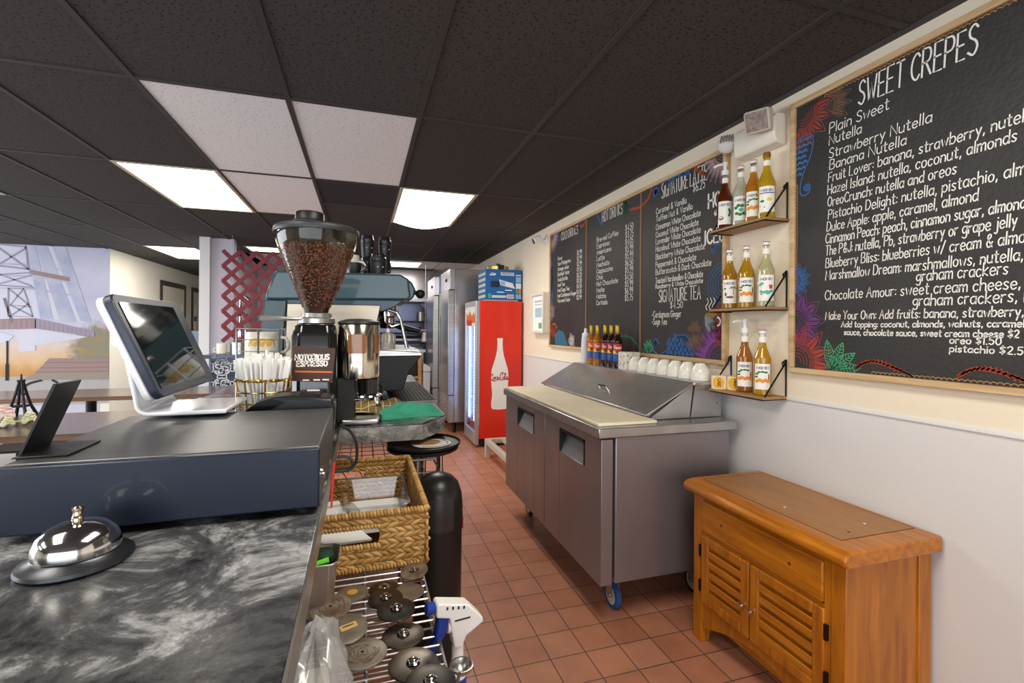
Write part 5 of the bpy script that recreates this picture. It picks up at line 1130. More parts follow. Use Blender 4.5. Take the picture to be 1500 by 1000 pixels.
# things in front of the machine
t = thing('coffee_tamper', 'black ball handled coffee tamper on the brown towel', 'tamper', (.070, 2.27, 1.013))
tz = 1.0125
m = MB(); m.lathe([(0, 0), (.029, 0), (.029, .010), (.020, .018), (.012, .030), (.012, .052), (.016, .056)], (.070, 2.27, tz), 22); m.build('tamper_base', M_steel, t)
m = MB(); m.lathe([(.016, .056), (.026, .064), (.029, .078), (.027, .094), (.016, .106), (0, .108)], (.070, 2.27, tz), 22); m.build('tamper_handle', P('tamper_black', '#161617', .35), t)
def cloth(name, label, mat, cx, cy, w_, d_, h, seed, z, rot=0, folds=3, stripes=None):
    rs = random.Random(seed); ph = [rs.uniform(0, 6) for _ in range(6)]
    nx, ny = 44, 26; gr = []
    def hh(u, v):
        e = min(1, 6*min(u, 1-u))**.5*min(1, 5*min(v, 1-v))**.5
        q = .55+.22*math.sin(folds*PI*v*2+ph[0]+2.2*u+.6*math.sin(5*u+ph[1]))+.16*math.sin(9*u+ph[2]+5*v)+.10*math.sin(17*u-11*v+ph[3])
        return max(0.05, q)*e
    top = []; bot = []
    for j in range(ny+1):
        r1 = []; r2 = []
        for i in range(nx+1):
            u, v = i/nx, j/ny
            x = (u-.5)*w_*(1+.06*math.sin(4*v+ph[4])); y = (v-.5)*d_*(1+.12*math.sin(5*u+ph[5]))
            c, s_ = math.cos(rot), math.sin(rot); X, Y = cx+x*c-y*s_, cy+x*s_+y*c
            r1.append((X, Y, z+.003+h*hh(u, v))); r2.append((X, Y, z+.0005))
        top.append(r1); bot.append(r2)
    m = MB(); m.sheet(top); m.sheet(bot)
    W1 = (nx+1); o0 = 0; o1 = W1*(ny+1)
    per = [(i) for i in range(W1)]+[j*W1+nx for j in range(1, ny+1)]+[ny*W1+i for i in range(nx-1, -1, -1)]+[j*W1 for j in range(ny-1, 0, -1)]
    m.f += [(a, b_, o1+b_, o1+a) for a, b_ in zip(per, per[1:]+per[:1])]; m.m += [0]*len(per)
    o = m.build(name, mat, None, ang=70); tag(o, label, 'towel'); return o
mb_ = bpy.data.materials.new('checked_towel'); mb_.use_nodes = True; nt = mb_.node_tree; bs = nt.nodes['Principled BSDF']
tc = nt.nodes.new('ShaderNodeTexCoord'); br = nt.nodes.new('ShaderNodeTexBrick'); br.offset = 0; br.inputs['Scale'].default_value = 1; br.inputs['Brick Width'].default_value = .032; br.inputs['Row Height'].default_value = .05; br.inputs['Mortar Size'].default_value = .0018
br.inputs['Color1'].default_value = lin('#7d6540'); br.inputs['Color2'].default_value = lin('#8a7047'); br.inputs['Mortar'].default_value = lin('#d9c28a'); nt.links.new(tc.outputs['Object'], br.inputs['Vector']); nt.links.new(br.outputs['Color'], bs.inputs['Base Color']); bs.inputs['Roughness'].default_value = .9
cloth('towel', 'brown checked towel bunched under the tamper on the marble counter', mb_, .07, 2.315, .27, .20, .045, 3, ZR, .1)
cloth('towel', 'green folded towel at the corner of the marble counter', P('green_cloth', '#3c9c7c', .9, bump=(120, .15)), .20, 2.115, .255, .15, .058, 8, ZR, .12, 2)
# black frying pan on the counter
t = thing('crepe_pan', 'black round crepe pan on the marble counter beside the green towel', 'pan', (-.045, 2.05, ZR))
m = MB(); m.lathe([(0, .001), (.085, .001), (.098, .010), (.100, .018), (.096, .018), (.084, .008), (0, .006)], (-.02, 2.035, ZR), 36); m.build('pan_dish', P('pan_black', '#121212', .18, .4), t)
m = MB(); m.tube([(-.11, 2.0, ZR+.016), (-.2, 1.985, ZR+.02), (-.27, 1.975, ZR+.022)], .009, 8); m.build('pan_handle', M_black, t)
# ribbed drip mat
t = thing('bar_mat', 'black ribbed rubber bar mat along the aisle side of the machine', 'mat', (.28, 2.9, ZR))
m = MB(); m.box(.14, .375, 2.47, 3.35, ZR+.0005, ZR+.006); m.build('mat_base', P('mat_grey', '#9a9b9d', .5), t)
m = MB()
for k in range(22): m.box(.143, .372, 2.476+k*.0395, 2.494+k*.0395, ZR+.006, ZR+.009)
for k in range(12): m.box(.146+k*.0195, .155+k*.0195, 2.475, 3.345, ZR+.006, ZR+.0085)
m.build('mat_ribs', M_rubber, t)
# cable loops behind the drawer
t = thing('power_cable', 'black looped power cable hanging between the two counters', 'cable', (-.03, 1.3, .95))
m = MB(); m.tube([tuple(p) for p in smoothline([(-.057, 1.50, 1.09), (-.03, 1.52, 1.065), (-.012, 1.54, 1.02), (-.014, 1.55, .965), (-.035, 1.55, .945), (-.10, 1.54, .945)], 6)], .0045, 7); m.tube([tuple(p) for p in smoothline([(-.10, 1.50, .995), (-.04, 1.50, .995), (-.022, 1.50, .975), (-.035, 1.50, .955), (-.10, 1.50, .955)], 6)], .0045, 7); m.build('cable_loop', P('cable_grey', '#2f3032', .4), t)
t = thing('red_scraper', 'red plastic scraper tucked beside the counter edge strip', 'scraper', (-.055, 1.1, 1.03))
m = MB(); m.prism([(1.07, 1.0), (1.17, 1.055), (1.17, 1.068), (1.07, 1.012)], -.0595, -.056, 'x'); m.build('scraper_blade', P('scraper_red', '#c92a2f', .4), t)
# ------------------------------------------------------------------ wire rack beside the front counter
ZS = .75
t = thing('wire_rack', 'chrome wire shelf rack below the front counter holding discs and basket', 'rack', (0, 1.3, 0))
xa, xb, ya, yb = -.25, .153, .55, 1.90
m = MB()
for y in [ya+.0284*i for i in range(int((yb-ya)/.0284)+1)]: m.tube([(xa, y, ZS), (xb, y, ZS)], .0022, 6)
m.build('cross_wire', M_wire, t)
for k, x in enumerate((.012, -.12)):
    m = MB(); m.tube([(x, ya, ZS-.005), (x, yb, ZS-.005)], .0035, 6); m.build('support_wire', M_wire, t)
m = MB()
for x in (xa, xb): m.tube([(x, ya, ZS-.003), (x, .74, ZS-.003), (x, yb, ZS-.003)], .005, 8); m.tube([(x, ya, ZS-.03), (x, yb, ZS-.03)], .004, 8)
for y in (ya, yb): m.tube([(xa, y, ZS-.003), (xb, y, ZS-.003)], .005, 8)
m.build('rim_wire', M_wire, t)
for x, y in ((xa, ya), (xb, ya), (xa, yb), (xb, yb)):
    m = MB(); m.cyl((x, y, 0), (x, y, ZS-.002), .0125, n=14); m.build('post', M_wire, t)
m = MB()
for y in [ya+.05*i for i in range(28)]: m.tube([(xa, y, .30), (xb, y, .30)], .0022, 6)
m.box(xa, xb, ya, ya+.01, .285, .30); m.box(xa, xb, yb-.01, yb, .285, .30); m.build('lower_shelf', M_wire, t)
# metal discs
M_disc = P('disc_steel', '#8f8a84', .34, 1, vary=(22, '#6e6258', .25)); M_discw = P('disc_scuffed', '#b5b0a6', .42, .85, vary=(20, '#8d8272', .3)); M_discr = P('disc_rusty', '#a39a8c', .5, .6, vary=(26, '#6a4a34', .22)); M_dark = P('disc_dark', '#6b6865', .36, 1, vary=(20, '#55504b', .25))
M_rust = P('rust', '#6b4028', .8); M_tag = P('tag_manila', '#d3ab6a', .6)
def disc(x, y, r, z, mat, label, hub=True, extra=None, tx=0, ty=0):
    t = thing('metal_disc', label, 'metal disc', (x, y, z), 'round metal discs on the wire rack')
    m = MB(); m.lathe([(0, 0), (r-.002, 0), (r, .0015), (r, .004), (r-.003, .005), (r*.5, .0065), (0, .0065)], (x, y, z), 36); p = m.build('plate', mat, t)
    if hub:
        m = MB(); m.lathe([(.011, .0064), (.013, .0085), (.010, .010), (.0075, .0085), (.0065, .009), (.0065, .014), (.004, .0155), (0, .0155)], (x, y, z), 20); m.build('hub', M_chrome, t)
    if extra == 'rust':
        m = MB(); rs = random.Random(int(x*1e4)+9)
        for i in range(46):
            a = rs.uniform(0, 6.28); q = r*rs.uniform(.15, .72); l = rs.uniform(.2, .8); m.strokes([[(q*math.cos(a+l*k/4), q*math.sin(a+l*k/4)) for k in range(5)]], lambda u, v: (x+u, y+v, z+.0069), .0012)
        m.build('rust_ring', M_rust, p, flat=True)
        m = MB(); m.cyl((x, y, z+.0066), (x, y, z+.0075), .003, n=8); m.build('hole', M_black, p)
    if extra == 'tag':
        m = MB(); m.box(x-.012, x+.022, y-.008, y+.008, z+.0066, z+.0074, 0, rotpts((x, y, z), 'Z', .35)); m.build('paper_tag', M_tag, t); m = MB(); m.strokes([[(-.006, 0), (.014, .006)]], lambda u, v: (x+u, y+v, z+.0078), .003); m.build('tag_mark', M_black, t, flat=True)
    if extra == 'sticker':
        m = MB(); m.lathe([(0, .0071), (.010, .0071), (.012, .0068)], (x, y, z), 18); m.lathe([(.006, .0076), (.008, .0076)], (x, y, z), 18); m.build('sticker', P('sticker_gold', '#c99a3c', .5), t)
    if tx or ty: t.rotation_euler = (tx, ty, 0)
    return t
z0 = ZS+.0025
disc(.130, 1.213, .034, z0+.016, M_discr, 'small stained disc with hub at the back right of the rack', tx=.10, ty=-.12)
disc(.110, 1.150, .037, z0, M_discw, 'scuffed flat disc behind the spray bottle nozzle', hub=False)
disc(.056, 1.178, .036, z0, M_dark, 'brown steel disc with hub, farthest back in the centre row')
disc(.056, 1.118, .038, z0+.010, M_dark, 'brown steel disc with hub, second from the back in the centre row', tx=.06)
disc(.075, 1.054, .040, z0+.018, M_dark, 'brown steel disc with hub resting on its neighbours in the centre row', tx=.05)
disc(.085, .990, .042, z0, M_disc, 'steel disc with hub just left of the spray bottle neck')
disc(.096, .900, .046, z0, M_disc, 'large grey disc with hub near the front corner of the rack')
disc(.118, .830, .044, z0+.010, M_dark, 'dark disc overlapping the front edge of the rack, cut by the photo edge', tx=.04)
disc(-.016, 1.180, .036, z0, M_discw, 'scuffed disc with a round gold sticker beside the steel pan', hub=False, extra='sticker')
disc(-.060, 1.105, .043, z0+.016, M_discr, 'disc with a large rusty ring stain beside the counter edge', hub=False, extra='rust', tx=.14)
disc(-.026, 1.028, .043, z0+.010, M_discw, 'disc with a yellowed paper tag on it', hub=False, extra='tag', tx=.1)
disc(.006, .957, .046, z0, M_discw, 'scuffed disc with a small rust mark beside the plastic bag', hub=False, extra='rust')
disc(-.045, .965, .034, z0, M_discr, 'partly hidden brownish disc under the plastic bag', hub=False)
# wicker basket
t = thing('wicker_basket', 'woven water hyacinth basket with handle holes on the wire rack', 'basket', (.04, 1.55, ZS))
M_wk = [P('wicker_a', '#b98d4e', .6), P('wicker_b', '#a37a3f', .6), P('wicker_c', '#c79c5e', .6)]
bx0, bx1, by0, by1, bz0, bz1 = -.20, .168, 1.275, 1.80, ZS+.004, ZS+.152
rs = random.Random(21)
def stitch_row(m, p0, p1, z, tilt, L=.036, r=.0062, step=.020, up_=(0, 0, 1), skip=None, nrm=None):
    p0 = Vector(p0); p1 = Vector(p1); d = (p1-p0).normalized(); n = int((p1-p0).length/step)
    nv = Vector((d.y, -d.x, 0))
    for i in range(n+1):
        c = p0+d*(i*step+rs.uniform(-.002, .002))
        if skip and skip(c, z): continue
        X = (d*math.cos(tilt)+Vector(up_)*math.sin(tilt)).normalized(); Y = nv; Z = X.cross(Y)
        R = Matrix((X, Y, Z)).transposed()
        m.ell((c.x, c.y, z+rs.uniform(-.001, .001)), (L/2*rs.uniform(.9, 1.1), r*.9, r*rs.uniform(.9, 1.1)), R, 7, 5, rs.randrange(3))
rows = 9
def wall(name, p0, p1, hole=None):
    m = MB()
    for k in range(rows):
        z = bz0+.016+k*(bz1-bz0-.034)/(rows-1)
        stitch_row(m, p0, p1, z, .42 if k % 2 else -.42, skip=hole)
    d = (Vector(p1)-Vector(p0)).normalized(); nv = Vector((d.y, -d.x, 0))*.003
    if hole is None:
        a, c = Vector(p0), Vector(p1); m.add([(a.x, a.y, bz0), (c.x, c.y, bz0), (c.x, c.y, bz1), (a.x, a.y, bz1)], [(0, 1, 2, 3)], 1)
    else:
        a, c = Vector(p0), Vector(p1)
        for (u0, u1, v0, v1) in ((bx0, bx1, bz0, .822), (.048, bx1, .822, bz1), (bx0, .048, .868, bz1), (bx0, -.12, .822, .868)): m.add([(u0, a.y, v0), (u1, a.y, v0), (u1, a.y, v1), (u0, a.y, v1)], [(0, 1, 2, 3)], 1)
    return m.build(name, M_wk, t, ang=60)
hole = lambda c, z: -.12 < c.x < .052 and .822 < z < .870
wall('woven_wall', (bx0, by0, 0), (bx1, by0, 0), hole)
wall('woven_wall', (bx1, by0, 0), (bx1, by1, 0)); wall('woven_wall', (bx1, by1, 0), (bx0, by1, 0), hole if False else (lambda c, z: -.12 < c.x < .02 and .830 < z < .868)); wall('woven_wall', (bx0, by1, 0), (bx0, by0, 0))
def rope(name, pts, r=.0095, closed=True):
    m = MB(); P_ = [Vector(p) for p in pts]
    for a, c in zip(P_, (P_[1:]+P_[:1]) if closed else P_[1:]):
        d = c-a; n = max(2, int(d.length/.0085)); d.normalize()
        if not abs(d.z) > .9: nv = Vector((d.y, -d.x, 0)); zz = Vector((0, 0, 1))
        else: nv = Vector((1, 0, 0)); zz = Vector((0, 1, 0))
        for i in range(n):
            q = a+(c-a)*((i+.5)/n); X = (d*.9+zz*.35).normalized(); Y = nv; Z = X.cross(Y).normalized(); Y = Z.cross(X)
            m.ell(q, (.0058, r, r), Matrix((X, Y, Z)).transposed(), 8, 5, rs.randrange(3))
    return m.build(name, M_wk, t, ang=60)
rope('rope_rim', [(bx0, by0, bz1), (bx1, by0, bz1), (bx1, by1, bz1), (bx0, by1, bz1)])
rope('rope_base', [(bx0, by0, bz0+.009), (bx1, by0, bz0+.009), (bx1, by1, bz0+.009), (bx0, by1, bz0+.009)], .009)
rope('rope_handle', [(-.12, by0, .820), (.050, by0, .820)], .008, False); rope('rope_handle', [(-.12, by0, .870), (.050, by0, .870)], .007, False)
m = MB(); m.box(bx0, bx1, by0, by1, bz0, bz0+.006); m.build('basket_floor', M_wk[1], t)
# plastic container, lid and papers in the basket
G_pl = thin_glass('clear_plastic', '#eceeee', .10, .08)
t = thing('plastic_container', 'clear rectangular plastic food container in the wicker basket', 'container', (.03, 1.52, .83))
def tray(cx, cy, z, a, b_, h, ta=.82, rot=0):
    m = MB(); vs = []
    for zz, s_ in ((0, ta), (h, 1.0), (h, 1.09), (h-.004, 1.09)):
        vs += [(x, y, z+zz) for x, y in octo(0, 0, a*s_, b_*s_, .012)]
    m.add(vs, [(k*8+i, k*8+(i+1) % 8, (k+1)*8+(i+1) % 8, (k+1)*8+i) for k in range(3) for i in range(8)]+[tuple(range(8))[::-1]], 0, Matrix.Translation((cx, cy, 0)) @ Matrix.Rotation(rot, 4, 'Z'))
    return m
tray(.045, 1.52, .800, .085, .13, .08).build('container_body', G_pl, t)
m = MB(); m.box(-.03, .118, 1.40, 1.63, .802, .815); m.build('white_contents', M_paper, t)
def papers(cx, cy, z, w_, d_, rot, n, label, name='paper_sheet', mat=M_paper, tilt=0):
    t = thing(name, label, 'paper', (cx, cy, z))
    m = MB(); Rm = Matrix.Translation((cx, cy, z)) @ Matrix.Rotation(rot, 4, 'Z') @ Matrix.Rotation(tilt, 4, 'Y')
    for k in range(n): m.box(-w_/2+.002*k, w_/2+.001*k, -d_/2, d_/2-.002*k, .002*k, .002*k+.0012, 0, Rm)
    m.build('sheet', mat, t); return t
papers(-.05, 1.36, .815, .13, .10, .4, 3, 'white folded papers seen through the basket handle hole', tilt=.15)
papers(.03, 1.65, .762, .17, .18, .1, 4, 'white paper lining at the bottom of the wicker basket')
papers(-.10, 1.46, .855, .10, .12, .2, 2, 'white slips at the left inside of the wicker basket')
t = thing('container_cover', 'small clear plastic lid lying in the wicker basket beside the papers', 'dish', (-.05, 1.42, .85))
tray(-.055, 1.425, .845, .045, .05, .018, .9, .3).build('cover_shell', G_pl, t)
# steel insert pan with gloves hanging by the counter edge
t = thing('steel_pan', 'deep steel insert pan standing on the rack against the counter edge', 'steel pan', (-.075, 1.20, ZS))
px, py = -.097, 1.150
m = MB(); vs = []
for zz, s_ in ((0, .78), (.015, .84), (.115, 1.0), (.118, 1.12), (.114, 1.12)): vs += [(x, y, ZS+.0025+zz) for x, y in octo(px, py, .049*s_, .048*s_, .013)]
m.add(vs, [(k*8+i, k*8+(i+1) % 8, (k+1)*8+(i+1) % 8, (k+1)*8+i) for k in range(4) for i in range(8)]+[tuple(range(8))[::-1]])
m.build('pan_body', P('satin_steel', '#b9b4aa', .35, .95), t, bevel=.003)
t = thing('scrub_pad', 'dark green scrubber in the steel insert pan', 'scrubber', (px, py, ZS+.14))
m = MB(); m.ell((px+.012, py+.01, ZS+.105), (.032, .028, .018)); m.ell((px+.02, py-.004, ZS+.118), (.022, .02, .012)); m.build('scrubber', P('scrub_green', '#1d3a22', .7, bump=(90, .6)), t)
t = thing('green_tool', 'bright green plastic handle poking out of the steel insert pan', 'tool', (px+.02, py-.03, ZS+.16))
m = MB(); m.tube([(px-.01, py-.030, ZS+.108), (px+.032, py-.024, ZS+.116)], .007, 8); m.build('tool_handle', P('lime_green', '#6fe03a', .4), t)
# clear plastic bag
rs = random.Random(2)
gr = []
for j in range(17):
    r_ = []
    for i in range(25):
        a = 2*PI*i/24; q = j/16
        rad = (.100*math.sin(PI*min(1, q*.93+.10))**.7)*(1+.16*math.sin(3*a+2*q*3)+.11*math.sin(7*a-5*q)+.07*math.sin(13*a+9*q))
        r_.append((-.070+rad*.50*math.cos(a), .850+rad*1.25*math.sin(a), ZS+.008+.115*q*(1+.18*math.sin(2*a+1))+.012*q*math.sin(9*a+12*q)))
    gr.append(r_)
m = MB(); m.sheet(gr)
o = m.build('plastic_bag', thin_glass('crinkled_film', '#f0f0f0', .10, .25, .4, .22), None, ang=75); tag(o, 'crumpled clear plastic bag in the front corner of the wire rack', 'bag')
t = thing('paper_packet', 'pale packet inside the crumpled clear plastic bag', 'packet', (-.03, .85, ZS+.01))
m = MB(); m.box(-.095, -.045, .78, .88, ZS+.012, ZS+.05, 0, rotpts((-.07, .83, ZS), 'Z', .1)); m.build('packet', P('packet_cream', '#cfc9bd', .7), t, bevel=.01, seg=3)
# spray bottle hooked over the rack edge
t = thing('spray_bottle', 'white and blue trigger spray bottle hooked on the rack edge', 'spray bottle', (.19, .97, .60))
sx, sy = .196, .985
MBlue = P('sprayer_blue', '#1c3f9e', .35, trans=.15); MWs = P('sprayer_white', '#e9e7e2', .4)
m = MB(); m.lathe([(0, .0), (.030, .0), (.032, .01), (.032, .10), (.028, .135), (.018, .15), (.015, .16)], (sx, sy, .475), 24); m.build('bottle_body', P('spray_translucent', '#dfe0e2', .4, trans=.3), t)
m = MB(); m.lathe([(.0175, .628), (.019, .632), (.019, .655), (.0165, .657), (0, .657)], (sx, sy, 0), 22); m.build('collar', MBlue, t)
m = MB(); m.lathe([(.0185, .655), (.019, .665), (.014, .672), (.0125, .70), (.0125, .74)], (sx, sy, 0), 20); m.build('neck', MWs, t)
ra = rotpts((sx, sy, .74), 'Z', math.radians(8))
head = [(sx+.006, .722), (sx+.014, .742), (sx+.052, .762), (sx+.050, .772), (sx+.018, .806), (sx-.045, .822), (sx-.050, .818), (sx-.050, .794), (sx-.022, .786), (sx-.016, .745), (sx-.012, .722)]
m = MB(); m.prism(head, sy-.016, sy+.016, 'y', 0, ra); m.build('sprayer_head', MWs, t, bevel=.005, seg=3)
m = MB()
for k in range(4): m.box(sx-.030+.012*k, sx-.026+.012*k, sy-.0166, sy-.0155, .806-.002*k, .812-.002*k, 0, ra)
m.box(sx-.012, sx+.022, sy-.0168, sy-.0155, .778, .781, 0, ra); m.build('head_slots', M_black, t)
m = MB(); m.cyl(ra @ Vector((sx-.005, sy, .762)), ra @ Vector((sx-.024, sy, .764)), .014, n=16); m.build('pump_barrel', MWs, t)
m = MB(); m.cyl(ra @ Vector((sx-.049, sy, .807)), ra @ Vector((sx-.068, sy, .810)), .0105, .013, 14); m.build('nozzle', MBlue, t)
trg = [(sx-.044, .796), (sx-.026, .800), (sx-.022, .785), (sx-.030, .752), (sx-.050, .725), (sx-.064, .716), (sx-.066, .722), (sx-.052, .745), (sx-.047, .772)]
m = MB(); m.prism(trg, sy-.012, sy+.012, 'y', 0, ra); m.build('trigger', MBlue, t, bevel=.003)
# measuring spoon
t = thing('measuring_spoon', 'small steel measuring spoon at the front corner of the rack', 'spoon', (.172, .885, .745))
m = MB(); m.lathe([(0, -.014), (.010, -.012), (.018, -.004), (.021, .004), (.022, .0045), (.019, .004), (.016, -.003), (.009, -.010), (0, -.0115)], (.180, .865, .757), 24); m.build('spoon_bowl', M_steel, t)
m = MB(); m.tube([(.172, .845, .760), (.155, .80, .762), (.14, .745, .758)], .003, 6); m.build('spoon_handle', M_steel, t)
# black bin with domed top
cx, cy, bk = .268, 1.735, .92
t = thing('dome_bin', 'narrow black bin with a domed push top standing on the tiles', 'bin', (cx, cy, 0))
Mbin = P('bin_black', '#1b1a19', .34)
m = MB(); m.lathe([(r_*bk, z_) for r_, z_ in [(0, 0), (.088, 0), (.092, .01), (.096, .655), (.0975, .665), (.0975, .675)]], (cx, cy, 0), 36); m.build('bin_body', Mbin, t)
m = MB(); m.lathe([(r_*bk, z_) for r_, z_ in [(.099, .668), (.099, .70), (.098, .745), (.093, .785), (.080, .82), (.056, .843), (.028, .852), (0, .854)]], (cx, cy, 0), 36); dm = m.build('dome', Mbin, t)
m = MB(); ang = -PI/2-.25
pv = []
for i in range(9):
    for j in range(7):
        a = ang-.75+1.5*i/8; z = .672+.115*j/6; r_ = .1008 if z < .745 else .1003-(z-.745)*.115
        pv.append((cx+r_*bk*math.cos(a), cy+r_*bk*math.sin(a), z))
m.add(pv, [(i*7+j, i*7+j+1, (i+1)*7+j+1, (i+1)*7+j) for i in range(8) for j in range(6)]); m.build('push_flap', P('flap_black', '#2a2724', .3), dm)
m = MB(); m.tube([(cx-.040, cy-.088, .765), (cx-.066, cy-.108, .735), (cx-.072, cy-.112, .722)], .009, 10); m.build('flap_handle', P('flap_dark', '#3a332c', .35), dm)
t = thing('red_tag', 'small red tag on the aisle side of the black bin', 'tag', (cx+.1, cy, .66)); m = MB(); m.box(cx+.0905, cx+.0935, cy-.012, cy+.012, .645, .69); m.build('tag_plate', P('tag_red', '#c3272b', .5), t)
# rear wire rack carrying the round griddle pan
t = thing('wire_rack', 'short chrome wire rack behind the bin carrying the round black trays', 'rack', (.1, 2.05, 0))
m = MB()
for k in range(12): m.tube([(-.22+.045*k, 1.93, .852), (-.22+.045*k, 2.45, .852)], .002, 6)
for k in range(8): m.tube([(-.22, 1.93+.07*k, .849), (.305, 1.93+.07*k, .849)], .002, 6)
m.build('wire_shelf', M_wire, t)
m = MB()
for z in (.852, .80): m.tube([(-.22, 1.93, z), (.305, 1.93, z), (.305, 2.45, z), (-.22, 2.45, z)], .004, 6, closed=True)
for k in range(9): m.tube([(-.2+.06*k, 1.93, .852), (-.17+.06*k, 1.93, .80)], .002, 5)
m.build('rim_wire', M_wire, t)
for x, y in ((-.22, 1.93), (.305, 1.93), (-.22, 2.45), (.305, 2.45)):
    m = MB(); m.cyl((x, y, 0), (x, y, .872), .0135, n=16); m.cyl((x, y, .872), (x, y, .878), .011, n=16); m.cyl((x, y, .80), (x, y, .81), .016, n=16); m.build('post', M_chrome, t)
def rtray(x, y, z, r, label):
    m = MB(); m.lathe([(0, .0), (r-.012, .0), (r-.002, .006), (r, .016), (r-.004, .017), (r-.010, .009), (0, .005)], (x, y, z), 48)
    o = m.build('round_tray', P('tray_black', '#191a1b', .4)); tag(o, label, 'tray', 'round black trays'); return o
rtray(.245, 1.985, .8785, .145, 'lower black round tray on the wire rack post')
rtray(.250, 1.990, .8960, .150, 'upper black round tray with a crepe shaped paper disc on it')
t = thing('printed_plate', 'brown and white printed paper disc lying on the upper black tray', 'plate', (.275, 1.96, .903))
m = MB(); m.poly([(.08*math.cos(2*PI*i/28), .075*math.sin(2*PI*i/28)) for i in range(28)], lambda u, v: (.275+u, 1.965+v, .9075)); m.build('paper_disc', P('disc_white', '#f0ede8', .6), t, flat=True, solid=.001)
m = MB(); m.ell((.255, 1.985, .9085), (.062, .05, .003), None, 20, 8); m.build('crepe_print', P('crepe_brown', '#c79a6a', .7, vary=(18, '#8a5a34', .3)), t)
m = MB(); m.strokes([arc(0, 0, q, -2.2, .8, 12) for q in (.066, .071)], lambda u, v: (.275+u, 1.965+v, .9085), .0025); m.build('print_ring', P('print_navy', '#3a4a5a', .6), t, flat=True)
# ------------------------------------------------------------------ red drinks cooler and its surroundings
M_red = P('cooler_red', '#d92a10', .35, coat=.2); M_alu = P('door_silver', '#c3c5c9', .3, .7)
kx0, kx1, ky0, ky1, kz0, kz1 = 1.30, 1.812, 5.37, 5.98, .10, 1.70
t = thing('drinks_cooler', 'red drinks cooler with a white bottle on its side and lit glass door', 'cooler', (1.55, 5.67, 0))
m = MB(); m.box(kx0, kx1, ky0, ky0+.03, kz0, kz1); m.box(kx0, kx1, ky1-.03, ky1, kz0, kz1); m.box(kx1-.03, kx1, ky0+.03, ky1-.03, kz0, kz1); m.box(kx0, kx1-.03, ky0+.03, ky1-.03, kz1-.16, kz1); m.box(kx0, kx1-.03, ky0+.03, ky1-.03, kz0, kz0+.14)
m.build('cabinet', M_red, t, bevel=.004)
m = MB(); m.box(kx0, kx1-.02, ky0+.02, ky1-.02, .03, kz0)
for x in (kx0+.05, kx1-.05):
    for y in (ky0+.05, ky1-.05): m.cyl((x, y, 0), (x, y, .03), .02, n=10)
m.build('plinth', M_black, t)
m = MB(); m.box(kx0+.003, kx1-.031, ky0+.0305, ky0+.034, kz0+.14, kz1-.16); m.box(kx0+.003, kx1-.031, ky1-.034, ky1-.0305, kz0+.14, kz1-.16); m.box(kx1-.035, kx1-.0305, ky0+.034, ky1-.034, kz0+.14, kz1-.16); m.build('inner_liner', P('liner_white', '#e8eef8', .4), t)
for z in (.30, .50, .70, .90, 1.10, 1.30):
    m = MB(); m.box(kx0+.03, kx1-.04, ky0+.036, ky1-.036, z, z+.012); m.build('shelf', P('shelf_white', '#dfe8f5', .4), t)
for y in (ky0+.045, ky0+.30, ky1-.045):
    m = MB()
    for q in range(34): m.box(kx0+.004, kx0+.016, y-.012, y+.012, kz0+.16+q*.036, kz0+.183+q*.036)
    m.build('led_strip', P('led', '#dbe8ff', .5, emit=('#c4d8ff', 7)), t)
dxa, dxb = 1.255, 1.297
m = MB(); f = .05
m.box(dxa, dxb, ky0, ky0+f, kz0-.07, kz1-.003); m.box(dxa, dxb, ky1-f, ky1, kz0-.07, kz1-.003); m.box(dxa, dxb, ky0+f, ky1-f, kz0-.07, kz0+.07); m.box(dxa, dxb, ky0+f, ky1-f, kz1-.06, kz1-.003)
dr = m.build('door', M_alu, t, bevel=.004)
m = MB(); m.box(dxa+.012, dxa+.018, ky0+f, ky1-f, kz0+.07, kz1-.30); m.build('door_glass', thin_glass('cooler_glass', '#eaf2ff', .06), dr)
m = MB(); m.box(dxa+.010, dxa+.016, ky0+f, ky1-f, kz1-.30, kz1-.06); sg = m.build('sign_panel', P('sign_white', '#f3ece4', .4), dr)
fs_ = lambda u, v: (dxa+.0092, ky1-f-u, v)
m = MB(); m.poly([(0.0, kz1-.26), (.51, kz1-.26), (.51, kz1-.20), (.40, kz1-.13), (.30, kz1-.18), (.2, kz1-.11), (.1, kz1-.17), (0, kz1-.14)], fs_, 0); m.poly([(.02, kz1-.29), (.3, kz1-.29), (.3, kz1-.22), (.02, kz1-.22)], lambda u, v: (dxa+.0088, ky1-f-u, v), 1)
m.build('sign_print', [P('sign_orange', '#e0742a', .5), P('sign_red', '#cf2a1a', .5)], sg, flat=True)
can = None
for zi, z in enumerate((.312, .512, .712, .912, 1.112)):
    for yi in range(6):
        y = ky0+.09+yi*.086
        if can is None:
            m = MB(); m.lathe([(0, 0), (.028, 0), (.031, .006), (.031, .10), (.026, .115), (.013, .14), (.013, .158), (0, .158)], (0, 0, 0), 12)
            can = m.build('drink_bottle', P('cooler_bottle', '#aab9d6', .3)); tag(can, 'pale bottle behind the lit glass door of the drinks cooler', 'bottle', 'drinks inside the cooler'); o = can
        else: o = can.copy(); C.objects.link(o)
        o.location = (kx0+.075, y, z)
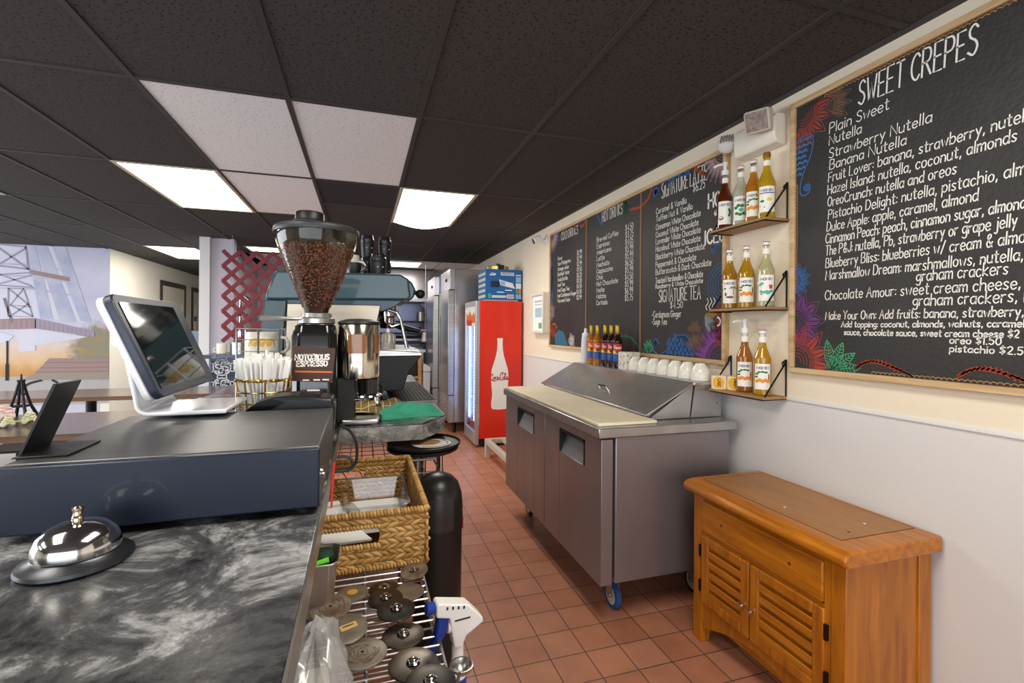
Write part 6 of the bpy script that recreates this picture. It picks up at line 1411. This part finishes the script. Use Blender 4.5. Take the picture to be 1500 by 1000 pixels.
# bottle silhouette and lettering on the red side
cxb = 1.545; prof_ = [(.030, 1.265), (.033, 1.262), (.033, 1.235), (.030, 1.23), (.033, 1.15), (.045, 1.07), (.075, .97), (.098, .90), (.105, .83), (.104, .76), (.096, .68), (.090, .62), (.094, .57), (.102, .52), (.100, .46), (.088, .437), (0, .43)]
sil = [(cxb+a, b_) for a, b_ in prof_]+[(cxb-a, b_) for a, b_ in prof_[-2::-1]]
m = MB(); m.prism(sil, ky0-.0012, ky0-.0002, 'y'); bt = m.build('bottle_emblem', P('emblem_white', '#eeeae6', .5), t, smooth=False)
m = MB(); fk = lambda u, v: (u, ky0-.002, v)
def curve(pts, k=6): return [(p[0], p[1]) for p in smoothline([(a, b_, 0) for a, b_ in pts], k)]
def script(u, v, s_):
    # flowing script word, drawn as thick pen strokes
    L = []
    S = lambda pts: L.append([(u+a*s_, v+b_*s_) for a, b_ in curve(pts)])
    S([(2.0, 7.4), (1.2, 8.2), (.1, 6.6), (-.4, 3.6), (.2, 1.0), (1.4, .2), (2.8, 1.6)]); S([(2.0, 7.4), (2.3, 6.4), (1.8, 5.6)])
    S([(3.6, 4.2), (2.6, 3), (2.8, .9), (3.8, .6), (4.6, 2), (4.2, 3.8), (3.6, 4.2)]); S([(4.3, 3.6), (5.2, 3.4), (5.8, 4)])
    S([(7.0, 3.8), (6.2, 4.2), (5.6, 2.6), (6, .8), (7.2, .8), (7.8, 1.6)]); S([(9.4, 3.8), (8.4, 4.2), (7.8, 2.4), (8.4, .7), (9.4, 2.2), (9.6, 4.0)]); S([(9.6, 4), (9.5, 1.4), (10, .6), (11, 1.6)])
    S([(10.6, 2.8), (11.6, 2.9)])
    S([(14.6, 8.4), (13.6, 9.4), (12.2, 7.4), (11.8, 3.8), (12.4, .8), (13.8, 0), (15.4, 1.8)]); S([(14.6, 8.4), (15, 7), (14.4, 6.2)]); S([(13.0, 9.0), (15, 9.8), (17, 8.4), (19, 8.8)])
    S([(16.2, 4.2), (15.2, 3), (15.4, .9), (16.4, .6), (17.2, 2), (16.8, 3.8), (16.2, 4.2)]); S([(17, 3.4), (18.2, 5), (18.9, 8), (18.3, 8.6), (17.9, 5), (18.2, 1.2), (19, .8), (19.8, 2)])
    S([(21.2, 3.8), (20.2, 4.2), (19.6, 2.4), (20.2, .7), (21.2, 2.2), (21.4, 4.0)]); S([(21.4, 4), (21.3, 1.4), (21.8, .7), (22.6, 1.8)])
    S([(1.2, .3), (3.5, -1.0), (6, -.8)])
    return L
m.strokes(script(cxb-.105, .772, .0093), fk, .0088); m.build('emblem_lettering', P('emblem_red', '#b8241c', .5), bt, flat=True)
m = MB(); m.box(1.685, 1.79, ky0-.004, ky0+.002, .20, .40)
for k in range(6): m.box(1.69, 1.785, ky0-.008, ky0-.004, .21+k*.032, .225+k*.032)
m.build('vent_grille', M_black, t)
# blue appliance box and glass pot lid on the cooler
t = thing('appliance_box', 'blue printed appliance box lying on top of the red cooler', 'box', (1.6, 5.6, 1.72))
zb = 1.7015; b0, b1 = 1.38, 1.825
m = MB(); m.box(b0, b1, 5.42, 5.80, zb+.012, zb+.375); bo = m.build('carton', P('carton_blue', '#17609f', .5), t, bevel=.004)
m = MB(); m.box(b0-.02, b1-.05, 5.40, 5.82, zb, zb+.011); m.build('carton_base', P('carton_base', '#b9b4a8', .7), t)
fx = lambda u, v: (b0+u, 5.4188, zb+v); fx2 = lambda u, v: (b0+u, 5.4182, zb+v)
m = MB()
m.strokes(text_lines('DUROBODOOX', .185, .305, .034, width=.16, wob=0), fx, .009, 0); m.poly([(.04, .30), (.11, .30), (.13, .318), (.10, .33), (.07, .332)], fx, 0); m.poly([(.055, .312), (.10, .312), (.105, .324), (.07, .326)], fx2, 5)
m.poly([(.06, .16), (.17, .16), (.17, .235), (.06, .235)], fx, 1); m.poly([(.16, .255), (.24, .235), (.33, .215), (.36, .15), (.24, .175), (.18, .19)], fx, 0); m.poly([(.175, .24), (.235, .228), (.24, .185), (.19, .195)], fx2, 2)
m.poly([(.03, .03), (.065, .03), (.065, .085), (.03, .085)], fx, 3); m.poly([(.26, .03), (.345, .03), (.345, .08), (.26, .08)], fx, 0)
for k in range(6): m.poly([(.27+k*.012, .036), (.276+k*.012, .036), (.276+k*.012, .074), (.27+k*.012, .074)], fx2, 4 if k % 2 else 5)
for v0, v1, c in ((.225, .29, 2), (.15, .215, 0)): m.poly([(.37, v0), (.435, v0), (.435, v1), (.37, v1)], fx, c)
for u, v, c in ((.37, .09, 3), (.405, .09, 5), (.37, .03, 2), (.405, .03, 2)): m.poly([(u, v), (u+.03, v), (u+.03, v+.052), (u, v+.052)], fx, c)
m.strokes([[(.08, .06), (.25, .06)], [(.08, .045), (.24, .045)], [(.14, .105), (.22, .105)], [(.24, .13), (.32, .13)], [(.37, .31), (.435, .31)]], fx, .012, 0)
m.build('carton_print', [P('bx_white', '#dfe0ea', .6), P('bx_dark', '#12283f', .6), P('bx_pale', '#8fb4d8', .6), P('bx_green', '#3fa58a', .6), P('bx_black', '#2b2b2b', .6), P('bx_orange', '#d07a45', .6)], bo, flat=True)
m = MB(); 
for k in range(5): m.box(b0-.0012, b0-.0002, 5.44, 5.78, zb+.04+k*.066, zb+.075+k*.066)
m.build('side_print', P('side_pale', '#c9ccc4', .6), bo)
t = thing('glass_pot_cover', 'shallow glass pot lid with brass rim and black knob on the blue box', 'pan', (1.58, 5.6, 2.08))
zl = zb+.376
m = MB(); m.lathe([(.125, 0), (.13, .004), (.13, .045), (.122, .05)], (1.58, 5.6, zl), 32); m.build('lid_rim', P('lid_brass', '#b39a68', .25, .9), t)
m = MB(); m.lathe([(.122, .05), (.08, .058), (.02, .062), (0, .062)], (1.58, 5.6, zl), 32); m.build('lid_glass', thin_glass('lid_glass', '#d8cfb8', .15), t)
m = MB(); m.cyl((1.58, 5.6, zl+.06), (1.58, 5.6, zl+.085), .02, .026, 16); m.box(1.545, 1.615, 5.466, 5.474, zl+.0, zl+.058); m.build('lid_knob', M_black, t)
# low white rack on the floor
t = thing('dunnage_rack', 'low white metal floor rack in front of the red cooler', 'rack', (1.5, 4.6, 0))
Mdu = P('rack_white', '#c9c4b8', .45, .3)
ra0, ra1, rb0, rb1, rz = 1.265, 1.78, 3.60, 4.97, .20
m = MB(); m.box(ra0, ra0+.05, rb0, rb1, rz-.05, rz); m.box(ra1-.05, ra1, rb0, rb1, rz-.05, rz); m.box(ra0+.05, ra1-.05, rb1-.05, rb1, rz-.05, rz); m.box(ra0+.05, ra1-.05, rb0, rb0+.05, rz-.05, rz); m.build('frame', Mdu, t, bevel=.004)
for x in (ra0+.17, ra0+.31): m = MB(); m.box(x, x+.045, rb0+.05, rb1-.05, rz-.035, rz-.002); m.build('slat', Mdu, t, bevel=.004)
for x in (ra0, ra1-.05):
    for y in (rb0, rb1-.05): m = MB(); m.box(x+.001, x+.049, y+.001, y+.049, 0, rz-.05); m.build('leg', Mdu, t, bevel=.003)
# ------------------------------------------------------------------ steel refrigerators
def reach_in(x0, y0, y1, z1, label):
    t = thing('steel_refrigerator', label, 'refrigerator', (x0+.4, (y0+y1)/2, 0))
    m = MB(); m.box(x0+.085, 1.80, y0, y1, .14, z1); m.build('cabinet', M_steelh, t, bevel=.004)
    m = MB(); m.box(x0+.02, x0+.085, y0, y1, z1-.27, z1); m.build('top_panel', P('panel_steel', '#c9c9d2', .3, .95), t, bevel=.003)
    m = MB(); m.cyl((x0+.019, (y0+y1)/2-.1, z1-.13), (x0+.008, (y0+y1)/2-.1, z1-.13), .022, n=14); m.build('badge', M_black, t)
    m = MB(); m.box(x0, x0+.08, y0+.003, y1-.003, .50, z1-.28); d = m.build('door', M_steel, t, bevel=.004)
    m = MB(); m.box(x0-.001, x0+.004, y1-.16, y1-.12, .85, 1.55); m.build('door_handle', M_black, d)
    m = MB(); m.box(x0+.01, x0+.08, y0+.003, y1-.003, .14, .49)
    for k in range(5): m.box(x0+.004, x0+.012, y0+.05, y1-.05, .18+k*.06, .20+k*.06)
    m.build('lower_grille', M_steelh, t)
    for x in (x0+.1, 1.7):
        for y in (y0+.06, y1-.06): m = MB(); m.cyl((x, y, 0), (x, y, .14), .025, n=10); m.build('caster', M_blackm, t)
reach_in(1.078, 6.20, 6.98, 2.155, 'tall stainless steel refrigerator directly behind the red cooler')
reach_in(1.00, 7.02, 7.80, 2.13, 'tall stainless steel refrigerator deeper in the kitchen, mostly hidden')
# ------------------------------------------------------------------ kitchen at the back
t = thing('exhaust_hood', 'large grey steel exhaust hood on the kitchen back wall', 'hood', (.2, 9.0, 1.9))
m = MB(); m.prism([(8.55, 1.88), (9.295, 1.88), (9.295, 2.42), (8.75, 2.42)], -.9, 1.30, 'x'); m.build('hood_shell', P('hood_steel', '#8f8c90', .4, .7), t, bevel=.004)
m = MB(); m.box(-.9, 1.3, 8.52, 8.58, 1.84, 1.885); m.build('hood_lip', P('hood_lip', '#c5c5cf', .35, .6), t)
t = thing('kitchen_shelf_unit', 'dark metal shelf unit with pans below the exhaust hood', 'shelf unit', (.5, 8.9, 0))
for z in (1.50, 1.29): m = MB(); m.box(-.3, 1.35, 8.62, 8.95, z-.03, z); m.build('shelf_board', P('shelf_dark', '#26262c', .4, .5), t)
m = MB(); m.box(-.3, 1.35, 9.0, 9.29, .3, 1.82); m.build('back_panel', P('shelf_back', '#7f86a4', .3, .8), t)
m = MB(); m.cyl((-.3, 8.8, 1.16), (1.35, 8.8, 1.16), .07, n=18); m.build('steel_roll', P('roll_steel', '#a9aebf', .3, .9), t)
for x in (-.28, 1.32): m = MB(); m.box(x-.02, x+.02, 8.64, 8.68, 0, 1.85); m.build('upright', P('upright_steel', '#8d8f9a', .35, .9), t)
m = MB(); m.prism([(1.0, 1.80), (1.30, 1.80), (1.30, 1.50)], 8.60, 8.62, 'y'); m.build('bracket', P('bracket_steel', '#9b9ca6', .4, .8), t)
def pot(x, y, z, r, h, label, mat=None):
    t = thing('cooking_pot', label, 'pot', (x, y, z)); m = MB(); m.lathe([(0, 0), (r, 0), (r, h), (r-.006, h), (r-.006, .006), (0, .006)], (x, y, z), 20); m.build('pot_body', mat or M_steel, t); m = MB(); m.tube([(x+r, y, z+h*.7), (x+r+.12, y-.02, z+h*.85)], .01, 6); m.build('handle', M_black, t)
pot(1.02, 8.74, 1.5005, .065, .16, 'steel pot on the top shelf under the exhaust hood')
pot(.86, 8.72, 1.2905, .05, .10, 'small steel pan on the lower dark kitchen shelf')
pot(1.16, 8.74, 1.2905, .10, .05, 'flat black pan on the lower dark kitchen shelf', M_blackm)
t = thing('kitchen_table', 'steel work table with a red board at the kitchen back', 'table', (.5, 8.1, 0))
m = MB(); m.box(-.4, .98, 7.7, 8.5, .99, 1.03); m.build('table_top', P('table_steel', '#c1c2cc', .3, .8), t)
for x in (-.36, .94):
    for y in (7.75, 8.45): m = MB(); m.cyl((x, y, 0), (x, y, .99), .025, n=10); m.build('leg', M_steel, t)
t = thing('red_board', 'red cutting board on the steel table at the kitchen back', 'board', (.75, 8.1, 1.035)); m = MB(); m.box(.58, .86, 7.9, 8.3, 1.0305, 1.05); m.build('board_slab', P('board_red', '#d0757f', .5), t)
t = thing('hanging_heat_lamp', 'white hanging heat lamp by the steel refrigerators', 'lamp', (1.06, 8.2, 1.4))
m = MB(); m.lathe([(.018, .17), (.05, .15), (.062, .02), (.064, 0), (.056, 0), (.05, .12), (0, .15)], (1.02, 8.1, 1.15), 20); m.build('lamp_shade', P('heat_lamp', '#cfd0d8', .3, .3), t); m = MB(); m.tube([(1.02, 8.1, 1.30), (1.02, 8.1, CEIL)], .003, 6); m.box(.92, 1.12, 8.05, 8.15, 1.33, 1.345); m.build('lamp_rod', M_white, t)
t = thing('wooden_stand', 'unpainted wooden stand in the kitchen left of the white bin', 'stand', (.7, 7.4, 0))
Mst = wood('stand_pine', '#c08a4c', '#d8a767', .5, 2, 6)
for x in (.50, .84):
    for y in (7.3, 7.6): m = MB(); m.box(x-.025, x+.025, y-.025, y+.025, 0, .93); m.build('leg', Mst, t)
m = MB(); m.box(.46, .88, 7.26, 7.64, .93, .97); m.build('stand_top', Mst, t)
for z in (.35, .62): m = MB(); m.box(.47, .87, 7.28, 7.62, z, z+.03); m.build('stand_shelf', Mst, t)
t = thing('black_crate', 'black crate on the wooden stand shelf in the kitchen', 'crate', (.68, 7.4, .65)); m = MB(); m.box(.54, .80, 7.3, 7.6, .6505, .86); m.build('crate_body', M_black, t, bevel=.01)
t = thing('waste_bin', 'white kitchen waste bin beside the steel refrigerators', 'bin', (.95, 7.45, 0))
m = MB(); m.prism([(.90, 0), (.98, 0), (.995, .72), (.885, .72)], 7.2, 7.6, 'y'); m.build('bin_body', P('bin_white', '#d3d4d8', .45), t, bevel=.015); m = MB(); m.prism([(.884, .725), (.996, .725), (.996, .79), (.90, .84), (.884, .80)], 7.19, 7.61, 'y'); m.build('bin_lid', P('bin_lid_white', '#e0e3ec', .35), t, bevel=.01)
t = thing('storage_jar', 'glowing orange jar on the floor end of the espresso counter', 'jar', (.42, 3.2, 0)) if False else None
# ------------------------------------------------------------------ lattice, tile counter and pillar corner
t = thing('lattice_panel', 'dark red wooden lattice panel hanging from the ceiling', 'lattice', (-1.1, 6.3, 2.25))
Ml = P('lattice_red', '#7b2233', .55)
lx0, lx1, lz0, lz1, ly = -1.545, -.62, 1.20, 2.262, 6.30
m1 = MB(); m2 = MB(); p_ = .175; wl_ = .046
def clipseg(u0, v0, du, dv):
    ts = []
    lo, hi = -9, 9
    for p, d, a, c in ((u0, du, lx0, lx1), (v0, dv, lz0, lz1)):
        t1, t2 = (a-p)/d, (c-p)/d; lo = max(lo, min(t1, t2)); hi = min(hi, max(t1, t2))
    return (lo, hi) if hi-lo > .03 else None
k = -20
for k in range(-14, 16):
    for s_, mm_, yy in ((1, m1, 0), (-1, m2, .008)):
        u0 = lx0+.02+k*p_; c = clipseg(u0, lz0+.02 if s_ > 0 else lz1-.02, 1, s_)
        if not c: continue
        v0 = lz0+.02 if s_ > 0 else lz1-.02
        a = Vector((u0+c[0], v0+s_*c[0])); b_ = Vector((u0+c[1], v0+s_*c[1])); d = (b_-a).normalized(); n_ = Vector((-d.y, d.x))*wl_/2
        q = [a+n_, a-n_, b_-n_, b_+n_]
        mm_.prism([(p.x, p.y) for p in q], ly+yy-.004, ly+yy+.004, 'y')
m1.build('diagonal_slats', Ml, t, smooth=False); m2.build('diagonal_slats', Ml, t, smooth=False)
for x in (lx0+.1, lx1-.1):
    m = MB(); m.tube([(x, ly, lz1-.02), (x, ly, CEIL-.002)], .003, 6); m.build('hanging_wire', M_wire, t)
t = thing('tile_counter', 'dark blue and white patterned tile counter beside the white pillar', 'counter', (-1.1, 6.2, 0))
m = MB(); m.box(-1.63, -.50, 5.86, 6.5, 1.03, 1.07); m.build('countertop', marble('blue_granite', '#1b2536', '#3c4a63', '#7f8aa0', 14), t, bevel=.003)
m = MB(); m.box(-1.55, -.55, 5.92, 6.46, 0, 1.03, 0); cb = m.build('counter_base', P('tile_navy', '#18233f', .3, coat=.3), t)
m = MB()
for i in range(5):
    for j in range(4):
        u, v = -1.45+i*.2, .93-j*.2
        L = [arc(u, v, .085, 0, 2*PI, 20), arc(u, v, .03, 0, 2*PI, 10)]
        for k in range(4):
            a = PI/4+k*PI/2; L += [[(u, v), (u+.07*math.cos(a), v+.07*math.sin(a))], arc(u+.1*math.cos(a)*1.41*.7, v+.1*math.sin(a)*1.41*.7, .035, a+PI*.5, a+PI*1.5, 8)]
            L += [arc(u+.045*math.cos(a+.5), v+.045*math.sin(a+.5), .018, 0, 2*PI, 8)]
        m.strokes(L, lambda a, c: (a, 5.9185, c), .012)
m.build('tile_pattern', P('tile_white', '#cfd3de', .4), cb, flat=True)
m = MB(); m.box(-1.56, -1.55, 5.91, 6.46, 0, 1.03); m.build('edge_trim', P('tile_trim', '#5a6f9a', .3), t)
mug(-1.475, 6.0, 1.0705, 'white mug on the blue tile counter next to the steel pot', None, PI, r=.05, h=.12, group='mugs on the tile counter')
pot(-1.30, 6.05, 1.0705, .105, .13, 'shiny steel pot on the blue tile counter under the lattice')
# espresso gear seen through the lattice
t = thing('filter_holder', 'tall chrome tap stand behind the red lattice', 'tap', (-1.36, 6.42, 1.07))
m = MB(); m.tube([(-1.38, 6.42, 1.0705), (-1.38, 6.42, 1.72), (-1.33, 6.40, 1.74), (-1.28, 6.38, 1.70)], .014, 8); m.cyl((-1.38, 6.42, 1.0705), (-1.38, 6.42, 1.10), .05, n=14); m.build('tap_pipe', M_chrome, t)
m = MB(); m.box(-1.42, -1.30, 6.39, 6.43, 1.50, 1.53); m.cyl((-1.38, 6.42, 1.2), (-1.38, 6.42, 1.32), .03, n=12); m.build('tap_valve', M_chrome, t)
t = thing('wall_cabinet', 'dark wall mounted dispenser seen through the lattice', 'dispenser', (-1.0, 8.9, 1.4)); m = MB(); m.box(-1.35, -1.1, 8.9, 9.29, 1.15, 1.7); m.build('dispenser_case', P('disp_dark', '#2f3544', .4), t); m = MB(); m.box(-1.08, -1.0, 9.2, 9.29, 1.1, 2.0); m.build('dispenser_pipe', M_black, t)
# ------------------------------------------------------------------ dining room
Mtb = wood('dining_top', '#4a3a34', '#6a554b', .25, 0, 7, .3); Mte = wood('dining_edge', '#5a3f2c', '#7a5a40', .5, 0, 7)
def table(x0, x1, y0, y1, label):
    t = thing('dining_table', label, 'table', ((x0+x1)/2, (y0+y1)/2, 0), 'dark dining tables')
    m = MB(); m.box(x0, x1, y0, y1, .715, .749, 1); m.box(x0+.002, x1-.002, y0+.002, y1-.002, .749, .751, 0); m.build('table_top', [Mtb, Mte], t)
    xm = (x0+x1)/2
    m = MB(); m.cyl((xm, (y0+y1)/2, .03), (xm, (y0+y1)/2, .715), .04, n=14); m.box(xm-.3, xm+.3, (y0+y1)/2-.03, (y0+y1)/2+.03, 0, .03); m.box(xm-.03, xm+.03, (y0+y1)/2-.3, (y0+y1)/2+.3, 0, .03); m.build('pedestal', M_blackm, t)
table(-3.1, -1.45, 3.40, 4.22, 'dark wood dining table carrying the flower arrangement')
table(-3.6, -1.2, 5.1, 5.75, 'dark wood dining table behind, next to the black chairs')
def chair(x, y, rz, label, lay=False):
    t = thing('dining_chair', label, 'chair', (x, y, 0), 'black dining chairs')
    R = Matrix.Translation((x, y, 0)) @ Matrix.Rotation(rz, 4, 'Z'); V = lambda *p: tuple(R @ Vector(p))
    m = MB(); m.box(-.21, .21, -.21, .21, .44, .465, 0, R); m.build('seat', M_black, t, bevel=.01)
    for sx_ in (-.18, .18):
        for sy_ in (-.18, .18): m = MB(); m.tube([V(sx_, sy_, .44), V(sx_*1.1, sy_*1.15, 0)], .012, 8); m.build('leg', M_blackm, t)
    m = MB(); m.tube([V(-.19, .19, .45), V(-.2, .24, .66), V(-.12, .26, .70), V(.12, .26, .70), V(.2, .24, .66), V(.19, .19, .45)], .011, 8); m.build('back_frame', M_blackm, t)
    m = MB(); m.box(-.17, .17, .235, .255, .56, .685, 0, R); m.build('backrest', M_black, t, bevel=.006)
chair(-2.42, 4.62, PI, 'black metal dining chair between the two dark tables at left')
chair(-1.62, 4.72, PI, 'black metal dining chair between the tables directly left of the register')
# flower arrangement and tower figurine
fx_, fy_ = -2.09, 3.80
t = thing('flower_arrangement', 'pale pink and cream silk flowers lying on the dining table', 'flowers', (fx_, fy_, .751))
def rose(c, r, mats, parent, seed):
    rs = random.Random(seed); m = MB()
    for k in range(16):
        a = k*2.4; q = r*(.15+.85*k/16); tilt = .3+.9*k/16
        R = (Matrix.Rotation(a, 3, 'Z') @ Matrix.Rotation(tilt, 3, 'Y'))
        cc = Vector(c)+Vector((math.cos(a)*q*.6, math.sin(a)*q*.6, r*(.9-.7*k/16))); m.ell(cc, (r*.42, r*.36, r*.08), R, 9, 5, rs.randrange(len(mats)))
    return m.build('blossom', mats, parent, ang=80)
Mpk = [P('petal_pink', '#e3b7b4', .8), P('petal_pink_pale', '#efd2cc', .8)]; Mcr = [P('petal_cream', '#dcd9b4', .8), P('petal_lime', '#c9cfa0', .8)]
rose((fx_-.02, fy_-.03, .80), .075, Mpk, t, 1); rose((fx_-.09, fy_+.01, .79), .06, Mpk, t, 2); rose((fx_+.10, fy_-.02, .77), .06, Mcr, t, 3); rose((fx_+.03, fy_-.09, .765), .05, Mcr, t, 4); rose((fx_-.10, fy_-.08, .765), .05, Mcr, t, 5)
m = MB(); rs = random.Random(8)
for i in range(16):
    a = rs.uniform(0, 6.28); q = rs.uniform(.06, .16); m.ell((fx_+q*math.cos(a)*1.1, fy_+q*math.sin(a)*.6, .76+rs.uniform(0, .02)), (.035, .018, .005), Matrix.Rotation(a, 3, 'Z'), 8, 4)
m.build('leaves', P('leaf_pale', '#a9b27c', .8), t, ang=80)
m = MB(); m.tube([(fx_-.12, fy_, .80), (fx_-.19, fy_, .88), (fx_-.25, fy_, .93)], [.012, .014, .006], 8); m.build('pearl_stem', P('stem_white', '#e6dcd6', .6), t)
t = thing('tower_figurine', 'small dark metal lattice tower figurine standing behind the silk flowers', 'figurine', (-2.20, 4.09, .751))
m = MB(); tx, ty = -2.20, 4.09
for sx_ in (-1, 1):
    for sy_ in (-1, 1): m.tube([(tx+.06*sx_, ty+.06*sy_, .751), (tx+.035*sx_, ty+.035*sy_, .83), (tx+.02*sx_, ty+.02*sy_, .91), (tx+.006*sx_, ty+.006*sy_, 1.0)], [.011, .009, .008, .008], 6)
for z, r_ in ((.83, .042), (.91, .026), (1.0, .016)): m.box(tx-r_, tx+r_, ty-r_, ty+r_, z-.006, z+.006)
m.tube([(tx, ty, .99), (tx, ty, 1.045)], [.008, .004], 6); m.build('tower_frame', P('figurine_dark', '#23242b', .4, .4), t)
# small display in the hallway, next to the pillar
t = thing('hall_monitor', 'small grey screen on the hallway side left of the white pillar', 'screen', (-2.0, 6.9, 1.0)); m = MB(); m.box(-2.02, -1.86, 6.75, 6.80, 1.05, 1.32); m.box(-1.95, -1.93, 6.77, 6.79, 0, 1.05); m.build('screen_case', P('hall_grey', '#7d8c99', .3), t)
